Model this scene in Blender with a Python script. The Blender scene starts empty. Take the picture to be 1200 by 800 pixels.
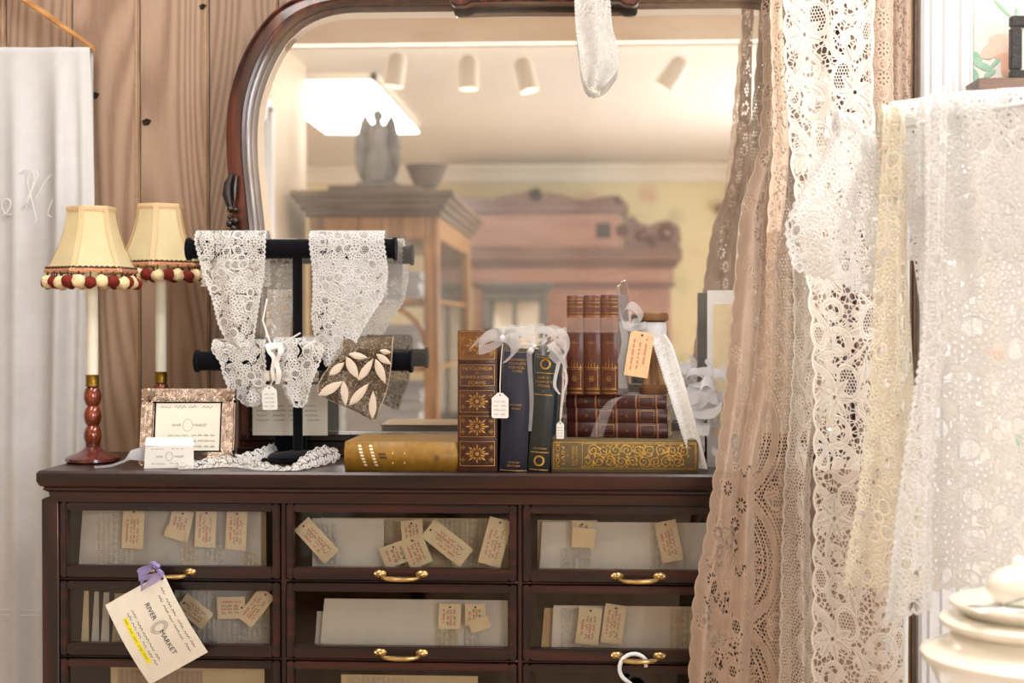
import bpy, bmesh, math, random
import numpy as np
from mathutils import Vector, Matrix

# ------------------------------------------------------------------ camera, light, exposure
scene = bpy.context.scene
COL = scene.collection
PI = math.pi
FPX = 1667.0
CAM = Vector((0.0, 0.0, 1.235))
YAW = math.radians(3.0)
PITCH = math.radians(0.82)
cam_data = bpy.data.cameras.new('camera')
cam_data.lens = 50.0
cam_data.sensor_width = 36.0
cam_data.clip_start = 0.05
cam_data.dof.use_dof = True
cam_data.dof.focus_distance = 2.42
cam_data.dof.aperture_fstop = 3.6
cam = bpy.data.objects.new('camera', cam_data)
cam.location = CAM
cam.rotation_euler = (PI / 2 - PITCH, 0, YAW)
COL.objects.link(cam)
scene.camera = cam

world = bpy.data.worlds.new('world')
scene.world = world
world.use_nodes = True
world.node_tree.nodes['Background'].inputs[0].default_value = (0.86, 0.92, 1.0, 1)
world.node_tree.nodes['Background'].inputs[1].default_value = 1.0

def area(name, loc, rot, sx, sy, power, color):
    d = bpy.data.lights.new(name, 'AREA')
    d.shape = 'RECTANGLE'
    d.size, d.size_y = sx, sy
    d.energy = power
    d.color = color
    o = bpy.data.objects.new(name, d)
    o.location = loc
    o.rotation_euler = rot
    COL.objects.link(o)
    return o
# daylight through the shop windows in the right-hand wall
area('window_daylight', (2.36, 0.95, 1.55), (0, math.radians(90), 0), 1.5, 1.7, 28, (0.93, 0.97, 1.0))
area('window_daylight', (2.36, -2.6, 1.55), (0, math.radians(90), 0), 1.5, 2.2, 190, (0.95, 0.98, 1.0))

scene.view_settings.view_transform = 'Standard'
scene.view_settings.look = 'None'
scene.view_settings.exposure = -0.6
scene.view_settings.gamma = 1.0
scene.view_settings.use_curve_mapping = False
scene.cycles.use_denoising = True
scene.cycles.max_bounces = 10
scene.cycles.transparent_max_bounces = 40
scene.cycles.caustics_reflective = False
scene.cycles.caustics_refractive = False
scene.cycles.sample_clamp_indirect = 6.0

random.seed(7)
RNG = np.random.default_rng(11)
_R = Matrix.Rotation(YAW, 3, 'Z') @ Matrix.Rotation(PI / 2 - PITCH, 3, 'X')

def ray(px, py):
    return _R @ Vector(((px - 600) / FPX, -(py - 400) / FPX, -1.0))
def W(px, py, Y):
    d = ray(px, py)
    return CAM + d * (Y / d.y)
def WZ(px, py, z):
    d = ray(px, py)
    return CAM + d * ((z - CAM.z) / d.z)

YF = 2.42            # front of the cabinet's drawers
YT = 2.40            # front edge of the cabinet top
YM = 2.72            # mirror glass
YW = 2.86            # plank wall
ZT = W(420, 553.5, YT).z   # cabinet top
def VR(px, py, V):   # point seen in the mirror at unfolded distance V, where it really stands
    p = W(px, py, V)
    return Vector((p.x, 2 * YM - V, p.z))

# ------------------------------------------------------------------ materials
MATS = {}
def new_mat(name):
    m = bpy.data.materials.new(name)
    m.use_nodes = True
    nt = m.node_tree
    b = nt.nodes['Principled BSDF']
    MATS[name] = m
    return m, nt, b
def N(nt, t, **kw):
    n = nt.nodes.new(t)
    for k, v in kw.items():
        setattr(n, k, v)
    return n
def ramp(nt, stops):
    r = N(nt, 'ShaderNodeValToRGB')
    e = r.color_ramp.elements
    while len(e) < len(stops):
        e.new(0.5)
    for el, (p, c) in zip(e, stops):
        el.position = p
        el.color = (*c, 1)
    return r
def srgb(r, g, b):
    f = lambda c: ((c / 255 + 0.055) / 1.055) ** 2.4 if c > 10 else c / 255 / 12.92
    return (f(r), f(g), f(b))

def mat_plain(name, col, rough=0.6, metal=0.0, var=0.12, scale=60, bump=0.0, spec=0.4, coat=0.0, sheen=0.0):
    m, nt, b = new_mat(name)
    tc = N(nt, 'ShaderNodeTexCoord')
    no = N(nt, 'ShaderNodeTexNoise')
    no.inputs['Scale'].default_value = scale
    no.inputs['Detail'].default_value = 5
    nt.links.new(tc.outputs['Object'], no.inputs['Vector'])
    lo = tuple(c * (1 - var) for c in col)
    hi = tuple(min(1, c * (1 + var)) for c in col)
    r = ramp(nt, [(0.3, lo), (0.7, hi)])
    nt.links.new(no.outputs['Fac'], r.inputs['Fac'])
    nt.links.new(r.outputs['Color'], b.inputs['Base Color'])
    b.inputs['Roughness'].default_value = rough
    b.inputs['Metallic'].default_value = metal
    b.inputs['Specular IOR Level'].default_value = spec
    b.inputs['Coat Weight'].default_value = coat
    b.inputs['Coat Roughness'].default_value = 0.15
    b.inputs['Sheen Weight'].default_value = sheen
    if bump:
        bp = N(nt, 'ShaderNodeBump')
        bp.inputs['Strength'].default_value = bump
        bp.inputs['Distance'].default_value = 0.002
        nt.links.new(no.outputs['Fac'], bp.inputs['Height'])
        nt.links.new(bp.outputs['Normal'], b.inputs['Normal'])
    return m

def mat_wood(name, dark, mid, light, axis='Z', freq=34, stretch=0.1, rough=0.5, coat=0.0, bump=0.15, scale=7.0, fine=0.35, amp=0.30):
    """contour-line grain running along one axis, different on every object"""
    m, nt, b = new_mat(name)
    tc = N(nt, 'ShaderNodeTexCoord')
    oi = N(nt, 'ShaderNodeObjectInfo')
    mp = N(nt, 'ShaderNodeMapping')
    sc = [1, 1, 1]
    sc['XYZ'.index(axis)] = stretch
    mp.inputs['Scale'].default_value = sc
    mul = N(nt, 'ShaderNodeVectorMath', operation='SCALE')
    mul.inputs[0].default_value = (13.1, 7.7, 21.3)
    nt.links.new(oi.outputs['Random'], mul.inputs['Scale'])
    nt.links.new(tc.outputs['Object'], mp.inputs['Vector'])
    nt.links.new(mul.outputs['Vector'], mp.inputs['Location'])
    n1 = N(nt, 'ShaderNodeTexNoise')
    n1.inputs['Scale'].default_value = scale
    n1.inputs['Detail'].default_value = 1.2
    n1.inputs['Roughness'].default_value = 0.35
    nt.links.new(mp.outputs['Vector'], n1.inputs['Vector'])
    mu = N(nt, 'ShaderNodeMath', operation='MULTIPLY')
    mu.inputs[1].default_value = freq * 2.2
    nt.links.new(n1.outputs['Fac'], mu.inputs[0])
    si = N(nt, 'ShaderNodeMath', operation='SINE')
    nt.links.new(mu.outputs[0], si.inputs[0])
    n2 = N(nt, 'ShaderNodeTexNoise')
    n2.inputs['Scale'].default_value = 150
    n2.inputs['Detail'].default_value = 4
    nt.links.new(mp.outputs['Vector'], n2.inputs['Vector'])
    ma = N(nt, 'ShaderNodeMath', operation='MULTIPLY_ADD')
    ma.inputs[1].default_value = amp
    ma.inputs[2].default_value = 0.5 - fine / 2
    nt.links.new(si.outputs[0], ma.inputs[0])
    ad = N(nt, 'ShaderNodeMath', operation='MULTIPLY_ADD')
    ad.inputs[1].default_value = fine
    nt.links.new(n2.outputs['Fac'], ad.inputs[0])
    nt.links.new(ma.outputs[0], ad.inputs[2])
    r = ramp(nt, [(0.12, dark), (0.5, mid), (0.9, light)])
    nt.links.new(ad.outputs[0], r.inputs['Fac'])
    hv = N(nt, 'ShaderNodeHueSaturation')
    mr = N(nt, 'ShaderNodeMapRange')
    mr.inputs['To Min'].default_value = 0.86
    mr.inputs['To Max'].default_value = 1.12
    nt.links.new(oi.outputs['Random'], mr.inputs['Value'])
    nt.links.new(mr.outputs[0], hv.inputs['Value'])
    nt.links.new(r.outputs['Color'], hv.inputs['Color'])
    nt.links.new(hv.outputs['Color'], b.inputs['Base Color'])
    b.inputs['Roughness'].default_value = rough
    b.inputs['Coat Weight'].default_value = coat
    b.inputs['Coat Roughness'].default_value = 0.12
    bp = N(nt, 'ShaderNodeBump')
    bp.inputs['Strength'].default_value = bump
    bp.inputs['Distance'].default_value = 0.001
    nt.links.new(ad.outputs[0], bp.inputs['Height'])
    nt.links.new(bp.outputs['Normal'], b.inputs['Normal'])
    return m

def mat_cloth(name, col, transl=0.25, lace=False, alpha=None, bumpscale=900, bump=0.25, var=0.08, cordcol=None, thr=0.0, soft=0.25):
    """woven cloth; lace=True opens holes where the 'lace' attribute of the sheet is below zero"""
    m, nt, b = new_mat(name)
    nt.nodes.remove(b)
    out = nt.nodes['Material Output']
    tc = N(nt, 'ShaderNodeTexCoord')
    no = N(nt, 'ShaderNodeTexNoise')
    no.inputs['Scale'].default_value = 40
    no.inputs['Detail'].default_value = 6
    nt.links.new(tc.outputs['Object'], no.inputs['Vector'])
    r = ramp(nt, [(0.3, tuple(c * (1 - var) for c in col)), (0.7, tuple(min(1, c * (1 + var)) for c in col))])
    nt.links.new(no.outputs['Fac'], r.inputs['Fac'])
    fine = N(nt, 'ShaderNodeTexNoise')
    fine.inputs['Scale'].default_value = bumpscale
    fine.inputs['Detail'].default_value = 2
    nt.links.new(tc.outputs['Object'], fine.inputs['Vector'])
    bp = N(nt, 'ShaderNodeBump')
    bp.inputs['Strength'].default_value = bump
    bp.inputs['Distance'].default_value = 0.001
    height = fine.outputs['Fac']
    colour = r.outputs['Color']
    if lace:
        at = N(nt, 'ShaderNodeAttribute', attribute_name='lace')
        co = N(nt, 'ShaderNodeAttribute', attribute_name='cord')
        add = N(nt, 'ShaderNodeMath', operation='MULTIPLY_ADD')
        add.inputs[1].default_value = 1.6
        nt.links.new(co.outputs['Fac'], add.inputs[0])
        nt.links.new(fine.outputs['Fac'], add.inputs[2])
        height = add.outputs[0]
        bp.inputs['Strength'].default_value = 0.6
        bp.inputs['Distance'].default_value = 0.0015
        mx = N(nt, 'ShaderNodeMix', data_type='RGBA')
        nt.links.new(co.outputs['Fac'], mx.inputs['Factor'])
        nt.links.new(r.outputs['Color'], mx.inputs['A'])
        mx.inputs['B'].default_value = (*(cordcol or [min(0.9, c * 1.22 + 0.02) for c in col]), 1)
        colour = mx.outputs['Result']
    nt.links.new(height, bp.inputs['Height'])
    df = N(nt, 'ShaderNodeBsdfDiffuse')
    tr = N(nt, 'ShaderNodeBsdfTranslucent')
    nt.links.new(colour, df.inputs['Color'])
    nt.links.new(colour, tr.inputs['Color'])
    nt.links.new(bp.outputs['Normal'], df.inputs['Normal'])
    nt.links.new(bp.outputs['Normal'], tr.inputs['Normal'])
    ms = N(nt, 'ShaderNodeMixShader')
    ms.inputs['Fac'].default_value = transl
    nt.links.new(df.outputs[0], ms.inputs[1])
    nt.links.new(tr.outputs[0], ms.inputs[2])
    res = ms
    if lace or alpha is not None:
        tp = N(nt, 'ShaderNodeBsdfTransparent')
        m2 = N(nt, 'ShaderNodeMixShader')
        if lace:
            mr = N(nt, 'ShaderNodeMapRange', interpolation_type='SMOOTHSTEP')
            mr.inputs['From Min'].default_value = thr - soft
            mr.inputs['From Max'].default_value = thr + soft
            mr.inputs['To Max'].default_value = 1.0 if alpha is None else alpha
            nt.links.new(at.outputs['Fac'], mr.inputs['Value'])
            nt.links.new(mr.outputs[0], m2.inputs['Fac'])
        else:
            m2.inputs['Fac'].default_value = alpha
        nt.links.new(tp.outputs[0], m2.inputs[1])
        nt.links.new(ms.outputs[0], m2.inputs[2])
        res = m2
    nt.links.new(res.outputs[0], out.inputs['Surface'])
    return m

def mat_glass(name, refl=0.08, tint=(1, 1, 1)):
    m, nt, b = new_mat(name)
    nt.nodes.remove(b)
    out = nt.nodes['Material Output']
    tp = N(nt, 'ShaderNodeBsdfTransparent')
    tp.inputs['Color'].default_value = (*tint, 1)
    gl = N(nt, 'ShaderNodeBsdfGlossy')
    gl.inputs['Roughness'].default_value = 0.03
    lw = N(nt, 'ShaderNodeLayerWeight')
    lw.inputs['Blend'].default_value = 0.12
    mp = N(nt, 'ShaderNodeMapRange')
    mp.inputs['To Min'].default_value = refl
    mp.inputs['To Max'].default_value = 0.9
    nt.links.new(lw.outputs['Fresnel'], mp.inputs['Value'])
    ms = N(nt, 'ShaderNodeMixShader')
    nt.links.new(mp.outputs[0], ms.inputs['Fac'])
    nt.links.new(tp.outputs[0], ms.inputs[1])
    nt.links.new(gl.outputs[0], ms.inputs[2])
    nt.links.new(ms.outputs[0], out.inputs['Surface'])
    return m

def mat_emit(name, col, strength):
    m, nt, b = new_mat(name)
    b.inputs['Base Color'].default_value = (*col, 1)
    b.inputs['Emission Color'].default_value = (*col, 1)
    b.inputs['Emission Strength'].default_value = strength
    return m

def mat_mirror(name):
    m, nt, b = new_mat(name)
    nt.nodes.remove(b)
    out = nt.nodes['Material Output']
    gl = N(nt, 'ShaderNodeBsdfGlossy')
    gl.inputs['Color'].default_value = (0.96, 0.955, 0.94, 1)
    gl.inputs['Roughness'].default_value = 0.012
    df = N(nt, 'ShaderNodeBsdfDiffuse')
    df.inputs['Color'].default_value = (0.92, 0.86, 0.76, 1)
    tc = N(nt, 'ShaderNodeTexCoord')
    n1 = N(nt, 'ShaderNodeTexNoise')
    n1.inputs['Scale'].default_value = 9
    n1.inputs['Detail'].default_value = 6
    nt.links.new(tc.outputs['Object'], n1.inputs['Vector'])
    n2 = N(nt, 'ShaderNodeTexNoise')
    n2.inputs['Scale'].default_value = 60
    n2.inputs['Detail'].default_value = 2
    nt.links.new(tc.outputs['Object'], n2.inputs['Vector'])
    g = N(nt, 'ShaderNodeMath', operation='GREATER_THAN')
    g.inputs[1].default_value = 0.77
    nt.links.new(n2.outputs['Fac'], g.inputs[0])
    mr = N(nt, 'ShaderNodeMapRange')
    mr.inputs['From Min'].default_value = 0.3
    mr.inputs['From Max'].default_value = 0.7
    mr.inputs['To Min'].default_value = 0.05
    mr.inputs['To Max'].default_value = 0.13
    nt.links.new(n1.outputs['Fac'], mr.inputs['Value'])
    ad = N(nt, 'ShaderNodeMath', operation='MULTIPLY_ADD', use_clamp=True)
    ad.inputs[1].default_value = 0.12
    nt.links.new(g.outputs[0], ad.inputs[0])
    nt.links.new(mr.outputs[0], ad.inputs[2])
    ms = N(nt, 'ShaderNodeMixShader')
    nt.links.new(ad.outputs[0], ms.inputs['Fac'])
    nt.links.new(gl.outputs[0], ms.inputs[1])
    nt.links.new(df.outputs[0], ms.inputs[2])
    nt.links.new(ms.outputs[0], out.inputs['Surface'])
    return m

mat_wood('pine', srgb(128, 99, 78), srgb(156, 128, 107), srgb(170, 143, 121), 'Z', 105, 0.13, 0.55, bump=0.12, scale=4.6, fine=0.34, amp=0.26)
mat_plain('pine_bevel', srgb(170, 138, 110), 0.5)
mat_wood('mahogany', srgb(18, 6, 5), srgb(38, 14, 11), srgb(60, 24, 18), 'X', 16, 0.06, 0.34, coat=0.2, bump=0.05, scale=14, fine=0.6)
mat_wood('mahogany_upright', srgb(18, 6, 5), srgb(38, 14, 11), srgb(60, 24, 18), 'Z', 16, 0.06, 0.34, coat=0.2, bump=0.05, scale=14, fine=0.6)
mat_wood('mirror_wood', srgb(44, 20, 14), srgb(70, 34, 24), srgb(98, 52, 38), 'Z', 14, 0.1, 0.3, coat=0.4, bump=0.05, scale=14, fine=0.6)
mat_plain('carved_dark', srgb(30, 18, 14), 0.35, coat=0.3)
mat_wood('oak', srgb(104, 68, 34), srgb(142, 98, 54), srgb(164, 118, 68), 'Z', 14, 0.08, 0.45, bump=0.1, scale=12, fine=0.6)
mat_wood('grey_oak', srgb(62, 46, 35), srgb(88, 68, 52), srgb(108, 86, 68), 'X', 14, 0.08, 0.55, bump=0.1, scale=12, fine=0.6)
mat_wood('armoire_wood', srgb(104, 66, 52), srgb(142, 98, 80), srgb(164, 120, 100), 'X', 14, 0.08, 0.32, coat=0.3, bump=0.05, scale=10, fine=0.5, amp=0.10)
mat_wood('armoire_dark', srgb(70, 42, 33), srgb(98, 62, 49), srgb(118, 80, 64), 'X', 14, 0.08, 0.35, coat=0.2, bump=0.05, scale=10, fine=0.5, amp=0.1)
mat_wood('spool_wood', srgb(110, 78, 46), srgb(152, 114, 72), srgb(178, 138, 92), 'Z', 14, 0.1, 0.45, bump=0.1, scale=30, fine=0.6)
mat_plain('spool_dark', srgb(112, 76, 42), 0.45)
mat_wood('hanger_wood', srgb(176, 122, 66), srgb(202, 148, 88), srgb(214, 162, 102), 'X', 10, 0.1, 0.4, coat=0.3, bump=0.03, scale=20, fine=0.4)
mat_wood('shelf_wood', srgb(92, 68, 56), srgb(112, 86, 72), srgb(132, 104, 88), 'X', 10, 0.1, 0.4, coat=0.1, bump=0.05, scale=20, fine=0.5)
mat_plain('interior_wood', srgb(24, 17, 12), 0.7)
mat_plain('white_paint', srgb(236, 236, 238), 0.4, var=0.02)
mat_plain('cream_paint', srgb(232, 220, 200), 0.6, var=0.03, scale=4)
mat_plain('beige_paint', srgb(214, 196, 172), 0.6, var=0.04, scale=4)
mat_plain('ceiling_paint', srgb(236, 231, 222), 0.8, var=0.02, scale=3)
mat_wood('floor_boards', srgb(150, 122, 96), srgb(182, 152, 124), srgb(200, 172, 144), 'Y', 12, 0.06, 0.4, coat=0.2, bump=0.05, scale=8, fine=0.5)
mat_plain('white_fixture', srgb(232, 222, 206), 0.4, var=0.02)
mat_plain('brass', srgb(186, 156, 104), 0.28, metal=1.0, var=0.15, scale=200)
mat_plain('old_brass', srgb(150, 116, 46), 0.35, metal=0.9, var=0.3, scale=160)
mat_plain('velvet_black', (0.004, 0.004, 0.006), 0.95, var=0.2, spec=0.05, sheen=0.08)
mat_plain('silver', srgb(160, 142, 128), 0.22, metal=1.0, var=0.22, scale=90, bump=0.35)
mat_plain('steel', srgb(220, 220, 222), 0.15, metal=1.0, var=0.05)
mat_plain('paper_white', srgb(226, 224, 220), 0.8, var=0.03)
mat_plain('paper_grey', srgb(206, 205, 204), 0.8, var=0.03)
mat_plain('paper_cream', srgb(226, 208, 172), 0.8, var=0.06)
mat_plain('paper_tag', srgb(228, 212, 182), 0.8, var=0.07)
mat_plain('paper_kraft', srgb(218, 188, 146), 0.8, var=0.06)
mat_plain('card_cream', srgb(226, 220, 206), 0.75, var=0.03)
mat_plain('page_edge', srgb(196, 172, 132), 0.85, var=0.2, scale=300)
mat_plain('red_ink', srgb(206, 128, 108), 0.8)
mat_plain('black_ink', srgb(52, 46, 46), 0.8)
mat_plain('grey_ink', srgb(118, 118, 120), 0.8)
mat_plain('yellow_marker', srgb(240, 226, 40), 0.7, var=0.05)
mat_plain('gilt', srgb(172, 132, 70), 0.38, metal=0.75, var=0.25, scale=300)
mat_plain('gilt_bright', srgb(188, 150, 72), 0.38, metal=0.55, var=0.4, scale=260, bump=0.4)
mat_plain('calf_brown', srgb(66, 36, 25), 0.5, var=0.35, scale=110, bump=0.2)
mat_plain('calf_top', srgb(104, 68, 34), 0.5, var=0.35, scale=110, bump=0.2)
mat_plain('leather_red', srgb(84, 42, 28), 0.4, var=0.3, scale=70, bump=0.2, coat=0.2)
mat_plain('leather_worn', srgb(132, 86, 58), 0.45, var=0.3, scale=60, bump=0.2)
mat_plain('leather_dark', srgb(56, 18, 15), 0.4, var=0.35, scale=90, bump=0.2, coat=0.15)
mat_plain('marbled_board', srgb(150, 138, 136), 0.6, var=0.3, scale=160)
mat_plain('navy_cloth', srgb(28, 30, 46), 0.55, var=0.2, scale=300, bump=0.2)
mat_plain('blue_cloth', srgb(22, 50, 78), 0.55, var=0.2, scale=300, bump=0.2)
mat_plain('spine_black_green', srgb(34, 38, 36), 0.45, var=0.2, scale=300)
mat_plain('mustard_cloth', srgb(134, 98, 26), 0.5, var=0.18, scale=90, bump=0.15, coat=0.1)
mat_plain('olive_cloth', srgb(98, 82, 56), 0.6, var=0.12, scale=300, bump=0.15)
mat_plain('dark_brown_ink', srgb(66, 46, 26), 0.7)
mat_plain('amber_lustre', srgb(128, 58, 34), 0.12, metal=0.35, var=0.5, scale=55, coat=0.8)
mat_plain('foot_glaze', srgb(88, 34, 30), 0.18, var=0.3, scale=40, coat=0.7)
mat_plain('candle_tube', srgb(236, 232, 216), 0.5, var=0.02)
mat_cloth('shade_silk', srgb(246, 232, 190), 0.45, bumpscale=500, bump=0.1, var=0.03)
mat_cloth('shade_piping', srgb(232, 204, 164), 0.3, bumpscale=500, bump=0.1, var=0.03)
mat_plain('braid_trim', srgb(196, 138, 104), 0.8, var=0.4, scale=250, bump=0.5)
mat_plain('braid_dark', srgb(74, 52, 34), 0.8, var=0.2)
mat_plain('pompom_cream', srgb(228, 206, 162), 0.95, var=0.2, scale=300, bump=0.6)
mat_plain('pompom_red', srgb(112, 32, 20), 0.95, var=0.35, scale=300, bump=0.6)
mat_cloth('linen', srgb(216, 215, 216), 0.12, bumpscale=700, bump=0.12, var=0.03)
mat_cloth('thread_white', srgb(240, 238, 234), 0.1, bumpscale=700, bump=0.12, var=0.02)
mat_cloth('lace_white', srgb(238, 234, 228), 0.3, lace=True)
mat_cloth('lace_bright', srgb(250, 248, 246), 0.35, lace=True)
mat_cloth('lace_cream', srgb(230, 218, 198), 0.2, lace=True)
mat_cloth('lace_ecru', srgb(226, 216, 207), 0.22, lace=True)
mat_cloth('lace_tan', srgb(208, 185, 165), 0.22, lace=True)
mat_cloth('lace_brown', srgb(190, 167, 149), 0.22, lace=True)
mat_cloth('net_brown', srgb(112, 92, 72), 0.2, lace=True, cordcol=srgb(222, 208, 188))
mat_cloth('organza', srgb(232, 230, 232), 0.5, alpha=0.5, bump=0.05)
mat_cloth('organza_dense', srgb(236, 236, 240), 0.4, alpha=0.88, bump=0.05)
mat_cloth('organza_grey', srgb(190, 176, 176), 0.4, alpha=0.38, bump=0.05)
mat_cloth('ribbon_white', srgb(236, 238, 242), 0.3, bump=0.05)
mat_cloth('ribbon_purple', srgb(188, 176, 222), 0.3, bump=0.1, alpha=0.85)
mat_plain('string_white', srgb(226, 222, 214), 0.9)
mat_plain('ironstone', srgb(238, 230, 214), 0.22, var=0.02, scale=8, coat=0.5)
mat_plain('white_plastic', srgb(232, 236, 240), 0.3, var=0.02)
mat_plain('grey_plastic', srgb(120, 120, 122), 0.4)
mat_plain('dark_frame', srgb(62, 58, 56), 0.4, var=0.5, scale=220, bump=0.9)
mat_plain('plaster_grey', srgb(112, 108, 106), 0.8, var=0.35, scale=14, bump=0.4)
mat_plain('basket_brown', srgb(92, 78, 66), 0.9, var=0.4, scale=120, bump=0.8)
mat_plain('slate_green', srgb(78, 76, 70), 0.5, var=0.2)
mat_plain('print_peach', srgb(248, 220, 202), 0.7, var=0.08, scale=80)
mat_plain('print_rose', srgb(242, 194, 170), 0.7, var=0.1, scale=80)
mat_plain('print_green', srgb(172, 212, 188), 0.7, var=0.1, scale=80)
mat_plain('knot_dark', srgb(40, 28, 20), 0.8, var=0.5, scale=200)
mat_plain('dust_gap', srgb(126, 108, 94), 0.8)
mat_glass('drawer_glass', 0.035, (0.90, 0.89, 0.87))
mat_glass('case_glass', 0.10)
mat_mirror('old_mirror')
mat_emit('troffer_glow', (1.0, 0.985, 0.95), 8.0)
mat_emit('lamp_glow', (1.0, 0.93, 0.8), 16.0)

def mat_wallpaper(name, base, spots, scale, size):
    m, nt, b = new_mat(name)
    tc = N(nt, 'ShaderNodeTexCoord')
    vo = N(nt, 'ShaderNodeTexVoronoi')
    vo.inputs['Scale'].default_value = scale
    vo.inputs['Randomness'].default_value = 0.6
    no = N(nt, 'ShaderNodeTexNoise')
    no.inputs['Scale'].default_value = scale * 3
    ad = N(nt, 'ShaderNodeMath', operation='MULTIPLY_ADD')
    ad.inputs[1].default_value = 0.5
    nt.links.new(tc.outputs['Object'], vo.inputs['Vector'])
    nt.links.new(tc.outputs['Object'], no.inputs['Vector'])
    nt.links.new(no.outputs['Fac'], ad.inputs[0])
    nt.links.new(vo.outputs['Distance'], ad.inputs[2])
    rr = ramp(nt, [(size * 0.5, (1, 1, 1)), (size, (0, 0, 0))])
    nt.links.new(ad.outputs[0], rr.inputs['Fac'])
    cr = ramp(nt, [(0.0, spots[0]), (0.5, spots[1]), (1.0, spots[2])])
    cr.color_ramp.interpolation = 'CONSTANT'
    sx = N(nt, 'ShaderNodeSeparateColor')
    nt.links.new(vo.outputs['Color'], sx.inputs[0])
    nt.links.new(sx.outputs[0], cr.inputs['Fac'])
    mx = N(nt, 'ShaderNodeMix', data_type='RGBA')
    mx.inputs['A'].default_value = (*base, 1)
    nt.links.new(rr.outputs['Color'], mx.inputs['Factor'])
    nt.links.new(cr.outputs['Color'], mx.inputs['B'])
    nt.links.new(mx.outputs['Result'], b.inputs['Base Color'])
    b.inputs['Roughness'].default_value = 0.75
    return m
mat_wallpaper('wallpaper_yellow', srgb(228, 212, 166), [srgb(214, 176, 148), srgb(198, 188, 146), srgb(218, 188, 158)], 4.6, 0.74)
mat_wallpaper('wallpaper_pale', srgb(244, 240, 232), [srgb(246, 226, 210), srgb(226, 236, 224), srgb(248, 232, 220)], 5.0, 0.5)

# ------------------------------------------------------------------ building helpers
def tag(o, label=None, cat=None, group=None, kind=None):
    if label: o['label'] = label
    if cat: o['category'] = cat
    if group: o['group'] = group
    if kind: o['kind'] = kind
    return o
def thing(name, loc, label, cat, group=None, rz=0.0, kind=None):
    o = bpy.data.objects.new(name, None)
    o.empty_display_size = 0.05
    o.location = loc
    o.rotation_euler = (0, 0, rz)
    COL.objects.link(o)
    return tag(o, label, cat, group, kind)
def V3(a):
    return Vector(a)

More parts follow.
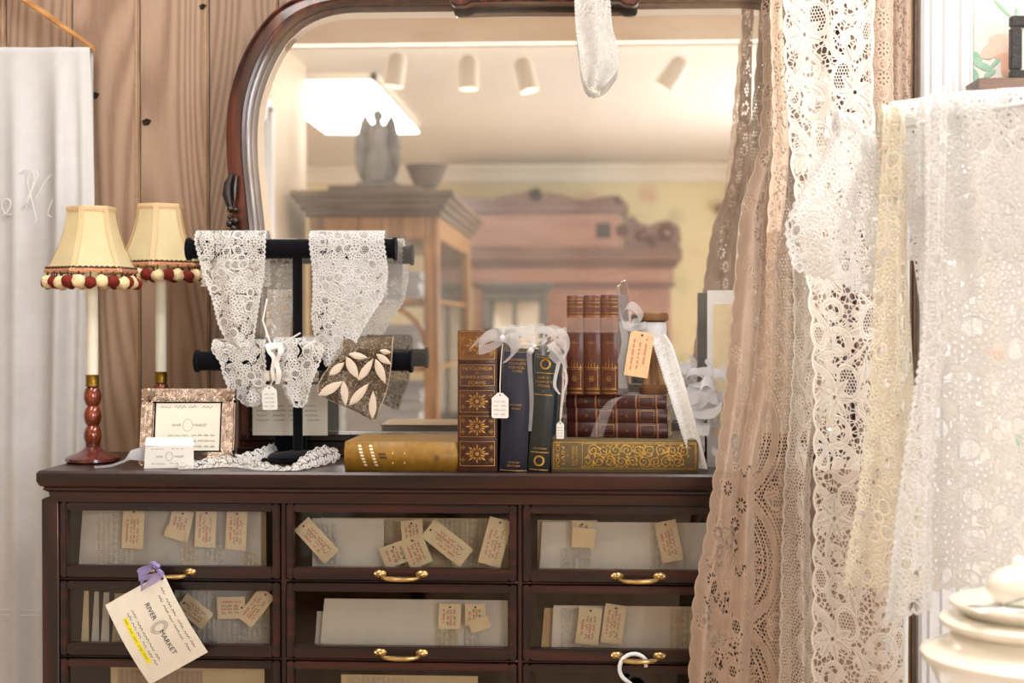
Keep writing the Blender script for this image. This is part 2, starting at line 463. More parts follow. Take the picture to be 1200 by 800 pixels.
class MB:
    def __init__(s):
        s.v = []
        s.f = []
    def add(s, verts, faces, M=None):
        o = len(s.v)
        for p in verts:
            p = Vector(p)
            s.v.append(M @ p if M is not None else p)
        for f in faces:
            s.f.append(tuple(i + o for i in f))
        return s
    def box(s, x0, x1, y0, y1, z0, z1, M=None):
        vs = [(x, y, z) for z in (z0, z1) for y in (y0, y1) for x in (x0, x1)]
        return s.add(vs, [(0, 2, 3, 1), (4, 5, 7, 6), (0, 1, 5, 4), (2, 6, 7, 3), (0, 4, 6, 2), (1, 3, 7, 5)], M)
    def tube(s, path, r, n=8, caps=True, M=None):
        path = [Vector(p) for p in path]
        k = len(path)
        rs = r if isinstance(r, (list, tuple)) else [r] * k
        vs = []
        up = None
        for i, p in enumerate(path):
            t = (path[min(i + 1, k - 1)] - path[max(i - 1, 0)]).normalized()
            if up is None:
                up = Vector((0, 0, 1)) if abs(t.z) < 0.9 else Vector((0, 1, 0))
            a = t.cross(up)
            if a.length < 1e-5:
                a = t.orthogonal()
            a.normalize()
            b = a.cross(t).normalized()
            up = b
            for j in range(n):
                th = 2 * PI * j / n
                vs.append(p + (a * math.cos(th) + b * math.sin(th)) * rs[i])
        fs = []
        for i in range(k - 1):
            for j in range(n):
                fs.append((i * n + j, i * n + (j + 1) % n, (i + 1) * n + (j + 1) % n, (i + 1) * n + j))
        if caps:
            fs.append(tuple(reversed(range(n))))
            fs.append(tuple((k - 1) * n + j for j in range(n)))
        return s.add(vs, fs, M)
    def lathe(s, prof, n=24, c=(0, 0, 0), M=None, wob=None):
        vs = []
        for r, z in prof:
            for j in range(n):
                th = 2 * PI * j / n
                rr = r * (wob(th, z) if wob else 1)
                vs.append((c[0] + rr * math.cos(th), c[1] + rr * math.sin(th), c[2] + z))
        fs = []
        k = len(prof)
        for i in range(k - 1):
            for j in range(n):
                fs.append((i * n + j, i * n + (j + 1) % n, (i + 1) * n + (j + 1) % n, (i + 1) * n + j))
        fs.append(tuple(reversed(range(n))))
        fs.append(tuple((k - 1) * n + j for j in range(n)))
        return s.add(vs, fs, M)
    def prism(s, poly, d0, d1, M):
        """polygon in the local xy plane, thickened along local z"""
        n = len(poly)
        vs = [(x, y, d0) for x, y in poly] + [(x, y, d1) for x, y in poly]
        fs = [tuple(reversed(range(n))), tuple(range(n, 2 * n))]
        fs += [(i, (i + 1) % n, n + (i + 1) % n, n + i) for i in range(n)]
        return s.add(vs, fs, M)
    def ribbon(s, path, wvec, M=None, n=3):
        path = [Vector(p) for p in path]
        vs = []
        for i, p in enumerate(path):
            w = wvec[i] if isinstance(wvec, list) else wvec
            w = Vector(w)
            for j in range(n):
                vs.append(p + w * (j / (n - 1) - 0.5))
        fs = []
        for i in range(len(path) - 1):
            for j in range(n - 1):
                fs.append((i * n + j, i * n + j + 1, (i + 1) * n + j + 1, (i + 1) * n + j))
        return s.add(vs, fs, M)
    def build(s, name, mat, parent=None, world=False, bevel=0.0, seg=1, smooth=True, angle=40, base=False, solid=0.0):
        """one mesh object; world=True: vertices are in world space and are moved into the parent's frame"""
        vs = s.v
        loc = Vector((0, 0, 0))
        if parent is not None and world:
            root = parent
            chain = Matrix.Identity(4)
            while root is not None:
                chain = Matrix.LocRotScale(root.location, root.rotation_euler, root.scale) @ chain
                root = root.parent
            inv = chain.inverted()
            vs = [inv @ v for v in vs]
        if parent is None and base:
            xs = [v.x for v in vs]; ys = [v.y for v in vs]; zs = [v.z for v in vs]
            loc = Vector(((min(xs) + max(xs)) / 2, (min(ys) + max(ys)) / 2, min(zs)))
            vs = [v - loc for v in vs]
        me = bpy.data.meshes.new(name)
        me.from_pydata([tuple(v) for v in vs], [], s.f)
        if bevel or solid:
            bm = bmesh.new()
            bm.from_mesh(me)
            bmesh.ops.recalc_face_normals(bm, faces=bm.faces)
            if solid:
                bmesh.ops.solidify(bm, geom=bm.faces, thickness=solid)
            if bevel:
                es = [e for e in bm.edges if e.is_manifold and e.calc_face_angle(0) > 0.6]
                bmesh.ops.bevel(bm, geom=es, offset=bevel, segments=seg, affect='EDGES', clamp_overlap=True)
            bm.to_mesh(me)
            bm.free()
        me.update()
        if smooth:
            me.polygons.foreach_set('use_smooth', [True] * len(me.polygons))
            me.set_sharp_from_angle(angle=math.radians(angle))
        me.materials.append(MATS[mat])
        o = bpy.data.objects.new(name, me)
        o.location = loc
        COL.objects.link(o)
        if parent is not None:
            o.parent = parent
        if name in ('handwriting', 'stamped_print', 'gilt_lettering', 'gilt_tooling', 'stamped_letters', 'printed_ornament', 'printed_logo'):
            o['kind'] = 'stuff'
        return o

def dup(o, parent=None, loc=None, rot=None):
    c = o.copy()
    COL.objects.link(c)
    if parent is not None:
        c.parent = parent
    if loc is not None:
        c.location = loc
    if rot is not None:
        c.rotation_euler = rot
    for ch in [x for x in bpy.data.objects if x.parent == o]:
        dup(ch, c)
    return c

def frame_M(o, x, y, z=None):
    x = Vector(x).normalized()
    y = Vector(y)
    y = (y - x * y.dot(x)).normalized()
    z = x.cross(y) if z is None else Vector(z)
    return Matrix(((x.x, y.x, z.x, o[0]), (x.y, y.y, z.y, o[1]), (x.z, y.z, z.z, o[2]), (0, 0, 0, 1)))
def rot2(a):
    return math.cos(a), math.sin(a)

# text outlines, made once while the scene is still small
TEXT = {}
def text_mesh(st):
    if st not in TEXT:
        cu = bpy.data.curves.new('lettering', 'FONT')
        cu.body = st
        cu.align_x = 'CENTER'
        cu.align_y = 'CENTER'
        cu.resolution_u = 3
        ob = bpy.data.objects.new('lettering', cu)
        COL.objects.link(ob)
        dg = bpy.context.evaluated_depsgraph_get()
        me = ob.evaluated_get(dg).to_mesh()
        co = np.array([v.co[:] for v in me.vertices])
        fs = [tuple(p.vertices) for p in me.polygons]
        ob.evaluated_get(dg).to_mesh_clear()
        bpy.data.objects.remove(ob)
        bpy.data.curves.remove(cu)
        mn, mx = co.min(0), co.max(0)
        co = co - (mn + mx) / 2
        TEXT[st] = (co, fs, mx[0] - mn[0], mx[1] - mn[1])
    return TEXT[st]
def lettering(mb, st, M, x, y, w=None, h=None, lift=0.0):
    co, fs, tw, th = text_mesh(st)
    if w is None: w = tw * h / th
    if h is None: h = th * w / tw
    mb.add([(x + p[0] * w / tw, y + p[1] * h / th, lift) for p in co], fs, M)
for _t in ['ENCYCLOPAEDIA', 'OF', 'BUSINESS & SOCIAL', 'FORMS', "BROWNING'S", 'COMPLETE', 'POETICAL', 'WORKS', 'BROWNING', "HARTE'S", 'POEMS', 'CAMBRIDGE', 'EDITION',
           'PORCE', 'LAIN', 'EDWARD', 'DILLON', 'RIVER', 'MARKET']:
    text_mesh(_t)

def scribble(mb, M, x, y, w, h, rng, thick=0.0006, lift=0.0004, words=3):
    """a line of small joined-up handwriting"""
    cx = x
    wl = w / words
    for k in range(words):
        L = wl * rng.uniform(0.6, 0.9)
        n = max(4, int(L / (h * 0.55)))
        pts = []
        for i in range(n + 1):
            pts.append((cx + L * i / n, y + (h * 0.5 if i % 2 else -h * 0.4) * rng.uniform(0.4, 1.0)))
        for a, b in zip(pts[:-1], pts[1:]):
            d = Vector((b[0] - a[0], b[1] - a[1]))
            if d.length < 1e-6: continue
            nn = Vector((-d.y, d.x)).normalized() * thick * 0.5
            mb.add([(a[0] + nn.x, a[1] + nn.y, lift), (a[0] - nn.x, a[1] - nn.y, lift), (b[0] - nn.x, b[1] - nn.y, lift), (b[0] + nn.x, b[1] + nn.y, lift)], [(0, 1, 2, 3)], M)
        cx += wl

def curve3(pts, n=8):
    out = []
    k = len(pts)
    P = [Vector(p) for p in pts]
    for i in range(k - 1):
        p0, p1, p2, p3 = P[max(i - 1, 0)], P[i], P[i + 1], P[min(i + 2, k - 1)]
        for j in range(n):
            t = j / n
            out.append(0.5 * ((2 * p1) + (p2 - p0) * t + (2 * p0 - 5 * p1 + 4 * p2 - p3) * t * t + (3 * p1 - p0 - 3 * p2 + p3) * t ** 3))
    out.append(P[-1])
    return out
def rib(mb, pts, wv0, wv1=None):
    path = curve3(pts)
    n = len(path)
    a, b = Vector(wv0), Vector(wv1 if wv1 is not None else wv0)
    mb.ribbon(path, [a.lerp(b, i / (n - 1)) for i in range(n)], n=4)

# ------------------------------------------------------------------ lace engine
class Field:
    """signed field over a sheet, in millimetres: above zero is thread, below is hole"""
    def __init__(s, S, T, rng):
        s.S, s.T, s.rng = S.ravel(), T.ravel(), rng
        s.shape = S.shape
        s.F = np.full(s.S.size, -4.0)
        s.C = np.zeros(s.S.size)
    def near(s, cx, cy, r):
        return np.nonzero((np.abs(s.S - cx) < r) & (np.abs(s.T - cy) < r))[0]
    def put(s, i, d, cord=0.9, fill=True):
        if fill:
            s.F[i] = np.maximum(s.F[i], d)
        if cord:
            s.C[i] = np.maximum(s.C[i], np.exp(-((d - cord) / (cord * 0.9)) ** 2))
    def cut(s, i, d):
        s.F[i] = np.minimum(s.F[i], -d)
        s.C[i] = np.where(d > -0.3, 0, s.C[i])
    def voronoi(s, cell, w, jit=0.8, where=None, seed=0, aspect=1.0):
        i = np.arange(s.S.size) if where is None else np.nonzero(where)[0]
        x = s.S[i] / cell; y = s.T[i] / (cell * aspect)
        gx = np.floor(x); gy = np.floor(y)
        f1 = np.full(i.size, 9.0); f2 = np.full(i.size, 9.0)
        for dx in (-1, 0, 1, 2):
            for dy in (-1, 0, 1):
                cx = gx + dx; cy = gy + dy
                h = np.sin(cx * 127.1 + cy * 311.7 + seed * 17.3) * 43758.5453
                h2 = np.sin(cx * 269.5 + cy * 183.3 + seed * 9.1) * 43758.5453
                px = cx + 0.5 + (h - np.floor(h) - 0.5) * jit + 0.5 * (np.mod(cy, 2) - 0.5)
                py = cy + 0.5 + (h2 - np.floor(h2) - 0.5) * jit
                d = np.hypot(px - x, py - y)
                f2 = np.minimum(f2, np.maximum(f1, d))
                f1 = np.minimum(f1, d)
        d = w * 0.5 - (f2 - f1) * cell * 0.5
        s.F[i] = np.maximum(s.F[i], d)
        return i, d
    def ell(s, cx, cy, a, b, ang, cord=0.9, cut=False):
        r = max(a, b) + 3
        i = s.near(cx, cy, r)
        if not i.size: return
        c, n = rot2(ang)
        x = s.S[i] - cx; y = s.T[i] - cy
        u = (x * c + y * n) / a; v = (-x * n + y * c) / b
        q = np.sqrt(u * u + v * v) + 1e-6
        d = (1 - q) * min(a, b)
        (s.cut(i, d) if cut else s.put(i, d, cord))
    def leaf(s, cx, cy, L, Wd, ang, vein=True, cord=0.9):
        i = s.near(cx, cy, L * 0.5 + Wd + 3)
        if not i.size: return
        c, n = rot2(ang)
        x = s.S[i] - cx; y = s.T[i] - cy
        u = (x * c + y * n) / (L * 0.5); v = (-x * n + y * c)
        d = Wd * 0.5 * np.clip(1 - u * u, -2, 1) * (1 - 0.25 * u) - np.abs(v)
        s.put(i, d, cord)
        if vein:
            dv = 0.45 - np.abs(v) - np.maximum(0, np.abs(u) - 0.7) * L
            s.cut(i, dv)
    def ring(s, cx, cy, R, w, cord=0.9):
        i = s.near(cx, cy, R + w + 3)
        if not i.size: return
        d = w * 0.5 - np.abs(np.hypot(s.S[i] - cx, s.T[i] - cy) - R)
        s.put(i, d, cord)
    def stroke(s, pts, w, cord=0.8):
        pts = np.asarray(pts, float)
        wm = np.max(w); lo = pts.min(0) - wm - 3; hi = pts.max(0) + wm + 3
        i = np.nonzero((s.S > lo[0]) & (s.S < hi[0]) & (s.T > lo[1]) & (s.T < hi[1]))[0]
        if not i.size: return
        x = s.S[i]; y = s.T[i]
        best = np.full(i.size, -1e3)
        n = len(pts)
        for k in range(n - 1):
            a = pts[k]; d = pts[k + 1] - a
            L2 = d @ d + 1e-9
            t = np.clip(((x - a[0]) * d[0] + (y - a[1]) * d[1]) / L2, 0, 1)
            ww = w if np.isscalar(w) else np.interp((k + t) / (n - 1), np.linspace(0, 1, len(w)), w)
            best = np.maximum(best, ww * 0.5 - np.hypot(x - a[0] - t * d[0], y - a[1] - t * d[1]))
        s.put(i, best, cord)
    def at(s, u, t):
        """cloth coordinate a fraction u of the way across the sheet at length t"""
        l = np.interp(t, s.row_t, s.row_l); r = np.interp(t, s.row_t, s.row_r)
        return l + (r - l) * u
    def window(s, cx, cy, a, b, ang, cell, w, rim=2.4, seed=0):
        """an oval window of open mesh with a corded rim"""
        i = s.near(cx, cy, max(a, b) + rim + 4)
        if not i.size: return
        c, n = rot2(ang)
        x = s.S[i] - cx; y = s.T[i] - cy
        q = np.hypot((x * c + y * n) / a, (-x * n + y * c) / b)
        ins = i[q < 1]
        s.F[ins] = -4; s.C[ins] = 0
        m = np.zeros(s.S.size, bool); m[ins] = True
        if ins.size: s.voronoi(cell, w, 0.25, where=m, seed=seed)
        s.put(i, rim - np.abs(q - 1) * min(a, b), 0.9)
    def flower(s, cx, cy, R, n=6, ang=0.0, open_=True):
        for k in range(n):
            a = ang + 2 * PI * k / n
            s.ell(cx + math.cos(a) * R * 0.58, cy + math.sin(a) * R * 0.58, R * 0.44, R * 0.62 * math.sin(PI / n) * 1.25, a)
            if open_:
                s.ell(cx + math.cos(a) * R * 0.62, cy + math.sin(a) * R * 0.62, R * 0.14, R * 0.10, a, cut=True)
        s.ell(cx, cy, R * 0.3, R * 0.3, 0)
        if open_ and R > 6:
            s.ell(cx, cy, R * 0.12, R * 0.12, 0, cut=True)
    def scroll(s, cx, cy, R, a0, turns=1.2, w=4.0, hand=1, tail=None):
        pts = []
        for k in range(22):
            q = k / 21
            r = R * (0.18 + 0.82 * q)
            a = a0 + hand * 2 * PI * turns * q
            pts.append((cx + r * math.cos(a), cy + r * math.sin(a)))
        s.stroke(pts, [w * 0.9, w * 1.1, w * 0.8])
        s.ell(pts[0][0], pts[0][1], w * 0.9, w * 0.9, 0)

def sheet(name, P, F, C, mat, parent=None, world=False, drop=-1.2):
    """grid of points P (nv,nu,3) with the lace field; cells that are all hole are left out"""
    nv, nu = P.shape[:2]
    idx = np.arange(nv * nu).reshape(nv, nu)
    q = np.stack([idx[:-1, :-1], idx[:-1, 1:], idx[1:, 1:], idx[1:, :-1]], -1).reshape(-1, 4)
    Fl = F.ravel()
    keep = Fl[q].max(1) > drop
    q = q[keep]
    used = np.zeros(nv * nu, bool)
    used[q.ravel()] = True
    remap = np.cumsum(used) - 1
    co = P.reshape(-1, 3)[used]
    q = remap[q]
    loc = np.zeros(3)
    if parent is None:
        loc = np.array([(co[:, 0].min() + co[:, 0].max()) / 2, (co[:, 1].min() + co[:, 1].max()) / 2, co[:, 2].min()])
        co = co - loc
    elif world:
        co = co - np.array(parent.location)
    me = bpy.data.meshes.new(name)
    me.vertices.add(len(co))
    me.vertices.foreach_set('co', co.astype(np.float32).ravel())
    me.loops.add(q.size)
    me.loops.foreach_set('vertex_index', q.astype(np.int32).ravel())
    me.polygons.add(len(q))
    me.polygons.foreach_set('loop_start', np.arange(0, q.size, 4, dtype=np.int32))
    me.polygons.foreach_set('loop_total', np.full(len(q), 4, dtype=np.int32))
    me.update(calc_edges=True)
    me.polygons.foreach_set('use_smooth', [True] * len(q))
    a = me.attributes.new('lace', 'FLOAT', 'POINT')
    a.data.foreach_set('value', Fl[used].astype(np.float32))
    a = me.attributes.new('cord', 'FLOAT', 'POINT')
    a.data.foreach_set('value', C.ravel()[used].astype(np.float32))
    me.materials.append(MATS[mat])
    o = bpy.data.objects.new(name, me)
    o.location = loc
    COL.objects.link(o)
    if parent is not None:
        o.parent = parent
    return o

def smooth_rows(py, rows, k):
    ys = [r[0] for r in rows]
    v = np.interp(py, ys, [r[k] for r in rows])
    n = max(3, len(py) // 14)
    ker = np.hanning(n + 2)[1:-1]
    ker /= ker.sum()
    pad = np.concatenate([np.full(n, v[0]) + (v[1] - v[0]) * np.arange(-n, 0), v, np.full(n, v[-1]) + (v[-1] - v[-2]) * np.arange(1, n + 1)])
    return np.convolve(pad, ker, 'same')[n:-n]

def hang(name, label, cat, rows, Y, pattern, mat, step=1.3, fold=None, stretch=1.0, group=None, seed=1, top_wrap=None, edge=None, parent=None, skew=0.0, yslope=0.0, ytop=0.0):
    """hanging cloth. rows: (py, x left, x right) outline of its front, Y its depth; fold(u, t) -> depth offset (m)
       pattern(field, DL, DR, DT, DB) draws the lace in millimetres"""
    rng = np.random.default_rng(seed)
    y0, y1 = rows[0][0], rows[-1][0]
    pm = FPX / Y / 1000.0     # pixels per millimetre here
    nv = int((y1 - y0) / pm / step) + 2
    wmax = max(r[2] - r[1] for r in rows) / pm
    nu = int(wmax * stretch / step) + 2
    py = np.linspace(y0, y1, nv)
    xl = smooth_rows(py, rows, 1)
    xr = smooth_rows(py, rows, 2)
    u = np.linspace(0, 1, nu)[None, :]
    pyg = py[:, None] + skew * (u - 0.5)
    px = xl[:, None] + (xr - xl)[:, None] * u
    Yg = np.full_like(px, Y) + yslope * (u - 0.5)
    tt = (py[:, None] - y0) / (y1 - y0)
    Yg = Yg + ytop * np.clip(1 - tt * 1.47, 0, 1)
    # pixel rays at this depth, worked out in bulk
    d = np.stack([(px - 600) / FPX, -(pyg + 0 * px - 400) / FPX, -np.ones_like(px)], -1) @ np.array(_R).T
    P = np.array(CAM) + d * (Yg / d[..., 1])[..., None]
    if fold is not None:
        P[..., 1] += fold(u + 0 * px, tt + 0 * px)
    S = (px - xl.mean()) / pm * stretch
    T = (pyg - y0 + 0 * px) / pm
    DL = (px - xl[:, None]) / pm * stretch
    DR = (xr[:, None] - px) / pm * stretch
    DT = T.copy()
    DB = (y1 - py[:, None] + 0 * px) / pm
    f = Field(S, T, rng)
    f.row_t = T[:, 0]; f.row_l = S[:, 0]; f.row_r = S[:, -1]
    pattern(f, DL.ravel(), DR.ravel(), DT.ravel(), DB.ravel())
    F = f.F.reshape(px.shape)
    C = f.C.reshape(px.shape)
    if top_wrap:                      # carry the cloth over the bar and down behind it
        rad, back = top_wrap
        n = max(4, int(back * 1000 / step))
        extra = []
        for k in range(n, 0, -1):
            q = k * step / 1000
            base = P[0].copy()
            arc = min(q, PI * rad)
            th = arc / rad
            base[:, 1] += rad - rad * math.cos(th)
            base[:, 2] += rad * math.sin(th) - max(0, q - PI * rad)
            extra.append(base)
        P = np.concatenate([np.array(extra), P])
        kk = [min(k, nv - 1) for k in range(n, 0, -1)]
        F = np.concatenate([F[kk], F])
        C = np.concatenate([C[kk], C])
    o = sheet(name, P, F, C, mat, parent, world=parent is not None)
    if parent is None:
        tag(o, label, cat, group)
    return o
def scallop(d, t, period, amp, base):
    """field of a scalloped edge: d distance from the sheet's edge, t distance along it"""
    return d - base - amp * (1 - np.abs(np.sin(PI * t / period)))
def border_cord(f, e, w=1.2):
    f.F = np.maximum(f.F, np.where(np.abs(e - w) < w, w - np.abs(e - w), -9))
    f.C = np.maximum(f.C, np.exp(-((e - w) / w) ** 2))
    f.F = np.minimum(f.F, e)

# ================================================================== the setting
XR = 2.4                 # right wall
XLW = -4.6               # far left wall
YB = 2 * YM - 11.6       # back wall, seen in the mirror
ZC = W(700, 193, 11.6).z   # ceiling

def struct(name, mb, mat, label=None, parent=None, **kw):
    o = mb.build(name, mat, parent, **kw)
    if parent is None:
        tag(o, label, None, None, 'structure')
    return o

# floor of boards (never in view, but it bounces light)
struct('floor', MB().box(XLW, XR, YB, YW + 0.05, -0.05, 0.0), 'floor_boards', 'worn brown timber shop floor')
struct('ceiling', MB().box(XLW, XR, YB, YW + 0.05, ZC, ZC + 0.06), 'ceiling_paint', 'cream painted shop ceiling seen in the mirror')
struct('wall_back', MB().box(XLW, XR, YB - 0.06, YB, 0, ZC), 'wallpaper_yellow', 'yellow flowered wallpaper wall seen in the mirror')
struct('wall_left', MB().box(XLW - 0.06, XLW, YB, YW, 0, ZC), 'beige_paint', 'plain beige side wall of the shop')
# right wall with two shop windows
wr = MB()
wins = [(0.05, 1.85), (-3.75, -1.45)]
wr.box(XR, XR + 0.12, YB, YW, 0, 0.75).box(XR, XR + 0.12, YB, YW, 2.32, ZC)
wr.box(XR, XR + 0.12, 1.85, YW, 0.75, 2.32).box(XR, XR + 0.12, -1.45, 0.05, 0.75, 2.32).box(XR, XR + 0.12, YB, -3.75, 0.75, 2.32)
struct('wall_right', wr, 'cream_paint', 'cream side wall with shop windows')
for k, (a, b) in enumerate(wins):
    fr = MB()
    fr.box(XR - 0.02, XR + 0.13, a, a + 0.06, 0.75, 2.32).box(XR - 0.02, XR + 0.13, b - 0.06, b, 0.75, 2.32)
    fr.box(XR - 0.02, XR + 0.13, a, b, 0.75, 0.81).box(XR - 0.02, XR + 0.13, a, b, 2.26, 2.32)
    struct('window_%d' % (k + 1), fr, 'white_paint', 'white framed shop window in the side wall')
# ceiling beam and crown moulding, both seen in the mirror
by0, by1 = 2 * YM - 6.16, 2 * YM - 5.3
struct('trim_1', MB().box(-2.4, XR, by0, by1, ZC - 0.07, ZC), 'beige_paint', 'shallow beige ceiling beam carrying the track lights', bevel=0.006)
cm = MB()
cm.box(XLW, XR, YB, YB + 0.05, ZC - 0.15, ZC).box(XLW, XR, YB, YB + 0.09, ZC - 0.05, ZC)
struct('trim_2', cm, 'cream_paint', 'cream crown moulding along the wallpapered wall', bevel=0.008)
# short side wall with a white door casing, left of the mirror's view
XP = -1.40
PV = 7.05
py0, py1 = 2 * YM - PV, 1.9
dv0, dv1 = 2 * YM - 6.15, 2 * YM - 5.2       # doorway
wl = MB()
wl.box(XP - 0.1, XP, py0, dv0, 0, ZC).box(XP - 0.1, XP, dv1, py1, 0, ZC).box(XP - 0.1, XP, dv0, dv1, 2.12, ZC)
struct('wall_partition', wl, 'beige_paint', 'beige partition wall with a doorway, seen in the mirror')
ca = MB()
for yy in (dv0, dv1):
    ca.box(XP - 0.12, XP + 0.025, yy - 0.05, yy + 0.05, 0, 2.17)
    ca.box(XP + 0.025, XP + 0.035, yy - 0.03, yy + 0.03, 0, 2.15)
ca.box(XP - 0.12, XP + 0.025, dv0 - 0.05, dv1 + 0.05, 2.1, 2.2)
struct('trim_3', ca, 'white_paint', 'white door casing in the partition wall', bevel=0.004)
struct('door_1', MB().box(XP - 0.09, XP - 0.05, dv0 + 0.05, dv1 - 0.05, 0, 2.1), 'white_paint', 'white door within the partition wall casing')

# plank wall behind the cabinet: every board a mesh of its own on a dark backing
pw = struct('wall_front', MB().box(W(-70, 400, YW).x, W(1082, 400, YW).x, YW + 0.012, YW + 0.06, 0, ZC), 'dust_gap', 'pale knotty pine plank wall behind the mirror')
edges = [-75, 9, 86, 165, 246] + [246 + 81 * k for k in range(1, 11)]
edges[-1] = 1072
for a, b in zip(edges[:-1], edges[1:]):
    xa, xb = W(a, 400, YW).x + 0.0012, W(b, 400, YW).x - 0.0012
    m = MB().box(0, xb - xa, 0, 0.014, 0, ZC)
    o = m.build('plank', 'pine', pw, bevel=0.003, seg=2)
    o.location = (xa, YW - 0.002, 0)
    # the moulded bead along the board's right edge
    bd = MB().tube([(xb - xa - 0.006, 0.0015, 0.0), (xb - xa - 0.006, 0.0015, ZC)], 0.0038, 8).build('bead', 'pine_bevel', o)
for (px, py, r) in [(172, 143, 0.0075), (111, 112, 0.008), (238, 8, 0.006)]:
    p = W(px, py, YW)
    k = MB()
    M = Matrix.Translation(p + Vector((0, -0.003, 0))) @ Matrix.Rotation(PI / 2, 4, 'X')
    k.lathe([(r * 0.2, 0.0012), (r * 0.65, 0.0025), (r * 0.75, 0.004), (r, 0.001), (r * 1.02, -0.002)], 28, M=M, wob=lambda th, z: 1 + 0.18 * math.sin(2 * th + 1) + 0.1 * math.sin(5 * th))
    k.build('knot', 'knot_dark', pw, world=True)

# wallpapered wall right of the casing, with a printed rose
xw0 = W(1136, 400, YW).x
ww = struct('wall_right_papered', MB().box(xw0, XR, YW - 0.02, YW + 0.06, 0, ZC), 'wallpaper_pale', 'white wallpaper wall printed with peach roses and green leaves')
ww.name = 'wall_papered'
def petal(cx, cy, rx, ry, ang, n=18, lob=0.0):
    c, s = rot2(ang)
    return [((math.cos(t) * rx * (1 + lob * math.sin(3 * t)) * c - math.sin(t) * ry * s) + cx, (math.cos(t) * rx * (1 + lob * math.sin(3 * t)) * s + math.sin(t) * ry * c) + cy) for t in [2 * PI * i / n for i in range(n)]]
def paper_print(cx, cy, sc):
    p0 = W(cx, cy, YW - 0.021)
    M = frame_M(p0, (1, 0, 0), (0, 0, 1))
    k = [0]
    def blob(mb, *a, **kw):
        k[0] += 1
        mb.prism([(x * sc, y * sc) for x, y in petal(*a, **kw)], 0.0002, 0.0003 + k[0] * 0.00004, M)
    a = MB()
    blob(a, 10, 16, 16, 11, 0.2, lob=.08); blob(a, -4, 12, 12, 8, 0.7, lob=.1); blob(a, 22, 8, 10, 14, 0.1); blob(a, 8, 26, 14, 6, 0.1)
    a.build('printed_petal', 'print_peach', ww, world=True)
    b = MB()
    blob(b, 17, -4, 8, 14, -0.3, lob=.08); blob(b, 13, 6, 11, 4, 0.1); blob(b, 24, 0, 7, 9, 0.3)
    b.build('printed_petal', 'print_rose', ww, world=True)
    g = MB()
    blob(g, -19, 3, 10, 5.5, 2.0); blob(g, -10, -6, 9, 4, -0.4); blob(g, -21, -15, 9, 4, 2.0); blob(g, -4, -14, 8, 3, 0.5); blob(g, 2, -2, 8, 2.2, 0.8); blob(g, 10, 62, 14, 2, -0.8); blob(g, 26, 52, 10, 2.2, 1.6)
    g.build('printed_leaf', 'print_green', ww, world=True)
paper_print(1164, 72, 0.00168)
for q in [(1240, 300), (1150, 420), (1215, 520), (1130, 240)]:
    paper_print(q[0], q[1], 0.0016)

# white fluted casing between the planks and the wallpaper
xc0, xc1 = W(1079, 400, YW - 0.05).x, W(1139, 400, YW - 0.05).x
cw = xc1 - xc0
cs = MB()
prof = [(0.00, 0.00), (0.00, 0.03), (0.06, 0.036), (0.12, 0.030), (0.16, 0.030), (0.20, 0.040), (0.30, 0.040), (0.34, 0.032), (0.40, 0.032), (0.44, 0.042), (0.60, 0.042),
        (0.66, 0.034), (0.72, 0.034), (0.76, 0.046), (0.92, 0.046), (0.96, 0.038), (1.0, 0.038), (1.0, 0.0)]
cs.prism([(q * cw, -d) for q, d in prof], 0, ZC, Matrix.Translation((xc0, YW - 0.01, 0)))
struct('trim_4', cs, 'white_paint', 'white fluted wall casing beside the lace curtains', angle=25)
struct('trim_5', MB().box(W(1068, 400, YW).x, W(1079, 400, YW).x + 0.004, YW - 0.02, YW + 0.02, 0, ZC), 'dust_gap', 'narrow brown edge strip of the plank wall')

# ---- troffer panel lights in the ceiling (one shows in the mirror)
def troffer(x0, x1, y0, y1, label):
    t = thing('ceiling_light', ((x0 + x1) / 2, (y0 + y1) / 2, ZC - 0.02), label, 'ceiling light', 'ceiling panel lights')
    hx, hy = (x1 - x0) / 2, (y1 - y0) / 2
    f = MB()
    f.box(-hx, hx, -hy, -hy + 0.03, -0.012, 0.02).box(-hx, hx, hy - 0.03, hy, -0.012, 0.02).box(-hx, -hx + 0.03, -hy, hy, -0.012, 0.02).box(hx - 0.03, hx, -hy, hy, -0.012, 0.02)
    f.build('frame', 'white_fixture', t)
    MB().box(-hx + 0.03, hx - 0.03, -hy + 0.03, hy - 0.03, -0.004, 0.016).build('diffuser', 'troffer_glow', t)
    return t
dV = 9.2
p = VR(493, 147, dV)
troffer(p.x - 0.62, p.x, p.y, p.y + 1.95, 'bright white panel light set into the ceiling, seen in the mirror')
area('panel_light', (p.x - 0.31, p.y + 0.97, ZC - 0.05), (0, 0, 0), 0.6, 1.9, 75, (1.0, 0.97, 0.92))
for (x, y) in [(0.55, 1.75), (1.75, -3.4), (-0.85, 1.75), (-3.3, -3.0)]:  # extra panels added out of view to light the cabinet and back room
    troffer(x - 0.31, x + 0.31, y - 0.6, y + 0.6, 'added unseen white panel light in the ceiling above the shop floor')
    area('panel_light', (x, y, ZC - 0.05), (0, 0, 0), 0.6, 1.2, 15 if x < -0.5 and y > 0 else 22, (1.0, 0.975, 0.94))

# uplight added behind the beam to brighten the mirrored ceiling
area('added_uplight', (0.0, by0 - 0.02, ZC - 0.06), (math.radians(-104), 0, 0), 3.6, 0.03, 30, (1.0, 0.95, 0.88))
cv_ = thing('added_strip_light', (0, by0 - 0.012, ZC - 0.075), 'slim white strip light added along the beam to brighten the ceiling', 'strip light')  # made-up fixture for the added uplight
MB().box(-1.8, 1.8, -0.006, 0.012, -0.008, 0.004).build('housing', 'white_fixture', cv_)
MB().box(-1.79, 1.79, -0.005, 0.008, 0.004, 0.008).build('diffuser', 'troffer_glow', cv_)
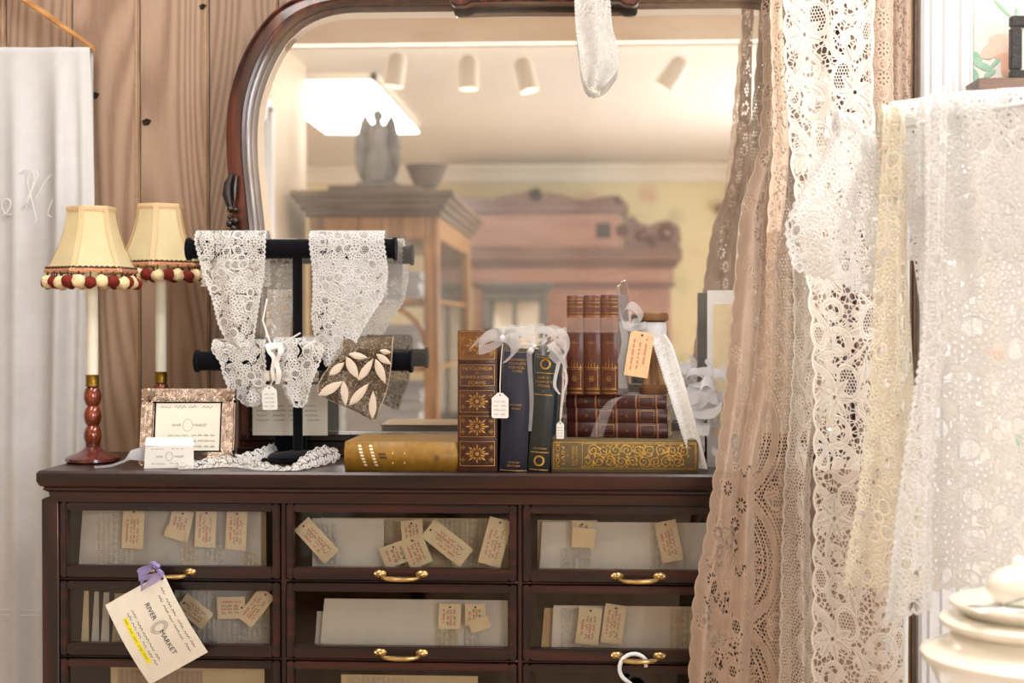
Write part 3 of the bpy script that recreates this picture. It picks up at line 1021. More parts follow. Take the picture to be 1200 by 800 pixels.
# ---- track with five spot heads, seen in the mirror
trk_y = by0 - 0.03
tx0, tx1 = VR(440, 50, 6.2).x, VR(830, 50, 6.2).x
rail = thing('track_rail', ((tx0 + tx1) / 2, trk_y, ZC), 'white lighting track on the ceiling, seen in the mirror', 'light track')
MB().box(tx0, tx1, trk_y - 0.018, trk_y + 0.018, ZC - 0.022, ZC).build('rail', 'white_fixture', rail, world=True, bevel=0.003)
MB().box(tx0 - 0.05, tx0 + 0.01, trk_y - 0.024, trk_y + 0.024, ZC - 0.03, ZC).build('end_feed', 'white_fixture', rail, world=True, bevel=0.003)
heads = [(465, 84, 0.15, 0.5), (550, 87, 0.0, 0.0), (616, 90, -0.25, 0.25), (706, 92, 0.5, -0.5), (788, 88, 0.6, 0.6)]
for i, (px, py, tilt, yaw) in enumerate(heads):
    c = VR(px, py, 6.23)
    t = thing('track_spotlight', (c.x, trk_y, ZC - 0.022), ['white track spotlight nearest the bright ceiling panel', 'white track spotlight hanging straight down, second along the track', 'white track spotlight tilted aside, middle of the track',
              'lit white track spotlight behind the hanging lace scrap', 'lit white track spotlight at the far end of the track'][i], 'spotlight', 'track spotlights')
    MB().tube([(0, 0, 0), (0, 0, -0.045)], 0.008, 10).build('stem', 'white_fixture', t)
    hd = MB()
    M = Matrix.Translation((0, 0, c.z - ZC + 0.022)) @ Matrix.Rotation(yaw * 0.3, 4, 'Z') @ Matrix.Rotation(tilt, 4, 'Y')
    hd.lathe([(0.004, 0.078), (0.026, 0.074), (0.04, 0.055), (0.044, 0.03), (0.045, -0.07), (0.041, -0.072), (0.040, -0.05)], 20, M=M)
    h = hd.build('head', 'white_fixture', t)
    bl = MB().lathe([(0.002, -0.062), (0.034, -0.06), (0.038, -0.05), (0.02, -0.04)], 18, M=M)
    bl.build('bulb', 'lamp_glow', h)
    sp = bpy.data.lights.new('spot_beam', 'SPOT')
    sp.energy = 14 if i > 2 else 7
    sp.color = (1.0, 0.88, 0.7)
    sp.spot_size = math.radians(75)
    sp.shadow_soft_size = 0.04
    so = bpy.data.objects.new('spot_beam', sp)
    so.matrix_world = Matrix.Translation((c.x, trk_y, ZC - 0.022)) @ M @ Matrix.Translation((0, 0, -0.085))
    COL.objects.link(so)

# ---- oak display case, standing behind the camera and seen in the mirror
CV0, CV1 = 6.6, 8.4
cxl, cxr = VR(362, 300, CV0).x, VR(514, 300, CV0).x
cy1, cy0 = 2 * YM - CV0, 2 * YM - CV1           # front (towards the mirror) and back
ctop = VR(440, 224, CV0).z
oc = thing('display_case', ((cxl + cxr) / 2, (cy0 + cy1) / 2, 0), 'tall oak glass display case with heavy cornice, reflected in the mirror', 'display case')
def B(name, mat, *a, parent=oc, bevel=0.003):
    return MB().box(*a).build(name, mat, parent, world=True, bevel=bevel)
ov = 0.05
cor = MB()
for k, (o_, z0, z1) in enumerate([(0.075, -0.035, 0.0), (0.055, -0.06, -0.03), (0.035, -0.09, -0.055), (0.015, -0.12, -0.085)]):
    cor.box(cxl - o_, cxr + o_, cy0 - o_, cy1 + o_, ctop + z0, ctop + z1)
cor.build('cornice', 'grey_oak', oc, world=True, bevel=0.006)
MB().box(cxl + 0.08, cxr - 0.1, cy0 + 0.1, cy1 - 0.06, ctop, ctop + 0.035).build('top_step', 'grey_oak', oc, world=True, bevel=0.006)
B('frieze', 'oak', cxl, cxr, cy0, cy1, ctop - 0.22, ctop - 0.118)
pw_ = 0.07
for x in (cxl, cxr - pw_):
    for y in (cy0, cy1 - pw_):
        B('post', 'oak', x, x + pw_, y, y + pw_, 0.0, ctop - 0.21, bevel=0.006)
B('base', 'oak', cxl, cxr, cy0, cy1, 0.0, 0.16)
for z in (0.62, 1.0, 1.32):
    B('shelf', 'oak', cxl + 0.02, cxr - 0.02, cy0 + 0.02, cy1 - 0.02, z, z + 0.018)
B('pane', 'case_glass', cxl + pw_, cxr - pw_, cy1 - 0.03, cy1 - 0.026, 0.16, ctop - 0.22, bevel=0)
B('pane', 'case_glass', cxr - 0.03, cxr - 0.026, cy0 + pw_, cy1 - pw_, 0.16, ctop - 0.22, bevel=0)
B('back_panel', 'cream_paint', cxl + 0.01, cxl + 0.02, cy0 + pw_, cy1 - pw_, 0.16, ctop - 0.22, bevel=0)
# arched rail in the front glass
ar = MB()
ar.tube([(cxl + pw_ + (cxr - cxl - 2 * pw_) * (0.5 - 0.5 * math.cos(PI * k / 16)), cy1 - 0.028, 1.12 + 0.2 * math.sin(PI * k / 16)) for k in range(17)], 0.012, 8)
ar.build('arched_rail', 'oak', oc, world=True)
# white linens folded on the case's shelves
for zi, z in enumerate((0.638, 1.018, 1.338)):
    for k in range(2):
        y = cy0 + 0.32 + k * 0.72
        h_ = (0.26, 0.2, 0.14)[zi]
        if z + h_ > ctop - 0.22: h_ = ctop - 0.24 - z
        st = MB()
        n = 5
        for j in range(n):
            st.box(cxl + 0.12 + 0.006 * (j % 2), cxr - 0.1 - 0.01 * (j % 3), y, y + 0.5, z + h_ * j / n + 0.001, z + h_ * (j + 1) / n - 0.002)
        o = st.build('folded_linen', 'linen', None, bevel=0.008, seg=2, base=True)
        tag(o, 'folded stack of white linen on the %s shelf of the oak display case' % ('lowest', 'middle', 'highest')[zi], 'linen', 'linens inside the display case')

# statuette on the case: winged figure of weathered plaster
sp0 = VR(443, 224, CV0 + 0.3)
st = thing('angel_statuette', (sp0.x, sp0.y, ctop + 0.035), 'weathered grey winged plaster statuette standing on the oak display case', 'statuette')
b_ = MB()
b_.box(-0.1, 0.1, -0.06, 0.06, 0, 0.035)
b_.build('plinth', 'plaster_grey', st, bevel=0.006)
b_ = MB()
b_.lathe([(0.075, 0.035), (0.08, 0.08), (0.06, 0.16), (0.045, 0.22), (0.055, 0.27), (0.05, 0.30), (0.02, 0.325), (0.018, 0.335)], 20, wob=lambda th, z: 1 + 0.1 * math.sin(6 * th + z * 20))
b_.lathe([(0.004, 0.325), (0.022, 0.335), (0.03, 0.355), (0.026, 0.38), (0.006, 0.394)], 16)
b_.build('figure', 'plaster_grey', st)
for s_ in (-1, 1):
    wg = MB()
    poly = [(0, 0.30), (0.045, 0.375), (0.07, 0.33), (0.095, 0.2), (0.085, 0.1), (0.065, 0.05), (0.04, 0.14), (0.015, 0.22)]
    M = Matrix.Translation((0.02 * s_, -0.03, 0.0)) @ Matrix.Rotation(0.5 * s_, 4, 'Z')
    wg.prism([(x * s_ * 1.1, z) for x, z in poly], -0.01, 0.01, M @ Matrix.Rotation(PI / 2, 4, 'X'))
    wg.build('wing', 'plaster_grey', st, bevel=0.004)
# shallow basket beside it
bp0 = VR(500, 224, CV0 + 0.25)
bk = MB()
bk.lathe([(0.05, 0.0), (0.065, 0.025), (0.098, 0.10), (0.106, 0.107), (0.101, 0.111), (0.09, 0.1), (0.055, 0.025), (0.01, 0.018)], 26, wob=lambda th, z: 1 + 0.05 * math.sin(13 * th + 60 * z))
o = bk.build('basket', 'basket_brown', None, base=True)
o.location = (bp0.x, bp0.y, ctop + 0.0355)
tag(o, 'small woven brown basket on the oak display case', 'basket')
ox, oy = 0, 0

# ---- carved pink-brown armoire against the wallpaper, seen in the mirror
AV = 10.95
def A(px, py): return VR(px, py, AV)
ax0, ax1 = A(556, 300).x, A(786, 300).x
ayf = 2 * YM - AV
ayb = YB + 0.02
zc1, zc0 = A(650, 291).z, A(650, 307).z           # main cornice
zb = A(650, 265).z
zt_ = A(630, 228).z
arm = thing('armoire', ((ax0 + ax1) / 2, (ayf + ayb) / 2, 0), 'carved pink-brown wooden armoire with crested top, reflected in the mirror', 'armoire')
def AB(name, x0, x1, z0, z1, yo=0.0, mat='armoire_wood', bevel=0.006):
    return MB().box(x0, x1, ayb, ayf + yo, z0, z1).build(name, mat, arm, world=True, bevel=bevel)
AB('body', ax0, ax1, 0, zc0 - 0.02)
AB('cornice', ax0 - 0.06, ax1 + 0.08, zc0, zc1, 0.10, 'armoire_dark')
AB('cornice_moulding', ax0 - 0.03, ax1 + 0.05, zc0 - 0.04, zc0, 0.06, 'armoire_dark')
AB('frieze', ax0 - 0.02, ax1 + 0.02, zc0 - 0.16, zc0 - 0.04, 0.025)
AB('frieze_moulding', ax0 - 0.02, ax1 + 0.03, zc0 - 0.19, zc0 - 0.16, 0.045, 'armoire_dark')
ux0, ux1 = A(523, 250).x, A(733, 250).x
zu0, zu1 = A(650, 250).z, A(650, 240).z
AB('upper_frieze', ux0 + 0.05, ux1 - 0.02, zc1, zu0, 0.02)
AB('upper_cornice', ux0 - 0.02, ux1 + 0.02, zu0, zu1, 0.07, 'armoire_dark')
cr = [(523, 241), (523, 232), (532, 228), (545, 232), (575, 233), (600, 229), (612, 227), (622, 222), (630, 230), (645, 226), (665, 231), (690, 236), (702, 231), (722, 229), (733, 236), (733, 241)]
mb = MB()
pts = [A(x, y) for x, y in cr]
mb.prism([(p.x, p.z) for p in pts], 0, 0.05, Matrix(((1, 0, 0, 0), (0, 0, 1, ayf - 0.02), (0, 1, 0, 0), (0, 0, 0, 1))))
mb.build('crest', 'armoire_dark', arm, world=True, bevel=0.004)
sc_ = [(733, 291), (733, 256), (742, 253), (750, 262), (760, 265), (772, 260), (784, 258), (796, 266), (798, 280), (795, 291)]
pts = [A(x, y) for x, y in sc_]
mb = MB()
mb.prism([(p.x, p.z) for p in pts], 0, 0.05, Matrix(((1, 0, 0, 0), (0, 0, 1, ayf - 0.02), (0, 1, 0, 0), (0, 0, 0, 1))))
mb.build('scroll_bracket', 'armoire_dark', arm, world=True, bevel=0.004)
for (px, py, r) in [(628, 228, 0.05), (780, 273, 0.07), (752, 276, 0.05), (729, 270, 0.045), (765, 282, 0.04), (724, 234, 0.03), (530, 234, 0.03)]:
    c = A(px, py)
    M = Matrix.Translation((c.x, ayf + 0.03, c.z)) @ Matrix.Rotation(PI / 2, 4, 'X')
    MB().lathe([(r * 0.15, -0.035), (r * 0.4, -0.03), (r * 0.55, -0.005), (r * 0.8, -0.018), (r, 0.0), (r, 0.02)], 16, M=M, wob=lambda th, z: 1 + 0.12 * math.sin(7 * th)).build('rosette', 'carved_dark' if px in (628,) else 'armoire_dark', arm, world=True)
sq = A(708, 271)
MB().box(sq.x - 0.06, sq.x + 0.05, ayf + 0.01, ayf + 0.035, sq.z - 0.05, sq.z + 0.06).build('carved_block', 'carved_dark', arm, world=True, bevel=0.01)
xm = (ax0 + ax1) / 2
for x0, x1 in ((ax0 + 0.06, xm - 0.01), (xm + 0.01, ax1 - 0.06)):
    d = MB().box(x0, x1, ayf, ayf + 0.022, 0.3, zc0 - 0.22).build('door', 'armoire_wood', arm, world=True, bevel=0.006)
    MB().box(x0 + 0.1, x1 - 0.1, ayf + 0.022, ayf + 0.034, 0.42, zc0 - 0.32).build('door_panel', 'armoire_wood', d, world=True, bevel=0.01)

# ---- small grey-green cabinet between them
SV = 9.6
def Sx(px, py): return VR(px, py, SV)
s0, s1 = Sx(566, 340), Sx(640, 340)
sy = 2 * YM - SV
szt = Sx(600, 331).z
sm = thing('small_cabinet', ((s0.x + s1.x) / 2, sy - 0.2, 0), 'low slate-green glazed cabinet in front of the armoire, seen in the mirror', 'cabinet')
MB().box(s0.x - 0.03, s1.x + 0.05, sy - 0.45, sy + 0.04, szt - 0.03, szt).box(s0.x - 0.01, s1.x + 0.025, sy - 0.43, sy + 0.02, szt - 0.06, szt - 0.03).box(s0.x, s1.x, sy - 0.42, sy, szt - 0.12, szt - 0.06).build('cornice', 'slate_green', sm, world=True, bevel=0.006)
for x in (s0.x, s1.x - 0.05):
    for y in (sy - 0.42, sy - 0.05):
        MB().box(x, x + 0.05, y, y + 0.05, 0, szt - 0.1).build('post', 'slate_green', sm, world=True, bevel=0.004)
MB().box((s0.x + s1.x) / 2 - 0.015, (s0.x + s1.x) / 2 + 0.015, sy - 0.04, sy - 0.01, 0.1, szt - 0.1).build('mullion', 'slate_green', sm, world=True)
MB().box(s0.x, s1.x, sy - 0.42, sy, 0.0, 0.6).build('base', 'slate_green', sm, world=True, bevel=0.004)
MB().box(s0.x + 0.04, s1.x - 0.04, sy - 0.4, sy - 0.38, 0.6, szt - 0.12).build('back_panel', 'beige_paint', sm, world=True)
# carved wall bracket high on the wallpaper
bw = VR(858, 250, 11.5)
wb = thing('wall_bracket', (bw.x, YB, bw.z - 0.2), 'small carved brown bracket shelf on the yellow wallpaper', 'shelf')
MB().box(bw.x - 0.13, bw.x + 0.13, YB, YB + 0.16, bw.z + 0.02, bw.z + 0.07).build('ledge', 'armoire_wood', wb, world=True, bevel=0.012)
MB().lathe([(0.01, -0.2), (0.03, -0.16), (0.04, -0.1), (0.08, 0.0), (0.09, 0.03)], 16, c=(bw.x, YB + 0.09, bw.z)).build('bracket', 'armoire_wood', wb, world=True)

# ================================================================== the mirror
MX = W(638, 200, YM).x
outer_px = [(530, -14), (430, -12), (372, -9), (330, 6), (303, 33), (282, 70), (269, 112), (265, 150), (266, 190), (270, 235), (274, 285), (277, 340), (279, 400), (279, 460), (279, 532)]
inner_px = [(530, 2), (440, 3), (392, 5), (356, 17), (330, 38), (311, 68), (297, 105), (291, 140), (291, 185), (296, 235), (301, 285), (302, 340), (299, 400), (296, 455), (295, 508)]
YFR = YM - 0.03
op = [W(x, y, YFR) for x, y in outer_px]
ip = [W(x, y, YFR) for x, y in inner_px]
def mirrored(l):
    return l + [Vector((2 * MX - p.x, p.y, p.z)) for p in reversed(l)]
op2, ip2 = mirrored(op), mirrored(ip)
def refine(l, n=5):
    out = []
    k = len(l)
    for i in range(k - 1):
        p0, p1, p2, p3 = l[max(i - 1, 0)], l[i], l[i + 1], l[min(i + 2, k - 1)]
        for j in range(n):
            t = j / n
            out.append(0.5 * ((2 * p1) + (p2 - p0) * t + (2 * p0 - 5 * p1 + 4 * p2 - p3) * t * t + (3 * p1 - p0 - 3 * p2 + p3) * t ** 3))
    out.append(l[-1])
    return out
ops, ips = refine(op), refine(ip)
opl, ipl = mirrored(ops), mirrored(ips)
mir = thing('wall_mirror', (MX, YM + 0.02, ZT), 'large mahogany framed mirror with rounded shoulders, standing on the cabinet', 'mirror')
fr = MB()
prof = [(0.0, 0.03), (0.0, 0.0), (0.05, -0.006), (0.14, -0.008), (0.2, -0.002), (0.5, -0.006), (0.72, -0.008), (0.8, -0.014), (0.92, -0.012), (1.0, -0.002), (1.0, 0.03)]
n = len(prof)
vs = []
for a, b in zip(opl, ipl):
    for q, d in prof:
        p = a.lerp(b, q)
        vs.append((p.x, YFR + d, p.z))
fs = []
k = len(opl)
for i in range(k - 1):
    for j in range(n - 1):
        fs.append((i * n + j, i * n + j + 1, (i + 1) * n + j + 1, (i + 1) * n + j))
# the half built list runs top-centre -> bottom, then bottom -> top; close it at the top, leave the base to the rail
fs += [((k - 1) * n + j, (k - 1) * n + j + 1, j + 1, j) for j in range(n - 1)]
# remove the jump across the bottom
h = len(ops)
fs = [f for f in fs if not (min(f) // n == h - 1 and max(f) // n == h)]
fr.add(vs, fs)
fr.build('frame', 'mirror_wood', mir, world=True, angle=30)
zb_in = ip[-1].z
bt = MB()
xl_, xr_ = ops[-1].x, 2 * MX - ops[-1].x
bt.box(xl_, xr_, YFR - 0.004, YFR + 0.03, ZT + 0.0, zb_in - 0.012).box(xl_ + 0.005, xr_ - 0.005, YFR - 0.012, YFR + 0.03, zb_in - 0.014, zb_in)
bt.box(xl_, xr_, YFR - 0.012, YFR + 0.03, ZT, ZT + 0.018)
bt.build('bottom_rail', 'mahogany', mir, world=True, bevel=0.003)
MB().box(xl_ + 0.01, xr_ - 0.01, YFR + 0.034, YFR + 0.049, ZT, zb_in + 0.1).build('backing_rail', 'mahogany', mir, world=True)
# glass with a bevelled border
cen = Vector((MX, YM, (ZT + 1.75) / 2))
def inset(l, d):
    out = []
    k = len(l)
    for i in range(k):
        a, b = l[i - 1], l[(i + 1) % k]
        t = (b - a)
        nrm = Vector((-t.z, 0, t.x))
        if nrm.length < 1e-9: nrm = Vector((0, 0, 1))
        nrm.normalize()
        if nrm.dot(cen - l[i]) < 0: nrm = -nrm
        out.append(l[i] + nrm * d)
    return out
loop = ipl
gl0 = [Vector((p.x, YM + 0.0016, p.z)) for p in inset(loop, -0.006)]
ins = inset(loop, 0.024)
zmin = zb_in + 0.0005
for i in (h - 1, h):
    ins[i].z = zb_in
for p in ins:
    p.z = max(p.z, zb_in)
gl1 = [Vector((p.x, YM, p.z)) for p in ins]
g = MB()
k = len(gl0)
g.add(gl0 + gl1, [(i, (i + 1) % k, k + (i + 1) % k, k + i) for i in range(k) if i != h - 1])
g.build('bevel_glass', 'old_mirror', mir, world=True, angle=1.0)
g = MB()
g.add(gl1, [tuple(range(k))])
g.build('glass', 'old_mirror', mir, world=True, smooth=False)
# carved scrolls on the frame's side and the crest at the top
for s_ in (1, -1):
    cv = MB()
    def mpx(x, y):
        p = W(x, y, YFR - 0.012)
        return p if s_ == 1 else Vector((2 * MX - p.x, p.y, p.z))
    cv.tube([mpx(272, 203), mpx(267, 215), mpx(266, 228), mpx(269, 240), mpx(274, 248)], [0.003, 0.008, 0.010, 0.007, 0.003], 10)
    cv.tube([mpx(277, 205), mpx(275, 220), mpx(275, 236)], [0.003, 0.005, 0.002], 8)
    for (x, y, r) in [(270, 245, 0.007), (276, 246, 0.006), (269, 254, 0.005), (276, 259, 0.008), (269, 262, 0.007), (274, 268, 0.008), (268, 272, 0.006), (277, 274, 0.006), (272, 280, 0.007)]:
        p = mpx(x, y)
        cv.lathe([(r * 0.2, -r), (r * 0.8, -r * 0.6), (r, 0), (r * 0.8, r * 0.6), (r * 0.2, r)], 10, c=p)
    cv.build('carved_scroll', 'carved_dark', mir, world=True)
cp = [(527, -14), (527, 3), (533, 7), (545, 7), (553, 3), (600, 2), (690, 2), (726, 2), (733, 6), (744, 7), (749, 3), (749, -14)]
pts = [W(x, y, YFR - 0.02) for x, y in cp]
mb = MB()
mb.prism([(p.x, p.z) for p in pts], 0, 0.03, Matrix(((1, 0, 0, 0), (0, 0, 1, YFR - 0.025), (0, 1, 0, 0), (0, 0, 0, 1))))
mb.build('crest', 'mirror_wood', mir, world=True, bevel=0.003)

# ================================================================== the haberdashery cabinet
def cx_(px): return W(px, 640, YF).x
def cz_(py): return W(470, py, YF).z
YBK = 2.76
XL0, XR0 = cx_(50), cx_(898)
cab = thing('haberdashery_cabinet', ((XL0 + XR0) / 2, (YF + YBK) / 2, 0), 'dark mahogany haberdashery cabinet with glass-fronted drawers and brass pulls', 'cabinet')
top = MB()
xo0, xo1 = W(46, 553, YT).x, XR0 + 0.012
prof = [(0.0, 0.0), (0.004, -0.004), (0.004, -0.018), (0.0, -0.026), (-0.006, -0.029), (-0.004, -0.033), (-0.012, -0.038), (-0.014, -0.055)]
vs = []
tv = []
for d, z in prof:
    # front, left, right run round the top board
    e = d
    tv.append([(xo0 - e, YBK, ZT + z), (xo0 - e, YT - e, ZT + z), (xo1 + e, YT - e, ZT + z), (xo1 + e, YBK, ZT + z)])
allv = [p for r in tv for p in r]
fs = [(i * 4 + j, i * 4 + j + 1, (i + 1) * 4 + j + 1, (i + 1) * 4 + j) for i in range(len(prof) - 1) for j in range(3)]
fs.append((0, 1, 2, 3))
L = len(prof)
fs.append(((L - 1) * 4 + 3, (L - 1) * 4 + 2, (L - 1) * 4 + 1, (L - 1) * 4))
fs.append(tuple(i * 4 for i in range(L)) + tuple(i * 4 + 3 for i in reversed(range(L))))
top.add(allv, fs)
top.build('top_board', 'mahogany', cab, world=True, angle=35)
def CB(name, x0, x1, y0, y1, z0, z1, mat='mahogany', bevel=0.002):
    return MB().box(x0, x1, y0, y1, z0, z1).build(name, mat, cab, world=True, bevel=bevel)
rowpy = [(591, 679.5), (684, 771.5), (776, 863), (868, 955), (960, 1047)]
colpx = [(71, 328), (336, 605.5), (613, 884)]
ztop_in = ZT - 0.05
zbot = cz_(1052)
# uprights and rails of the carcass, drawers sit between them
CB('side_panel', XL0, cx_(70), YF - 0.006, YBK, 0.0, ztop_in, 'mahogany_upright')
CB('side_panel', cx_(885), XR0, YF - 0.006, YBK, 0.0, ztop_in, 'mahogany_upright')
for a, b in ((328.6, 335.4), (606, 612.4)):
    CB('upright', cx_(a), cx_(b), YF + 0.001, YBK, zbot, ztop_in, 'mahogany_upright')
CB('back_panel', XL0, XR0, YBK - 0.01, YBK, 0.0, ztop_in, 'interior_wood', 0)
CB('front_rail', XL0, XR0, YF - 0.004, YF + 0.02, cz_(590), ztop_in)
for r in range(len(rowpy) - 1):
    CB('front_rail', XL0 + 0.01, XR0 - 0.01, YF + 0.002, YF + 0.02, cz_(rowpy[r + 1][0] - 0.4), cz_(rowpy[r][1] + 0.4))
CB('plinth', XL0, XR0, YF - 0.01, YBK, 0.0, zbot)

def handle_mesh():
    m = MB()
    for s_ in (-1, 1):
        M = Matrix.Translation((0.036 * s_, 0, 0)) @ Matrix.Rotation(PI / 2, 4, 'X')
        m.lathe([(0.0125, 0.0), (0.0125, 0.0015), (0.009, 0.004), (0.005, 0.005), (0.005, 0.010), (0.002, 0.012)], 14, M=M @ Matrix.Diagonal((0.9, 0.55, 1, 1)))
        M2 = Matrix.Translation((0.044 * s_, -0.002, 0))
        m.lathe([(0.001, -0.003), (0.0035, 0.0), (0.001, 0.003)], 8, M=M2)
    path = [(0.033 * math.cos(PI * k / 12), -0.009 - 0.011 * math.sin(PI * k / 12), -0.004 - 0.002 * math.sin(PI * k / 12)) for k in range(13)]
    m.tube(path, [0.0022 + 0.0022 * math.sin(PI * k / 12) for k in range(13)], 8)
    return m
DR = {}
for ri, (pa, pb) in enumerate(rowpy):
    for ci, (xa, xb) in enumerate(colpx):
        x0, x1 = cx_(xa), cx_(xb)
        z0, z1 = cz_(pb), cz_(pa)
        st = 0.0125; tr_ = 0.014; br = 0.0205
        m = MB()
        m.box(x0, x0 + st, YF - 0.004, YF + 0.014, z0, z1).box(x1 - st, x1, YF - 0.004, YF + 0.014, z0, z1)
        m.box(x0 + st, x1 - st, YF - 0.004, YF + 0.014, z1 - tr_, z1).box(x0 + st, x1 - st, YF - 0.004, YF + 0.014, z0, z0 + br)
        d = m.build('drawer', 'mahogany', cab, world=True, bevel=0.0022, seg=2)
        bx = MB()     # dark box behind the glass
        bx.box(x0 + 0.006, x0 + 0.011, YF + 0.014, YBK - 0.03, z0 + 0.004, z1 - 0.016).box(x1 - 0.011, x1 - 0.006, YF + 0.014, YBK - 0.03, z0 + 0.004, z1 - 0.016)
        bx.box(x0 + 0.006, x1 - 0.006, YF + 0.014, YBK - 0.03, z0 + 0.004, z0 + 0.010).box(x0 + 0.006, x1 - 0.006, YBK - 0.04, YBK - 0.03, z0 + 0.004, z1 - 0.016)
        bx.build('drawer_box', 'interior_wood', d, world=True)
        MB().box(x0 + st - 0.003, x1 - st + 0.003, YF + 0.004, YF + 0.0065, z0 + br - 0.003, z1 - tr_ + 0.003).build('pane', 'drawer_glass', d, world=True, smooth=False)
        hm = handle_mesh()
        M = Matrix.Translation(((x0 + x1) / 2, YF - 0.004, z0 + br * 0.5 + 0.001))
        hm.v = [M @ v for v in hm.v]
        hm.build('handle', 'brass', d, world=True)
        DR[(ri, ci)] = (x0 + st, x1 - st, z0 + 0.0105, z1 - tr_)

# ---- what lies in the glazed drawers
colname = ['left-hand', 'middle', 'right-hand']
rowname = ['top', 'second', 'third']
def dname(r, c): return '%s %s drawer' % (rowname[r], colname[c])
rs = random.Random(5)
LCARD = {}
def sheet_card(px0, px1, py0, py1, y, mat, label, rc, lean=0.0, skew=0.0, lace=None, cat='card'):
    """a mounting card standing behind the glass, with lace strips pinned on it"""
    zfloor = DR[rc][2]
    x0, x1 = W(px0, py1, y).x, W(px1, py1, y).x
    zt = W(px0, py0, y).z
    H = max(0.03, zt - zfloor)
    t = thing('sample_card', ((x0 + x1) / 2, y, zfloor), label, cat)
    hw = (x1 - x0) / 2
    M = Matrix.Rotation(-lean, 4, 'X')
    sk = skew
    m = MB()
    m.prism([(-hw, 0.0), (hw, 0.0), (hw, H), (-hw + sk, H)], -0.0006, 0.0006, M @ Matrix.Rotation(PI / 2, 4, 'X'))
    m.build('card', mat, t)
    for j, (u0, u1, z0, z1, lm) in enumerate(lace or []):
        nu, nv = max(6, int((u1 - u0) * 2 * hw / 0.0012)), max(6, int((z1 - z0) * H / 0.0012))
        uu, vv = np.meshgrid(np.linspace(u0, u1, nu), np.linspace(z0, z1, nv))
        X = -hw + uu * 2 * hw; Z = vv * H
        P = np.stack([X, -0.0022 - 0.0008 * np.sin(X * 700) - np.sin(lean) * 0 - 0 * X, Z], -1)
        f = Field(X * 1000, Z * 1000, np.random.default_rng(int(px0) + j))
        f.voronoi(3.6, 1.5, 0.7, seed=j)
        for k in range(int((z1 - z0) * H / 0.012) + 1):
            f.flower((-hw + (u0 + u1) * hw) * 1000, (z0 * H + 0.008 + k * 0.013) * 1000, 5.2, 6)
        if (u1 - u0) * hw * 2 > 0.03:
            for k in range(8):
                f.leaf((-hw + (u0 + (u1 - u0) * rs.random()) * 2 * hw) * 1000, (z0 + (z1 - z0) * rs.random()) * H * 1000, 12, 5, rs.random() * 6, vein=False)
        o = sheet('lace_sample', P, f.F.reshape(X.shape), f.C.reshape(X.shape), lm, t)
        o.rotation_euler = (-lean, 0, 0)
    return t
YD = YF + 0.030
S_ = sheet_card
lw_, lc_ = 'lace_white', 'lace_cream'
S_(92, 306, 597, 656, YD + 0.006, 'paper_grey', 'pale grey card pinned with lace strips in the top left-hand drawer', (0, 0), skew=0.008, lace=[(0.10, 0.30, 0.0, 0.95, lw_), (0.56, 0.66, 0.0, 0.5, lc_), (0.70, 0.80, 0.0, 0.4, lw_), (0.90, 0.98, 0.0, 0.3, lc_)])
S_(200, 312, 599, 660, YD + 0.02, 'paper_cream', 'cream card edge behind the grey card in the top left-hand drawer', (0, 0))
for k, (a, b, mt) in enumerate([(95, 104, 'paper_cream'), (107, 116, 'paper_grey'), (118, 128, 'paper_white'), (131, 160, 'paper_cream')]):
    S_(a, b, 692 + k, 748, YD + 0.004 + 0.003 * k, mt, ['narrow cream card edge', 'narrow grey card edge', 'narrow white card edge', 'cream card'][k] + ' in the second left-hand drawer', (1, 0), skew=0.006, lace=[(0.1, 0.9, 0.0, 0.8, lc_)] if k == 3 else None)
S_(205, 316, 688, 750, YD + 0.02, 'paper_grey', 'grey card covered in looped white lace in the second left-hand drawer', (1, 0), lace=[(0.05, 0.45, 0.0, 0.95, lw_), (0.5, 0.98, 0.0, 0.75, lw_)])
S_(130, 310, 781, 850, YD + 0.01, 'paper_cream', 'cream card with tan lace in the third left-hand drawer', (2, 0), lace=[(0.05, 0.6, 0.0, 0.95, 'lace_tan')])
S_(366, 450, 607, 660, YD + 0.012, 'paper_white', 'white card in cellophane with net lace in the top middle drawer', (0, 1), lace=[(0.05, 0.35, 0.1, 0.9, lw_)])
S_(376, 596, 606, 660, YD + 0.03, 'paper_cream', 'wide cream card of pale net lace in the top middle drawer', (0, 1), lace=[(0.34, 0.6, 0.0, 0.95, lc_), (0.64, 0.97, 0.0, 0.98, lc_)])
S_(375, 595, 701, 757, YD + 0.004, 'paper_white', 'wide plain white card leaning in the second middle drawer', (1, 1), skew=0.008, lace=[(0.615, 0.74, 0.0, 0.4, lc_), (0.77, 0.86, 0.0, 0.42, lw_)])
S_(369, 520, 716, 757, YD + 0.014, 'paper_grey', 'grey card edge behind the wide white card in the second middle drawer', (1, 1), skew=0.004)
S_(400, 560, 790, 850, YD + 0.01, 'paper_cream', 'cream lace card in the third middle drawer', (2, 1), lace=[(0.05, 0.5, 0.0, 0.95, lc_)])
S_(632, 860, 611, 668, YD + 0.004, 'paper_white', 'wide white card with net lace strips in the top right-hand drawer', (0, 2), skew=0.005, lace=[(0.11, 0.27, 0.0, 0.5, lw_), (0.57, 0.67, 0.0, 0.95, lw_)])
S_(630, 700, 609, 668, YD + 0.016, 'paper_cream', 'cream card edge behind the white card in the top right-hand drawer', (0, 2))
S_(646, 850, 709, 760, YD + 0.004, 'paper_white', 'wide white card with looped lace strips in the second right-hand drawer', (1, 2), skew=0.004, lace=[(0.06, 0.18, 0.0, 0.95, lw_), (0.68, 0.85, 0.0, 0.95, lc_)])
S_(634, 700, 712, 760, YD + 0.016, 'paper_kraft', 'tan card edge behind the white card in the second right-hand drawer', (1, 2), skew=0.006)

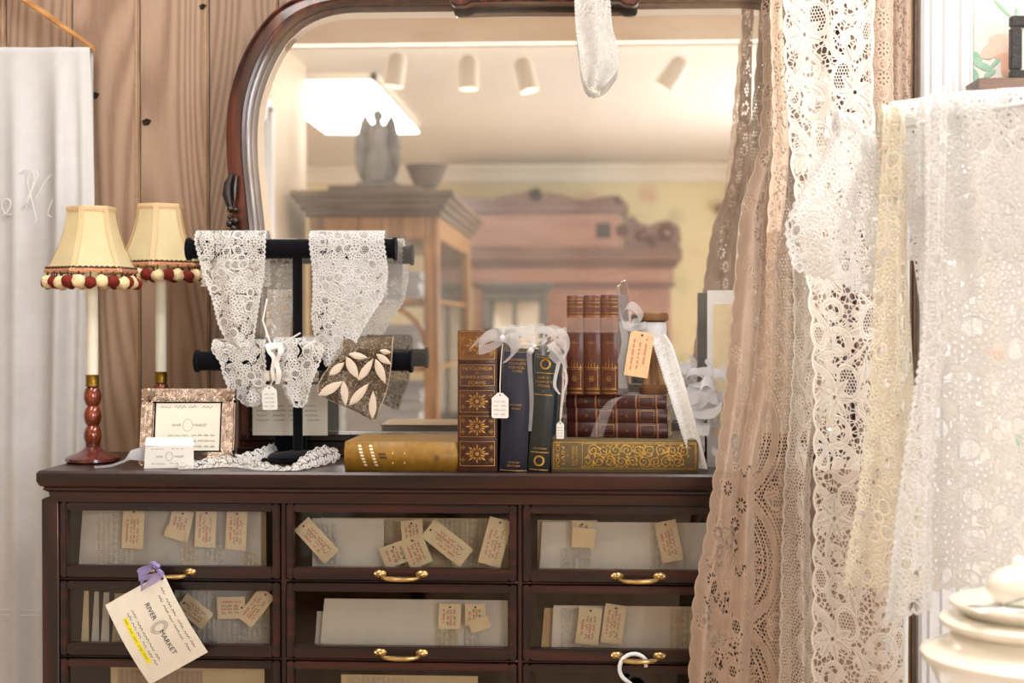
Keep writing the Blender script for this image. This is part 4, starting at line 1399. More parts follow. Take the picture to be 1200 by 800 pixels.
def price_tag(cx, cy, w, h, ang, y, label, group, mat='paper_tag', red=True, hole=True, fold=None, cat='tag', rng=rs, hand=True, lines=4, clip=0.0):
    """paper tag; w, h in pixels, long side h; ang turns it in the picture plane"""
    pm = FPX / y
    p = W(cx, cy, y)
    t = thing('price_tag', p, label, cat, group)
    hw, hh = w / pm / 2, h / pm / 2
    M = Matrix.Rotation(PI / 2, 4, 'X') @ Matrix.Rotation(ang, 4, 'Z') 
    Mx = Matrix.Rotation(rng.uniform(-0.06, 0.06), 4, 'Z') @ M
    m = MB()
    c = clip * hw * 2
    if c:
        poly = [(-hw, -hh), (hw, -hh), (hw, hh - c), (hw - c, hh), (-hw + c, hh), (-hw, hh - c)]
    else:
        poly = [(-hw, -hh), (hw, -hh), (hw, hh), (-hw, hh)]
    m.prism(poly, 0.0, 0.0007, Mx)
    pb = m.build('paper', mat, t)
    if red:
        r = MB()
        lx = [-0.55, -0.15, 0.3]
        for k in range(lines):
            if k % 2 == 0:
                x = -hw * 0.55 + hw * 1.0 * k / max(1, lines - 1)
                L_ = hh * rng.uniform(0.8, 1.4)
                yy = -hh * 0.75 + rng.uniform(0, 0.3) * hh
                M2 = Mx @ Matrix.Translation((x, yy, 0.001)) @ Matrix.Rotation(PI / 2, 4, 'Z')
                nseg = max(3, int(L_ / 0.0022))
                for q in range(nseg):
                    if rng.random() < 0.82:
                        a = L_ * q / nseg
                        r.add([(a, -0.0017, 0), (a + L_ / nseg * 0.7, -0.0017, 0), (a + L_ / nseg * 0.7, 0.0017, 0), (a, 0.0017, 0)], [(0, 1, 2, 3)], M2)
        if r.v: r.build('stamped_print', 'red_ink', t, smooth=False)
    if hand:
        r = MB()
        for k in range(2):
            M2 = Mx @ Matrix.Translation((hw * (-0.15 + 0.6 * k), -hh * 0.7, 0.0011)) @ Matrix.Rotation(PI / 2, 4, 'Z')
            scribble(r, M2, 0, 0, hh * 1.35, hw * 0.35, rng, 0.0007, 0, 3)
        r.build('handwriting', 'black_ink', t, smooth=False)
    if hole:
        MB().lathe([(0.0019, 0.0009), (0.0019, 0.0012)], 10, c=(0, 0, 0), M=Mx @ Matrix.Translation((0, hh - 0.006, 0))).build('eyelet', 'black_ink', t)
    return t
Y1 = YF + 0.016
def T_(cx, cy, w, h, deg, rc, k=0, how='', **kw):
    g = 'price tags in the ' + dname(*rc)
    price_tag(cx, cy, w, h, math.radians(deg), Y1 + 0.0022 * k, 'buff red-printed price tag ' + how + ' in the ' + dname(*rc), g, **kw)
T_(156, 619, 26, 48, -3, (0, 0), how='hanging over the wide net lace strip'); T_(211, 615, 26, 36, -14, (0, 0), how='half covered by a blank label'); T_(241, 619, 25, 45, -3, (0, 0), 1, how='beside the one with the blank label'); T_(277, 621, 25, 47, -3, (0, 0), how="nearest the card's cream edge")
def stub(cx, cy, w, h, deg, rc, label):
    pm = FPX / Y1
    y = Y1 - 0.0035
    t = thing('paper_label', W(cx, cy, y), label, 'label')
    m = MB()
    hw, hh = w / pm / 2, h / pm / 2
    m.prism([(-hw, -hh), (hw, -hh), (hw, hh), (-hw, hh)], 0, 0.0008, Matrix.Rotation(PI / 2, 4, 'X') @ Matrix.Rotation(math.radians(deg), 4, 'Z'))
    m.build('paper', 'paper_cream', t)
stub(205, 625, 24, 13, -18, (0, 0), 'small blank cream paper label over a tag in the top left-hand drawer')
T_(228, 716, 24, 40, 52, (1, 0), how='partly behind the hanging card'); T_(300, 711, 22, 46, -38, (1, 0), how='leaning over a sideways tag'); T_(271, 712, 26, 34, -88, (1, 0), 1, how='lying sideways')
T_(371, 633, 24, 54, 43, (0, 1), how='tilted alone against the dark drawer end'); T_(483, 621, 26, 24, 6, (0, 1), 3, how='small and upright behind the cluster'); T_(464, 649, 34, 26, 20, (0, 1), 2, how='lowest and widest of the cluster'); T_(488, 646, 28, 36, 22, (0, 1), 1, how="overlapping the cluster's front")
T_(524, 636, 27, 58, 52, (0, 1), how='long and steeply slanted'); T_(580, 635, 27, 56, -15, (0, 1), how="nearly upright by the drawer's far stile")
T_(527, 722, 26, 30, -2, (1, 1), how='uncovered on the white card'); T_(557, 720, 24, 26, 0, (1, 1), how='half under a blank label')
stub(562, 731, 24, 15, 18, (1, 1), 'small blank cream paper label in the second middle drawer')
stub(684, 630, 27, 23, -4, (0, 2), 'square blank cream paper label on the card in the top right-hand drawer')
T_(682, 620, 24, 20, -3, (0, 2), 1, how='mostly hidden by a square label', red=False); T_(784, 634, 25, 48, 12, (0, 2), how='tilted beside the lace strip')
T_(690, 733, 27, 44, -7, (1, 2), how='next to the looped lace'); T_(719, 731, 25, 46, -8, (1, 2), 1, how='beside the bare white card')

# ---- the big hand-written card hung on the top left drawer's handle
yk = YF - 0.030
kp = W(191, 672, yk)
hc = thing('hanging_card', W(185, 740, yk), 'large cream hand-written card with yellow highlighting hung by purple ribbon', 'card')
d1 = (W(243.5, 764, yk) - W(191, 670.5, yk)); d2 = (W(127, 717, yk) - W(191, 670.5, yk))
Mh = frame_M(W(191, 670.5, yk), d1, -d2)      # x along the writing, y towards the text's top
Lx, Ly = d1.length, d2.length
cdm = MB()
nn = 12
for i in range(nn):
    for j in (0, 1):
        pass
gv = []
for i in range(nn + 1):
    for j in range(9):
        u, v = i / nn, j / 8
        gv.append((u * Lx, -v * Ly, 0.010 * math.sin(PI * u) - 0.004 * v))
cdm.add(gv, [(i * 9 + j, i * 9 + j + 1, (i + 1) * 9 + j + 1, (i + 1) * 9 + j) for i in range(nn) for j in range(8)], Mh)
co_ = cdm.build('card', 'card_cream', hc, world=True, solid=0.0008)
def bow_z(u): return 0.010 * math.sin(PI * u) + 0.0012
ink = MB(); ink2 = MB(); yel = MB()
rk = random.Random(3)
def strokes(mb, x0, x1, y, hgt, words, th=0.0008):
    n0 = len(mb.v)
    scribble(mb, Matrix.Identity(4), x0, y, x1 - x0, hgt, rk, th, 0, words)
    for i in range(n0, len(mb.v)):
        v = mb.v[i]
        mb.v[i] = Mh @ Vector((v.x, v.y, bow_z(v.x / Lx) - 0.004 * (-v.y / Ly)))
strokes(ink, 0.02, 0.145, -0.014, 0.0048, 6)
strokes(ink, 0.03, 0.142, -0.024, 0.0048, 6)
strokes(ink, 0.03, 0.135, -0.078, 0.0052, 5)
strokes(ink, 0.03, 0.14, -0.087, 0.0052, 6)
n0 = len(yel.v)
for k in range(10):
    a, b = 0.036 + k * 0.0088, 0.036 + (k + 1) * 0.0088
    yel.add([Mh @ Vector((a, -0.092, bow_z(a / Lx) - 0.0038)), Mh @ Vector((b, -0.092, bow_z(b / Lx) - 0.0038)), Mh @ Vector((b, -0.100, bow_z(b / Lx) - 0.0041)), Mh @ Vector((a, -0.100, bow_z(a / Lx) - 0.0041))], [(3, 2, 1, 0)])
strokes(ink, 0.038, 0.12, -0.096, 0.0042, 5, 0.0006)
lg = MB()
lettering(lg, 'RIVER', Matrix.Identity(4), 0.048, -0.049, h=0.0085)
lettering(lg, 'MARKET', Matrix.Identity(4), 0.108, -0.049, h=0.0085)
for a in range(3):
    cxm, r_ = 0.078, 0.010 + a * 0.003
    for k in range(20):
        t0, t1 = 2 * PI * k / 20, 2 * PI * (k + 0.7) / 20
        w_ = 0.0005
        lg.add([(cxm + (r_ - w_) * math.cos(t0) * 0.6, -0.049 + (r_ - w_) * math.sin(t0), 0), (cxm + (r_ + w_) * math.cos(t0) * 0.6, -0.049 + (r_ + w_) * math.sin(t0), 0), (cxm + (r_ + w_) * math.cos(t1) * 0.6, -0.049 + (r_ + w_) * math.sin(t1), 0), (cxm + (r_ - w_) * math.cos(t1) * 0.6, -0.049 + (r_ - w_) * math.sin(t1), 0)], [(0, 1, 2, 3)])
lg.v = [Mh @ Vector((v.x, v.y, bow_z(v.x / Lx) - 0.004 * (-v.y / Ly))) for v in lg.v]
ink.build('handwriting', 'black_ink', co_, world=True, smooth=False)
lg.build('printed_logo', 'black_ink', co_, world=True, smooth=False)
yel.build('highlighting', 'yellow_marker', co_, world=True, smooth=False)
MB().lathe([(0.003, 0.0), (0.003, 0.0006)], 12, M=Mh @ Matrix.Translation((0.008, -0.006, 0.002))).build('punched_hole', 'black_ink', co_, world=True)
rb = MB()
h0 = W(182, 663, YF - 0.022)
for (tx, ty, s_) in [(166, 690, 0.011), (163, 678, 0.010), (186, 672, 0.009)]:
    q = W(tx, ty, yk - 0.004)
    m_ = W(tx - 6, (ty + 663) / 2 - 3, yk - 0.012)
    path = [h0.lerp(m_, k / 6).lerp(m_.lerp(q, k / 6), k / 6) for k in range(7)]
    path += [q.lerp(kp + Vector((0, -0.006, 0)), k / 5) + Vector((0, -0.006 * math.sin(PI * k / 5), 0)) for k in range(1, 6)]
    rb.ribbon(path, [Vector((0.006 * math.cos(k), -0.008, s_)) for k in range(len(path))])
rb.tube([h0 + Vector((-0.006, 0, 0.004)), h0 + Vector((0, -0.008, 0.006)), h0 + Vector((0.006, -0.004, 0.0)), h0 + Vector((0.004, 0.0, -0.006)), kp + Vector((0, -0.004, 0))], 0.004, 8)
rb.build('ribbon', 'ribbon_purple', hc, world=True)

# ---- white clothes hanger hooked over a handle of the right-hand column
yh = YF - 0.019
hk = thing('clothes_hanger', W(735, 880, yh), 'white plastic clothes hanger hooked over the second right-hand drawer handle', 'hanger')
path = [W(757.5, 781, yh), W(755, 773, yh)]
for k in range(15):
    a = math.radians(20 + 235 * k / 14)
    path.append(W(743 + 17 * math.cos(a) - 0, 783 - 17 * math.sin(a), yh))
path += [W(733, 803, yh), W(741, 812, yh), W(743, 835, yh)]
MB().tube(path, 0.0036, 10).build('hook', 'white_plastic', hk, world=True)
hb = MB()
hb.tube([W(600, 900, yh), W(660, 870, yh), W(725, 838, yh), W(743, 832, yh), W(761, 838, yh), W(826, 870, yh), W(890, 900, yh)], 0.006, 10)
hb.tube([W(600, 900, yh), W(743, 903, yh), W(890, 900, yh)], 0.005, 10)
hb.build('shoulders', 'white_plastic', hk, world=True)
cl = MB()
cl.prism([(-0.014, 0.0), (0.014, 0.0), (0.016, 0.018), (0.006, 0.030), (-0.006, 0.030), (-0.016, 0.018)], -0.004, 0.004, Matrix.Translation(W(747, 822, yh)) @ Matrix.Rotation(PI / 2, 4, 'X'))
cl.build('size_marker', 'grey_plastic', hk, world=True, bevel=0.002)

# ================================================================== on the cabinet top
# ---- two candlestick lamps
def bumpy_ball(r, seed, name, mat):
    bm = bmesh.new()
    bmesh.ops.create_icosphere(bm, subdivisions=3, radius=r)
    rg = np.random.default_rng(seed)
    dirs = rg.normal(size=(26, 3)); dirs /= np.linalg.norm(dirs, axis=1)[:, None]
    for v in bm.verts:
        n_ = np.array(v.co.normalized())
        d = (dirs @ n_).max()
        v.co *= 0.86 + 0.22 * max(0, (d - 0.8) / 0.2) ** 0.7
    me = bpy.data.meshes.new(name)
    bm.to_mesh(me)
    bm.free()
    me.polygons.foreach_set('use_smooth', [True] * len(me.polygons))
    me.materials.append(MATS[mat])
    return me
POM = [bumpy_ball(0.0118, 1, 'pompom', 'pompom_cream'), bumpy_ball(0.0112, 2, 'pompom', 'pompom_red')]
def hexr(th, rot):
    """radius factor of a softly scalloped hexagon"""
    a = (th - rot) % (PI / 3) - PI / 6
    return math.cos(PI / 6) / math.cos(a) * (1 - 0.015 * math.cos(3 * (th - rot)) ** 2)
def lamp(px, Y, ptop, label, rot):
    b = W(px, 540, Y)
    sc = b.y / FPX                      # metres per pixel there
    H = W(px, ptop, Y).z - ZT
    t = thing('candlestick_lamp', (b.x, b.y, ZT), label, 'lamp', 'pair of candlestick lamps')
    ft = MB().lathe([(0.046, 0.0), (0.0495, 0.003), (0.049, 0.008), (0.042, 0.0125), (0.028, 0.017), (0.018, 0.023), (0.013, 0.028), (0.013, 0.034)], 32)
    ft.build('base', 'foot_glaze', t)
    z = 0.030
    bh = 0.0365
    for k in range(3):
        R_ = 0.0158
        prof = [(0.0095 + (R_ - 0.0095) * math.sin(PI * q / 8) ** 0.75, z + bh * q / 8) for q in range(9)]
        MB().lathe(prof, 20, wob=lambda th, zz: 1 + 0.03 * math.sin(8 * th)).build('turned_bead', 'amber_lustre', t)
        z += bh * 0.985
    fz = z
    MB().lathe([(0.0105, fz), (0.0125, fz + 0.001), (0.0118, fz + 0.004), (0.0118, fz + 0.019), (0.0126, fz + 0.021), (0.011, fz + 0.022)], 20).build('ferrule', 'old_brass', t)
    sb = H - 0.118                     # bottom of the shade's silk
    MB().lathe([(0.0108, fz + 0.021), (0.0108, sb + 0.02), (0.006, sb + 0.022)], 20).build('candle_tube', 'candle_tube', t)
    MB().tube([(0, 0, sb + 0.02), (0, 0, H - 0.005)], 0.003, 8).build('shade_stem', 'old_brass', t)
    # shade: six bell-shaped silk panels between piped seams
    r0, r1, hs = 0.082, 0.0425, 0.118
    prof = []
    for k in range(11):
        q = k / 10
        r = r0 + (r1 - r0) * (1 - (1 - q) ** 1.75)
        prof.append((r, sb + hs * q))
    sh = MB()
    n = 72
    vs = []
    for r, zz in prof:
        for j in range(n):
            th = 2 * PI * j / n
            vs.append((r * hexr(th, rot) * math.cos(th), r * hexr(th, rot) * math.sin(th), zz))
    fs = [(i * n + j, i * n + (j + 1) % n, (i + 1) * n + (j + 1) % n, (i + 1) * n + j) for i in range(len(prof) - 1) for j in range(n)]
    sh.add(vs, fs)
    s = sh.build('lamp_shade', 'shade_silk', t, angle=25)
    for k in range(6):
        th = rot + k * PI / 3
        pp = MB()
        pp.ribbon([((r + 0.0012) * math.cos(th), (r + 0.0012) * math.sin(th), zz) for r, zz in prof], Vector((-math.sin(th), math.cos(th), 0)) * 0.009, n=3)
        pp.build('seam_piping', 'shade_piping', s)
    def band(z0, z1, r_, mat, nm, out=0.0015, amp=0.0, per=0):
        m = MB()
        vs = []
        N_ = 144
        for zz, oo in ((z0, out), ((z0 + z1) / 2, out * 2.0), (z1, out)):
            for j in range(N_):
                th = 2 * PI * j / N_
                rr = (r_(zz) + oo) * hexr(th, rot)
                zq = zz + (amp * abs(math.sin(per * th)) if zz == z1 else 0)
                vs.append((rr * math.cos(th), rr * math.sin(th), zq))
        m.add(vs, [(i * N_ + j, i * N_ + (j + 1) % N_, (i + 1) * N_ + (j + 1) % N_, (i + 1) * N_ + j) for i in range(2) for j in range(N_)])
        return m.build(nm, mat, s)
    rf = lambda zz: float(np.interp(zz, [p[1] for p in prof], [p[0] for p in prof]))
    band(sb + hs - 0.008, sb + hs + 0.001, rf, 'shade_piping', 'top_binding')
    band(sb - 0.002, sb + 0.007, rf, 'braid_trim', 'braid', 0.002)
    band(sb + 0.006, sb + 0.0075, rf, 'braid_dark', 'braid_edge', 0.003, 0.0022, 24)
    np_ = 24
    for k in range(np_):
        th = rot + 2 * PI * (k + 0.5) / np_
        rr = (r0 + 0.002) * hexr(th, rot)
        o = bpy.data.objects.new('pompom', POM[k % 2])
        COL.objects.link(o)
        o.parent = s
        o.location = (rr * math.cos(th), rr * math.sin(th), sb - 0.0185 - 0.002 * (k % 3 == 0))
        o.rotation_euler = (k, k * 1.7, k * 0.6)
        MB().tube([(rr * math.cos(th), rr * math.sin(th), sb), (rr * math.cos(th), rr * math.sin(th), sb - 0.012)], 0.0016, 6).build('fringe_cord', 'braid_dark', s)
    return t
lamp(108.5, 2.555, 243, 'candlestick lamp with cream pompom-fringed shade in front of the linen cloth', math.radians(-35))
lamp(189, 2.715, 240, 'candlestick lamp with cream pompom-fringed shade behind the silver picture frame', math.radians(-85))

# ---- silver picture frame with the shop's card
fb = W(218, 545, 2.50); fb.z = ZT
pf = thing('picture_frame', (W(218, 545, 2.505).x, 2.505, ZT), 'silver mosaic picture frame holding a hand-written shop card', 'picture frame', rz=math.radians(4))
sc = 2.505 / FPX
fw, fh = 112 * sc, 92 * sc
LEAN = math.radians(11)
Mf = Matrix.Rotation(-LEAN, 4, 'X') @ Matrix.Rotation(PI / 2, 4, 'X')       # local x right, y up, z to the viewer
def frame_bar(poly, nm, mat, d0, d1, bv):
    return MB().prism(poly, d0, d1, Mf).build(nm, mat, pf, bevel=bv)
bw_ = 0.0235
hw = fw / 2
m = MB()
m.prism([(-hw, 0), (hw, 0), (hw, fh), (-hw, fh)], -0.012, -0.006, Mf)
m.build('back_board', 'velvet_black', pf)
# bars of the frame, each clad with small silver tesserae
def clad(x0, x1, y0, y1, horiz):
    m = MB()
    m.prism([(x0, y0), (x1, y0), (x1, y1), (x0, y1)], -0.006, 0.003, Mf)
    b = m.build('frame_bar', 'silver', pf, bevel=0.003, seg=2)
    r_ = random.Random(int(x0 * 9999) + 3)
    t_ = MB()
    L_ = (x1 - x0) if horiz else (y1 - y0)
    n = int(L_ / 0.0055)
    for i in range(n):
        for j in range(3):
            a = (x0 if horiz else y0) + L_ * (i + 0.5) / n
            c = (y0 if horiz else x0) + ((y1 - y0) if horiz else (x1 - x0)) * (j + 0.6) / 3.2
            cx, cy = (a, c) if horiz else (c, a)
            M = Mf @ Matrix.Translation((cx, cy, 0.003)) @ Matrix.Rotation(r_.uniform(-.05, .05), 4, 'X') @ Matrix.Rotation(r_.uniform(-.05, .05), 4, 'Y')
            s_ = 0.0024
            t_.box(-s_, s_, -s_, s_, -0.001, 0.0012, M)
    o = t_.build('tesserae', 'silver', b, smooth=False)
    o['kind'] = 'stuff'
clad(-hw, hw, fh - bw_, fh, True)
clad(-hw, hw, 0, bw_, True)
clad(-hw, -hw + bw_, bw_, fh - bw_, False)
clad(hw - bw_, hw, bw_, fh - bw_, False)
for sx, sy in ((-1, 0), (1, 0), (-1, 1), (1, 1)):
    MB().lathe([(0.012, 0), (0.011, 0.003), (0.004, 0.005)], 14, M=Mf @ Matrix.Translation((sx * (hw - 0.012), bw_ / 2 + sy * (fh - bw_), 0.003)), wob=lambda th, z: 1 + 0.12 * math.cos(4 * th)).build('corner_boss', 'silver', pf)
ix, iy0, iy1 = hw - bw_, bw_, fh - bw_
lip = MB()
lip.prism([(-ix, iy0), (ix, iy0), (ix, iy1), (-ix, iy1)], -0.004, -0.002, Mf)
lip.build('black_mount', 'velvet_black', pf)
cd = MB()
cd.prism([(-ix + 0.003, iy0 + 0.003), (ix - 0.003, iy0 + 0.003), (ix - 0.003, iy1 - 0.003), (-ix + 0.003, iy1 - 0.003)], -0.002, -0.001, Mf)
cdo = cd.build('shop_card', 'card_cream', pf)
Mt = Mf @ Matrix.Translation((0, 0, -0.0006))
ik = MB()
scribble(ik, Mt, -0.05, iy1 - 0.010, 0.1, 0.006, rk, 0.0009, 0, 4)
for k in range(3):
    scribble(ik, Mt, -0.035, iy0 + 0.030 - 0.010 * k, 0.038, 0.0042, rk, 0.0008, 0, 3)
    scribble(ik, Mt, 0.008, iy0 + 0.030 - 0.010 * k, 0.044, 0.0048, rk, 0.0010, 0, 4)
ik.build('handwriting', 'grey_ink', cdo, smooth=False)
lg = MB()
ymid = (iy0 + iy1) / 2 + 0.003
lettering(lg, 'RIVER', Mt, -0.0195, ymid, h=0.0044)
lettering(lg, 'MARKET', Mt, 0.0225, ymid, h=0.0044)
def ringmark(mb, M, cx, cy, rx, ry, w=0.0004, n=24):
    for k in range(n):
        t0, t1 = 2 * PI * k / n, 2 * PI * (k + 0.8) / n
        mb.add([(cx + (rx - w) * math.cos(t0), cy + (ry - w) * math.sin(t0), 0), (cx + (rx + w) * math.cos(t0), cy + (ry + w) * math.sin(t0), 0), (cx + (rx + w) * math.cos(t1), cy + (ry + w) * math.sin(t1), 0), (cx + (rx - w) * math.cos(t1), cy + (ry - w) * math.sin(t1), 0)], [(0, 1, 2, 3)], M)
ringmark(lg, Mt, 0, ymid, 0.0085, 0.011)
lettering(lg, 'RM', Mt, 0, ymid, h=0.006) if False else None
lg.build('printed_logo', 'grey_ink', cdo, smooth=False)
frp = MB()
frp.prism([(-0.02, 0.0), (0.02, 0.0), (0.008, fh * 0.72), (-0.008, fh * 0.72)], -0.0015, 0.0015, Matrix.Translation((0, 0.075, 0)) @ Matrix.Rotation(math.radians(22), 4, 'X') @ Matrix.Rotation(PI / 2, 4, 'X'))
frp.build('easel_strut', 'velvet_black', pf)

# ---- white ribbon roll with a folded shop card
yr = 2.445
rr0 = thing('ribbon_roll', (W(176, 552, yr).x, yr + 0.02, ZT), 'roll of white ribbon with a loose tail beside the silver frame', 'ribbon')
rl = MB()
cx0 = W(178, 540, yr)
rad = 0.020
c0 = Vector((W(181, 540, yr).x, yr + 0.032, ZT))
path = []
for k in range(60):
    a = 2 * PI * k / 14
    r = 0.026 - 0.00022 * k
    path.append(c0 + Vector((math.cos(a) * r, math.sin(a) * r * 0.55, 0.0235)))
rl.ribbon(path, Vector((0, 0, 0.044)))
tail = [c0 + Vector((-0.020, 0.0, 0.024)), W(153, 533, yr + 0.015), W(146, 540, yr + 0.012), W(132, 545, yr + 0.01), WZ(118, 547.5, ZT + 0.003), WZ(108, 548.5, ZT + 0.002)]
tail2 = []
for i in range(len(tail) - 1):
    for k in range(4):
        tail2.append(tail[i].lerp(tail[i + 1], k / 4))
wv = [Vector((0.002, -0.012 * min(1, i / 12), 0.030 * max(0.18, 1 - i / 9))) for i in range(len(tail2))]
for i, p in enumerate(tail2):
    lo = p.z - abs(wv[i].z) / 2
    if lo < ZT + 0.001: p.z += ZT + 0.001 - lo
rl.ribbon(tail2, wv)
rl.build('ribbon', 'ribbon_white', rr0, world=True)
kc = thing('folded_shop_card', (W(198, 552, yr).x, yr, ZT), 'small folded white shop card leaning on the white ribbon roll', 'card', rz=math.radians(-3))
sc = yr / FPX
m = MB()
hw, hh = 30.5 * sc, 28 * sc
Mk = Matrix.Rotation(-0.10, 4, 'X') @ Matrix.Rotation(PI / 2, 4, 'X')
nn = 10
pts = [(-hw + 2 * hw * k / nn, 0) for k in range(nn + 1)]
m.prism([(-hw, 0), (hw, 0.002), (hw - 0.002, hh), (-hw + 0.001, hh - 0.003)], 0, 0.0008, Mk)
k1 = m.build('front_leaf', 'paper_white', kc)
m = MB()
arc = []
for k in range(11):
    q = k / 10
    arc.append((0.0008 + 0.004 * q + 0.030 * q, hh - 0.002 + 0.013 * math.sin(PI * q * 0.8)))
vs = []
for y_, z_ in arc:
    for u in (-1, 1):
        vs.append((u * hw * (1 - 0.10 * (y_ / 0.03)) - 0.012 * (y_ / 0.03), y_ + hh * 0.10, z_))
m.add(vs, [(2 * i, 2 * i + 1, 2 * i + 3, 2 * i + 2) for i in range(10)])
m.build('folded_back', 'paper_white', kc)
lg = MB()
Mk2 = Mk @ Matrix.Translation((0, 0, 0.0012))
lettering(lg, 'RIVER', Mk2, -0.017, hh * 0.5, h=0.0034)
lettering(lg, 'MARKET', Mk2, 0.018, hh * 0.52, h=0.0034)
ringmark(lg, Mk2, 0, hh * 0.52, 0.006, 0.0075)
for (x, y, w) in [(-0.034, hh * 0.82, 0.026), (0.004, hh * 0.85, 0.024), (-0.032, hh * 0.2, 0.026), (0.002, hh * 0.24, 0.028)]:
    scribble(lg, Mk2, x, y, w, 0.0024, rk, 0.0006, 0, 3)
lg.build('printed_logo', 'grey_ink', k1, smooth=False)

# ---- black velvet T-bar stand
post = WZ(349, 540, ZT)
yb = post.y
ts = thing('display_stand', (post.x, yb, ZT), 'black velvet two-bar display stand hung with lace collars', 'display stand')
MB().lathe([(0.052, 0.0), (0.056, 0.003), (0.056, 0.010), (0.050, 0.014), (0.02, 0.018), (0.012, 0.02)], 32).build('base', 'velvet_black', ts)
zt1, zt2 = W(349, 291.5, yb).z, W(349, 423, yb).z
BR = 0.0178
MB().tube([(post.x, yb, ZT + 0.015), (post.x, yb, zt1)], 0.0092, 14).build('post', 'velvet_black', ts, world=True)
for zz, xa, xb, py in ((zt1, 222, 462, 291), (zt2, 232, 481, 423)):
    x0, x1 = W(xa, py, yb).x, W(xb, py, yb).x
    bb = MB().tube([(x0, yb, zz), (x1, yb, zz)], BR, 20).build('bar', 'velvet_black', ts, world=True)
    for x, s_ in ((x0, -1), (x1, 1)):
        MB().tube([(x - 0.002 * s_, yb, zz), (x + 0.004 * s_, yb, zz)], BR + 0.003, 20).build('end_cap', 'velvet_black', bb, world=True)

# ---- lace collars draped on the stand
def p_floral(cell, w, dens, R, seed, scl_amp=2.5, scl_per=9, sides='lrb', leaves=True, band=4.0, gaps=0.5):
    def f(fd, DL, DR, DT, DB):
        rg = np.random.default_rng(seed)
        fd.voronoi(cell, w, 0.6, seed=seed)
        # patches without ground, so the motifs stand free on bars
        big = cell * 3.2
        i, d = Field.voronoi(fd, big, 0.0, 0.9, seed=seed + 3)
        h = np.sin(np.floor(fd.S / big) * 91.7 + np.floor(fd.T / big) * 47.3 + seed) * 0.5 + 0.5
        fd.F = np.where((h < gaps) & (d < -1.2), np.minimum(fd.F, -1.0), fd.F)
        s0, s1, t0, t1 = fd.S.min(), fd.S.max(), fd.T.min(), fd.T.max()
        st = R * dens
        yy = t0
        row = 0
        while yy < t1 + st:
            xx = s0 + (row % 2) * st * 0.5
            while xx < s1 + st:
                a, b = xx + rg.uniform(-.22, .22) * st, yy + rg.uniform(-.22, .22) * st
                r = R * rg.uniform(0.7, 1.1)
                k = rg.random()
                if k < 0.5 or not leaves:
                    fd.flower(a, b, r, int(rg.integers(5, 8)), rg.uniform(0, 6))
                elif k < 0.8:
                    an = rg.uniform(0, 6.28)
                    fd.leaf(a, b, r * 2.2, r * 0.95, an)
                    fd.leaf(a + r * .7 * math.cos(an + 1.2), b + r * .7 * math.sin(an + 1.2), r * 1.6, r * 0.7, an + 0.9)
                else:
                    fd.window(a, b, r * 0.75, r * 0.95, rg.uniform(0, 3), 3.2, 0.9, 1.5, seed)
                xx += st
            yy += st * 0.86
            row += 1
        # winding stems
        for q in range(int((s1 - s0) / (st * 1.6)) + 1):
            x0 = s0 + q * st * 1.6
            fd.stroke([(x0 + R * 0.7 * math.sin(k * 0.55 + q), t0 + k * R * 0.5) for k in range(int((t1 - t0) / (R * 0.5)) + 2)], 1.3)
        e = np.full(fd.S.size, 99.0)
        if 'l' in sides: e = np.minimum(e, scallop(DL, fd.T, scl_per, scl_amp, 0.2))
        if 'r' in sides: e = np.minimum(e, scallop(DR, fd.T + 4, scl_per, scl_amp, 0.2))
        if 'b' in sides: e = np.minimum(e, scallop(DB, fd.S, scl_per, scl_amp, 0.2))
        near = e < band
        fd.F = np.where(near, np.maximum(fd.F, 0.9 - np.abs(e - band * 0.55) * 0.6), fd.F)
        border_cord(fd, e, 0.9)
    return f
yc = yb - BR - 0.004
wob = lambda amp, k, ph=0.0: (lambda u, t: amp * np.sin(2 * PI * k * u + ph + 1.2 * t) * np.clip(t * 3, 0, 1) - 0.0 * u)
G = 'lace collars on the velvet stand'
hang('lace_collar', 'white flowered lace collar hung on the velvet stand\'s upper bar beside the lampshade', 'lace collar',
     [(283, 227, 312), (320, 236, 311), (350, 247, 306), (380, 254, 301), (400, 264, 299), (407, 274, 296)], yc, p_floral(4.2, 0.9, 1.62, 10.5, 3), 'lace_white', 0.85, wob(0.004, 1.5), group=G, seed=3, top_wrap=(BR + 0.004, 0.15))
hang('lace_collar', 'white dense rose lace collar hung on the velvet stand\'s upper bar near the mirror glass', 'lace collar',
     [(283, 361, 451), (320, 365, 456), (350, 365, 450), (370, 363, 436), (390, 366, 424), (412, 374, 414), (430, 380, 394)], yc, p_floral(3.8, 1.1, 1.5, 10.5, 5, gaps=0.35), 'lace_bright', 0.85, wob(0.005, 1.3, 1.0), group=G, seed=4, top_wrap=(BR + 0.004, 0.17))
hang('lace_collar', 'white lace collar with scalloped tip on the velvet stand\'s lower bar beside the frame', 'lace collar',
     [(411, 247, 311), (425, 257, 312), (440, 260, 312), (455, 266, 312), (470, 280, 308), (477, 288, 300)], yc, p_floral(4.2, 0.9, 1.65, 10, 8), 'lace_white', 0.85, wob(0.003, 1.2), group=G, seed=6, top_wrap=(BR + 0.004, 0.06))
hang('lace_collar', 'narrow white lace collar end over the velvet stand\'s post on the lower bar', 'lace collar',
     [(411, 318, 380), (425, 322, 376), (445, 327, 368), (462, 333, 363), (472, 339, 361), (478, 344, 354)], yc - 0.003, p_floral(4.2, 1.0, 1.6, 10, 9), 'lace_white', 0.85, wob(0.005, 1.4, 2.0), group=G, seed=7, top_wrap=(BR + 0.007, 0.06))
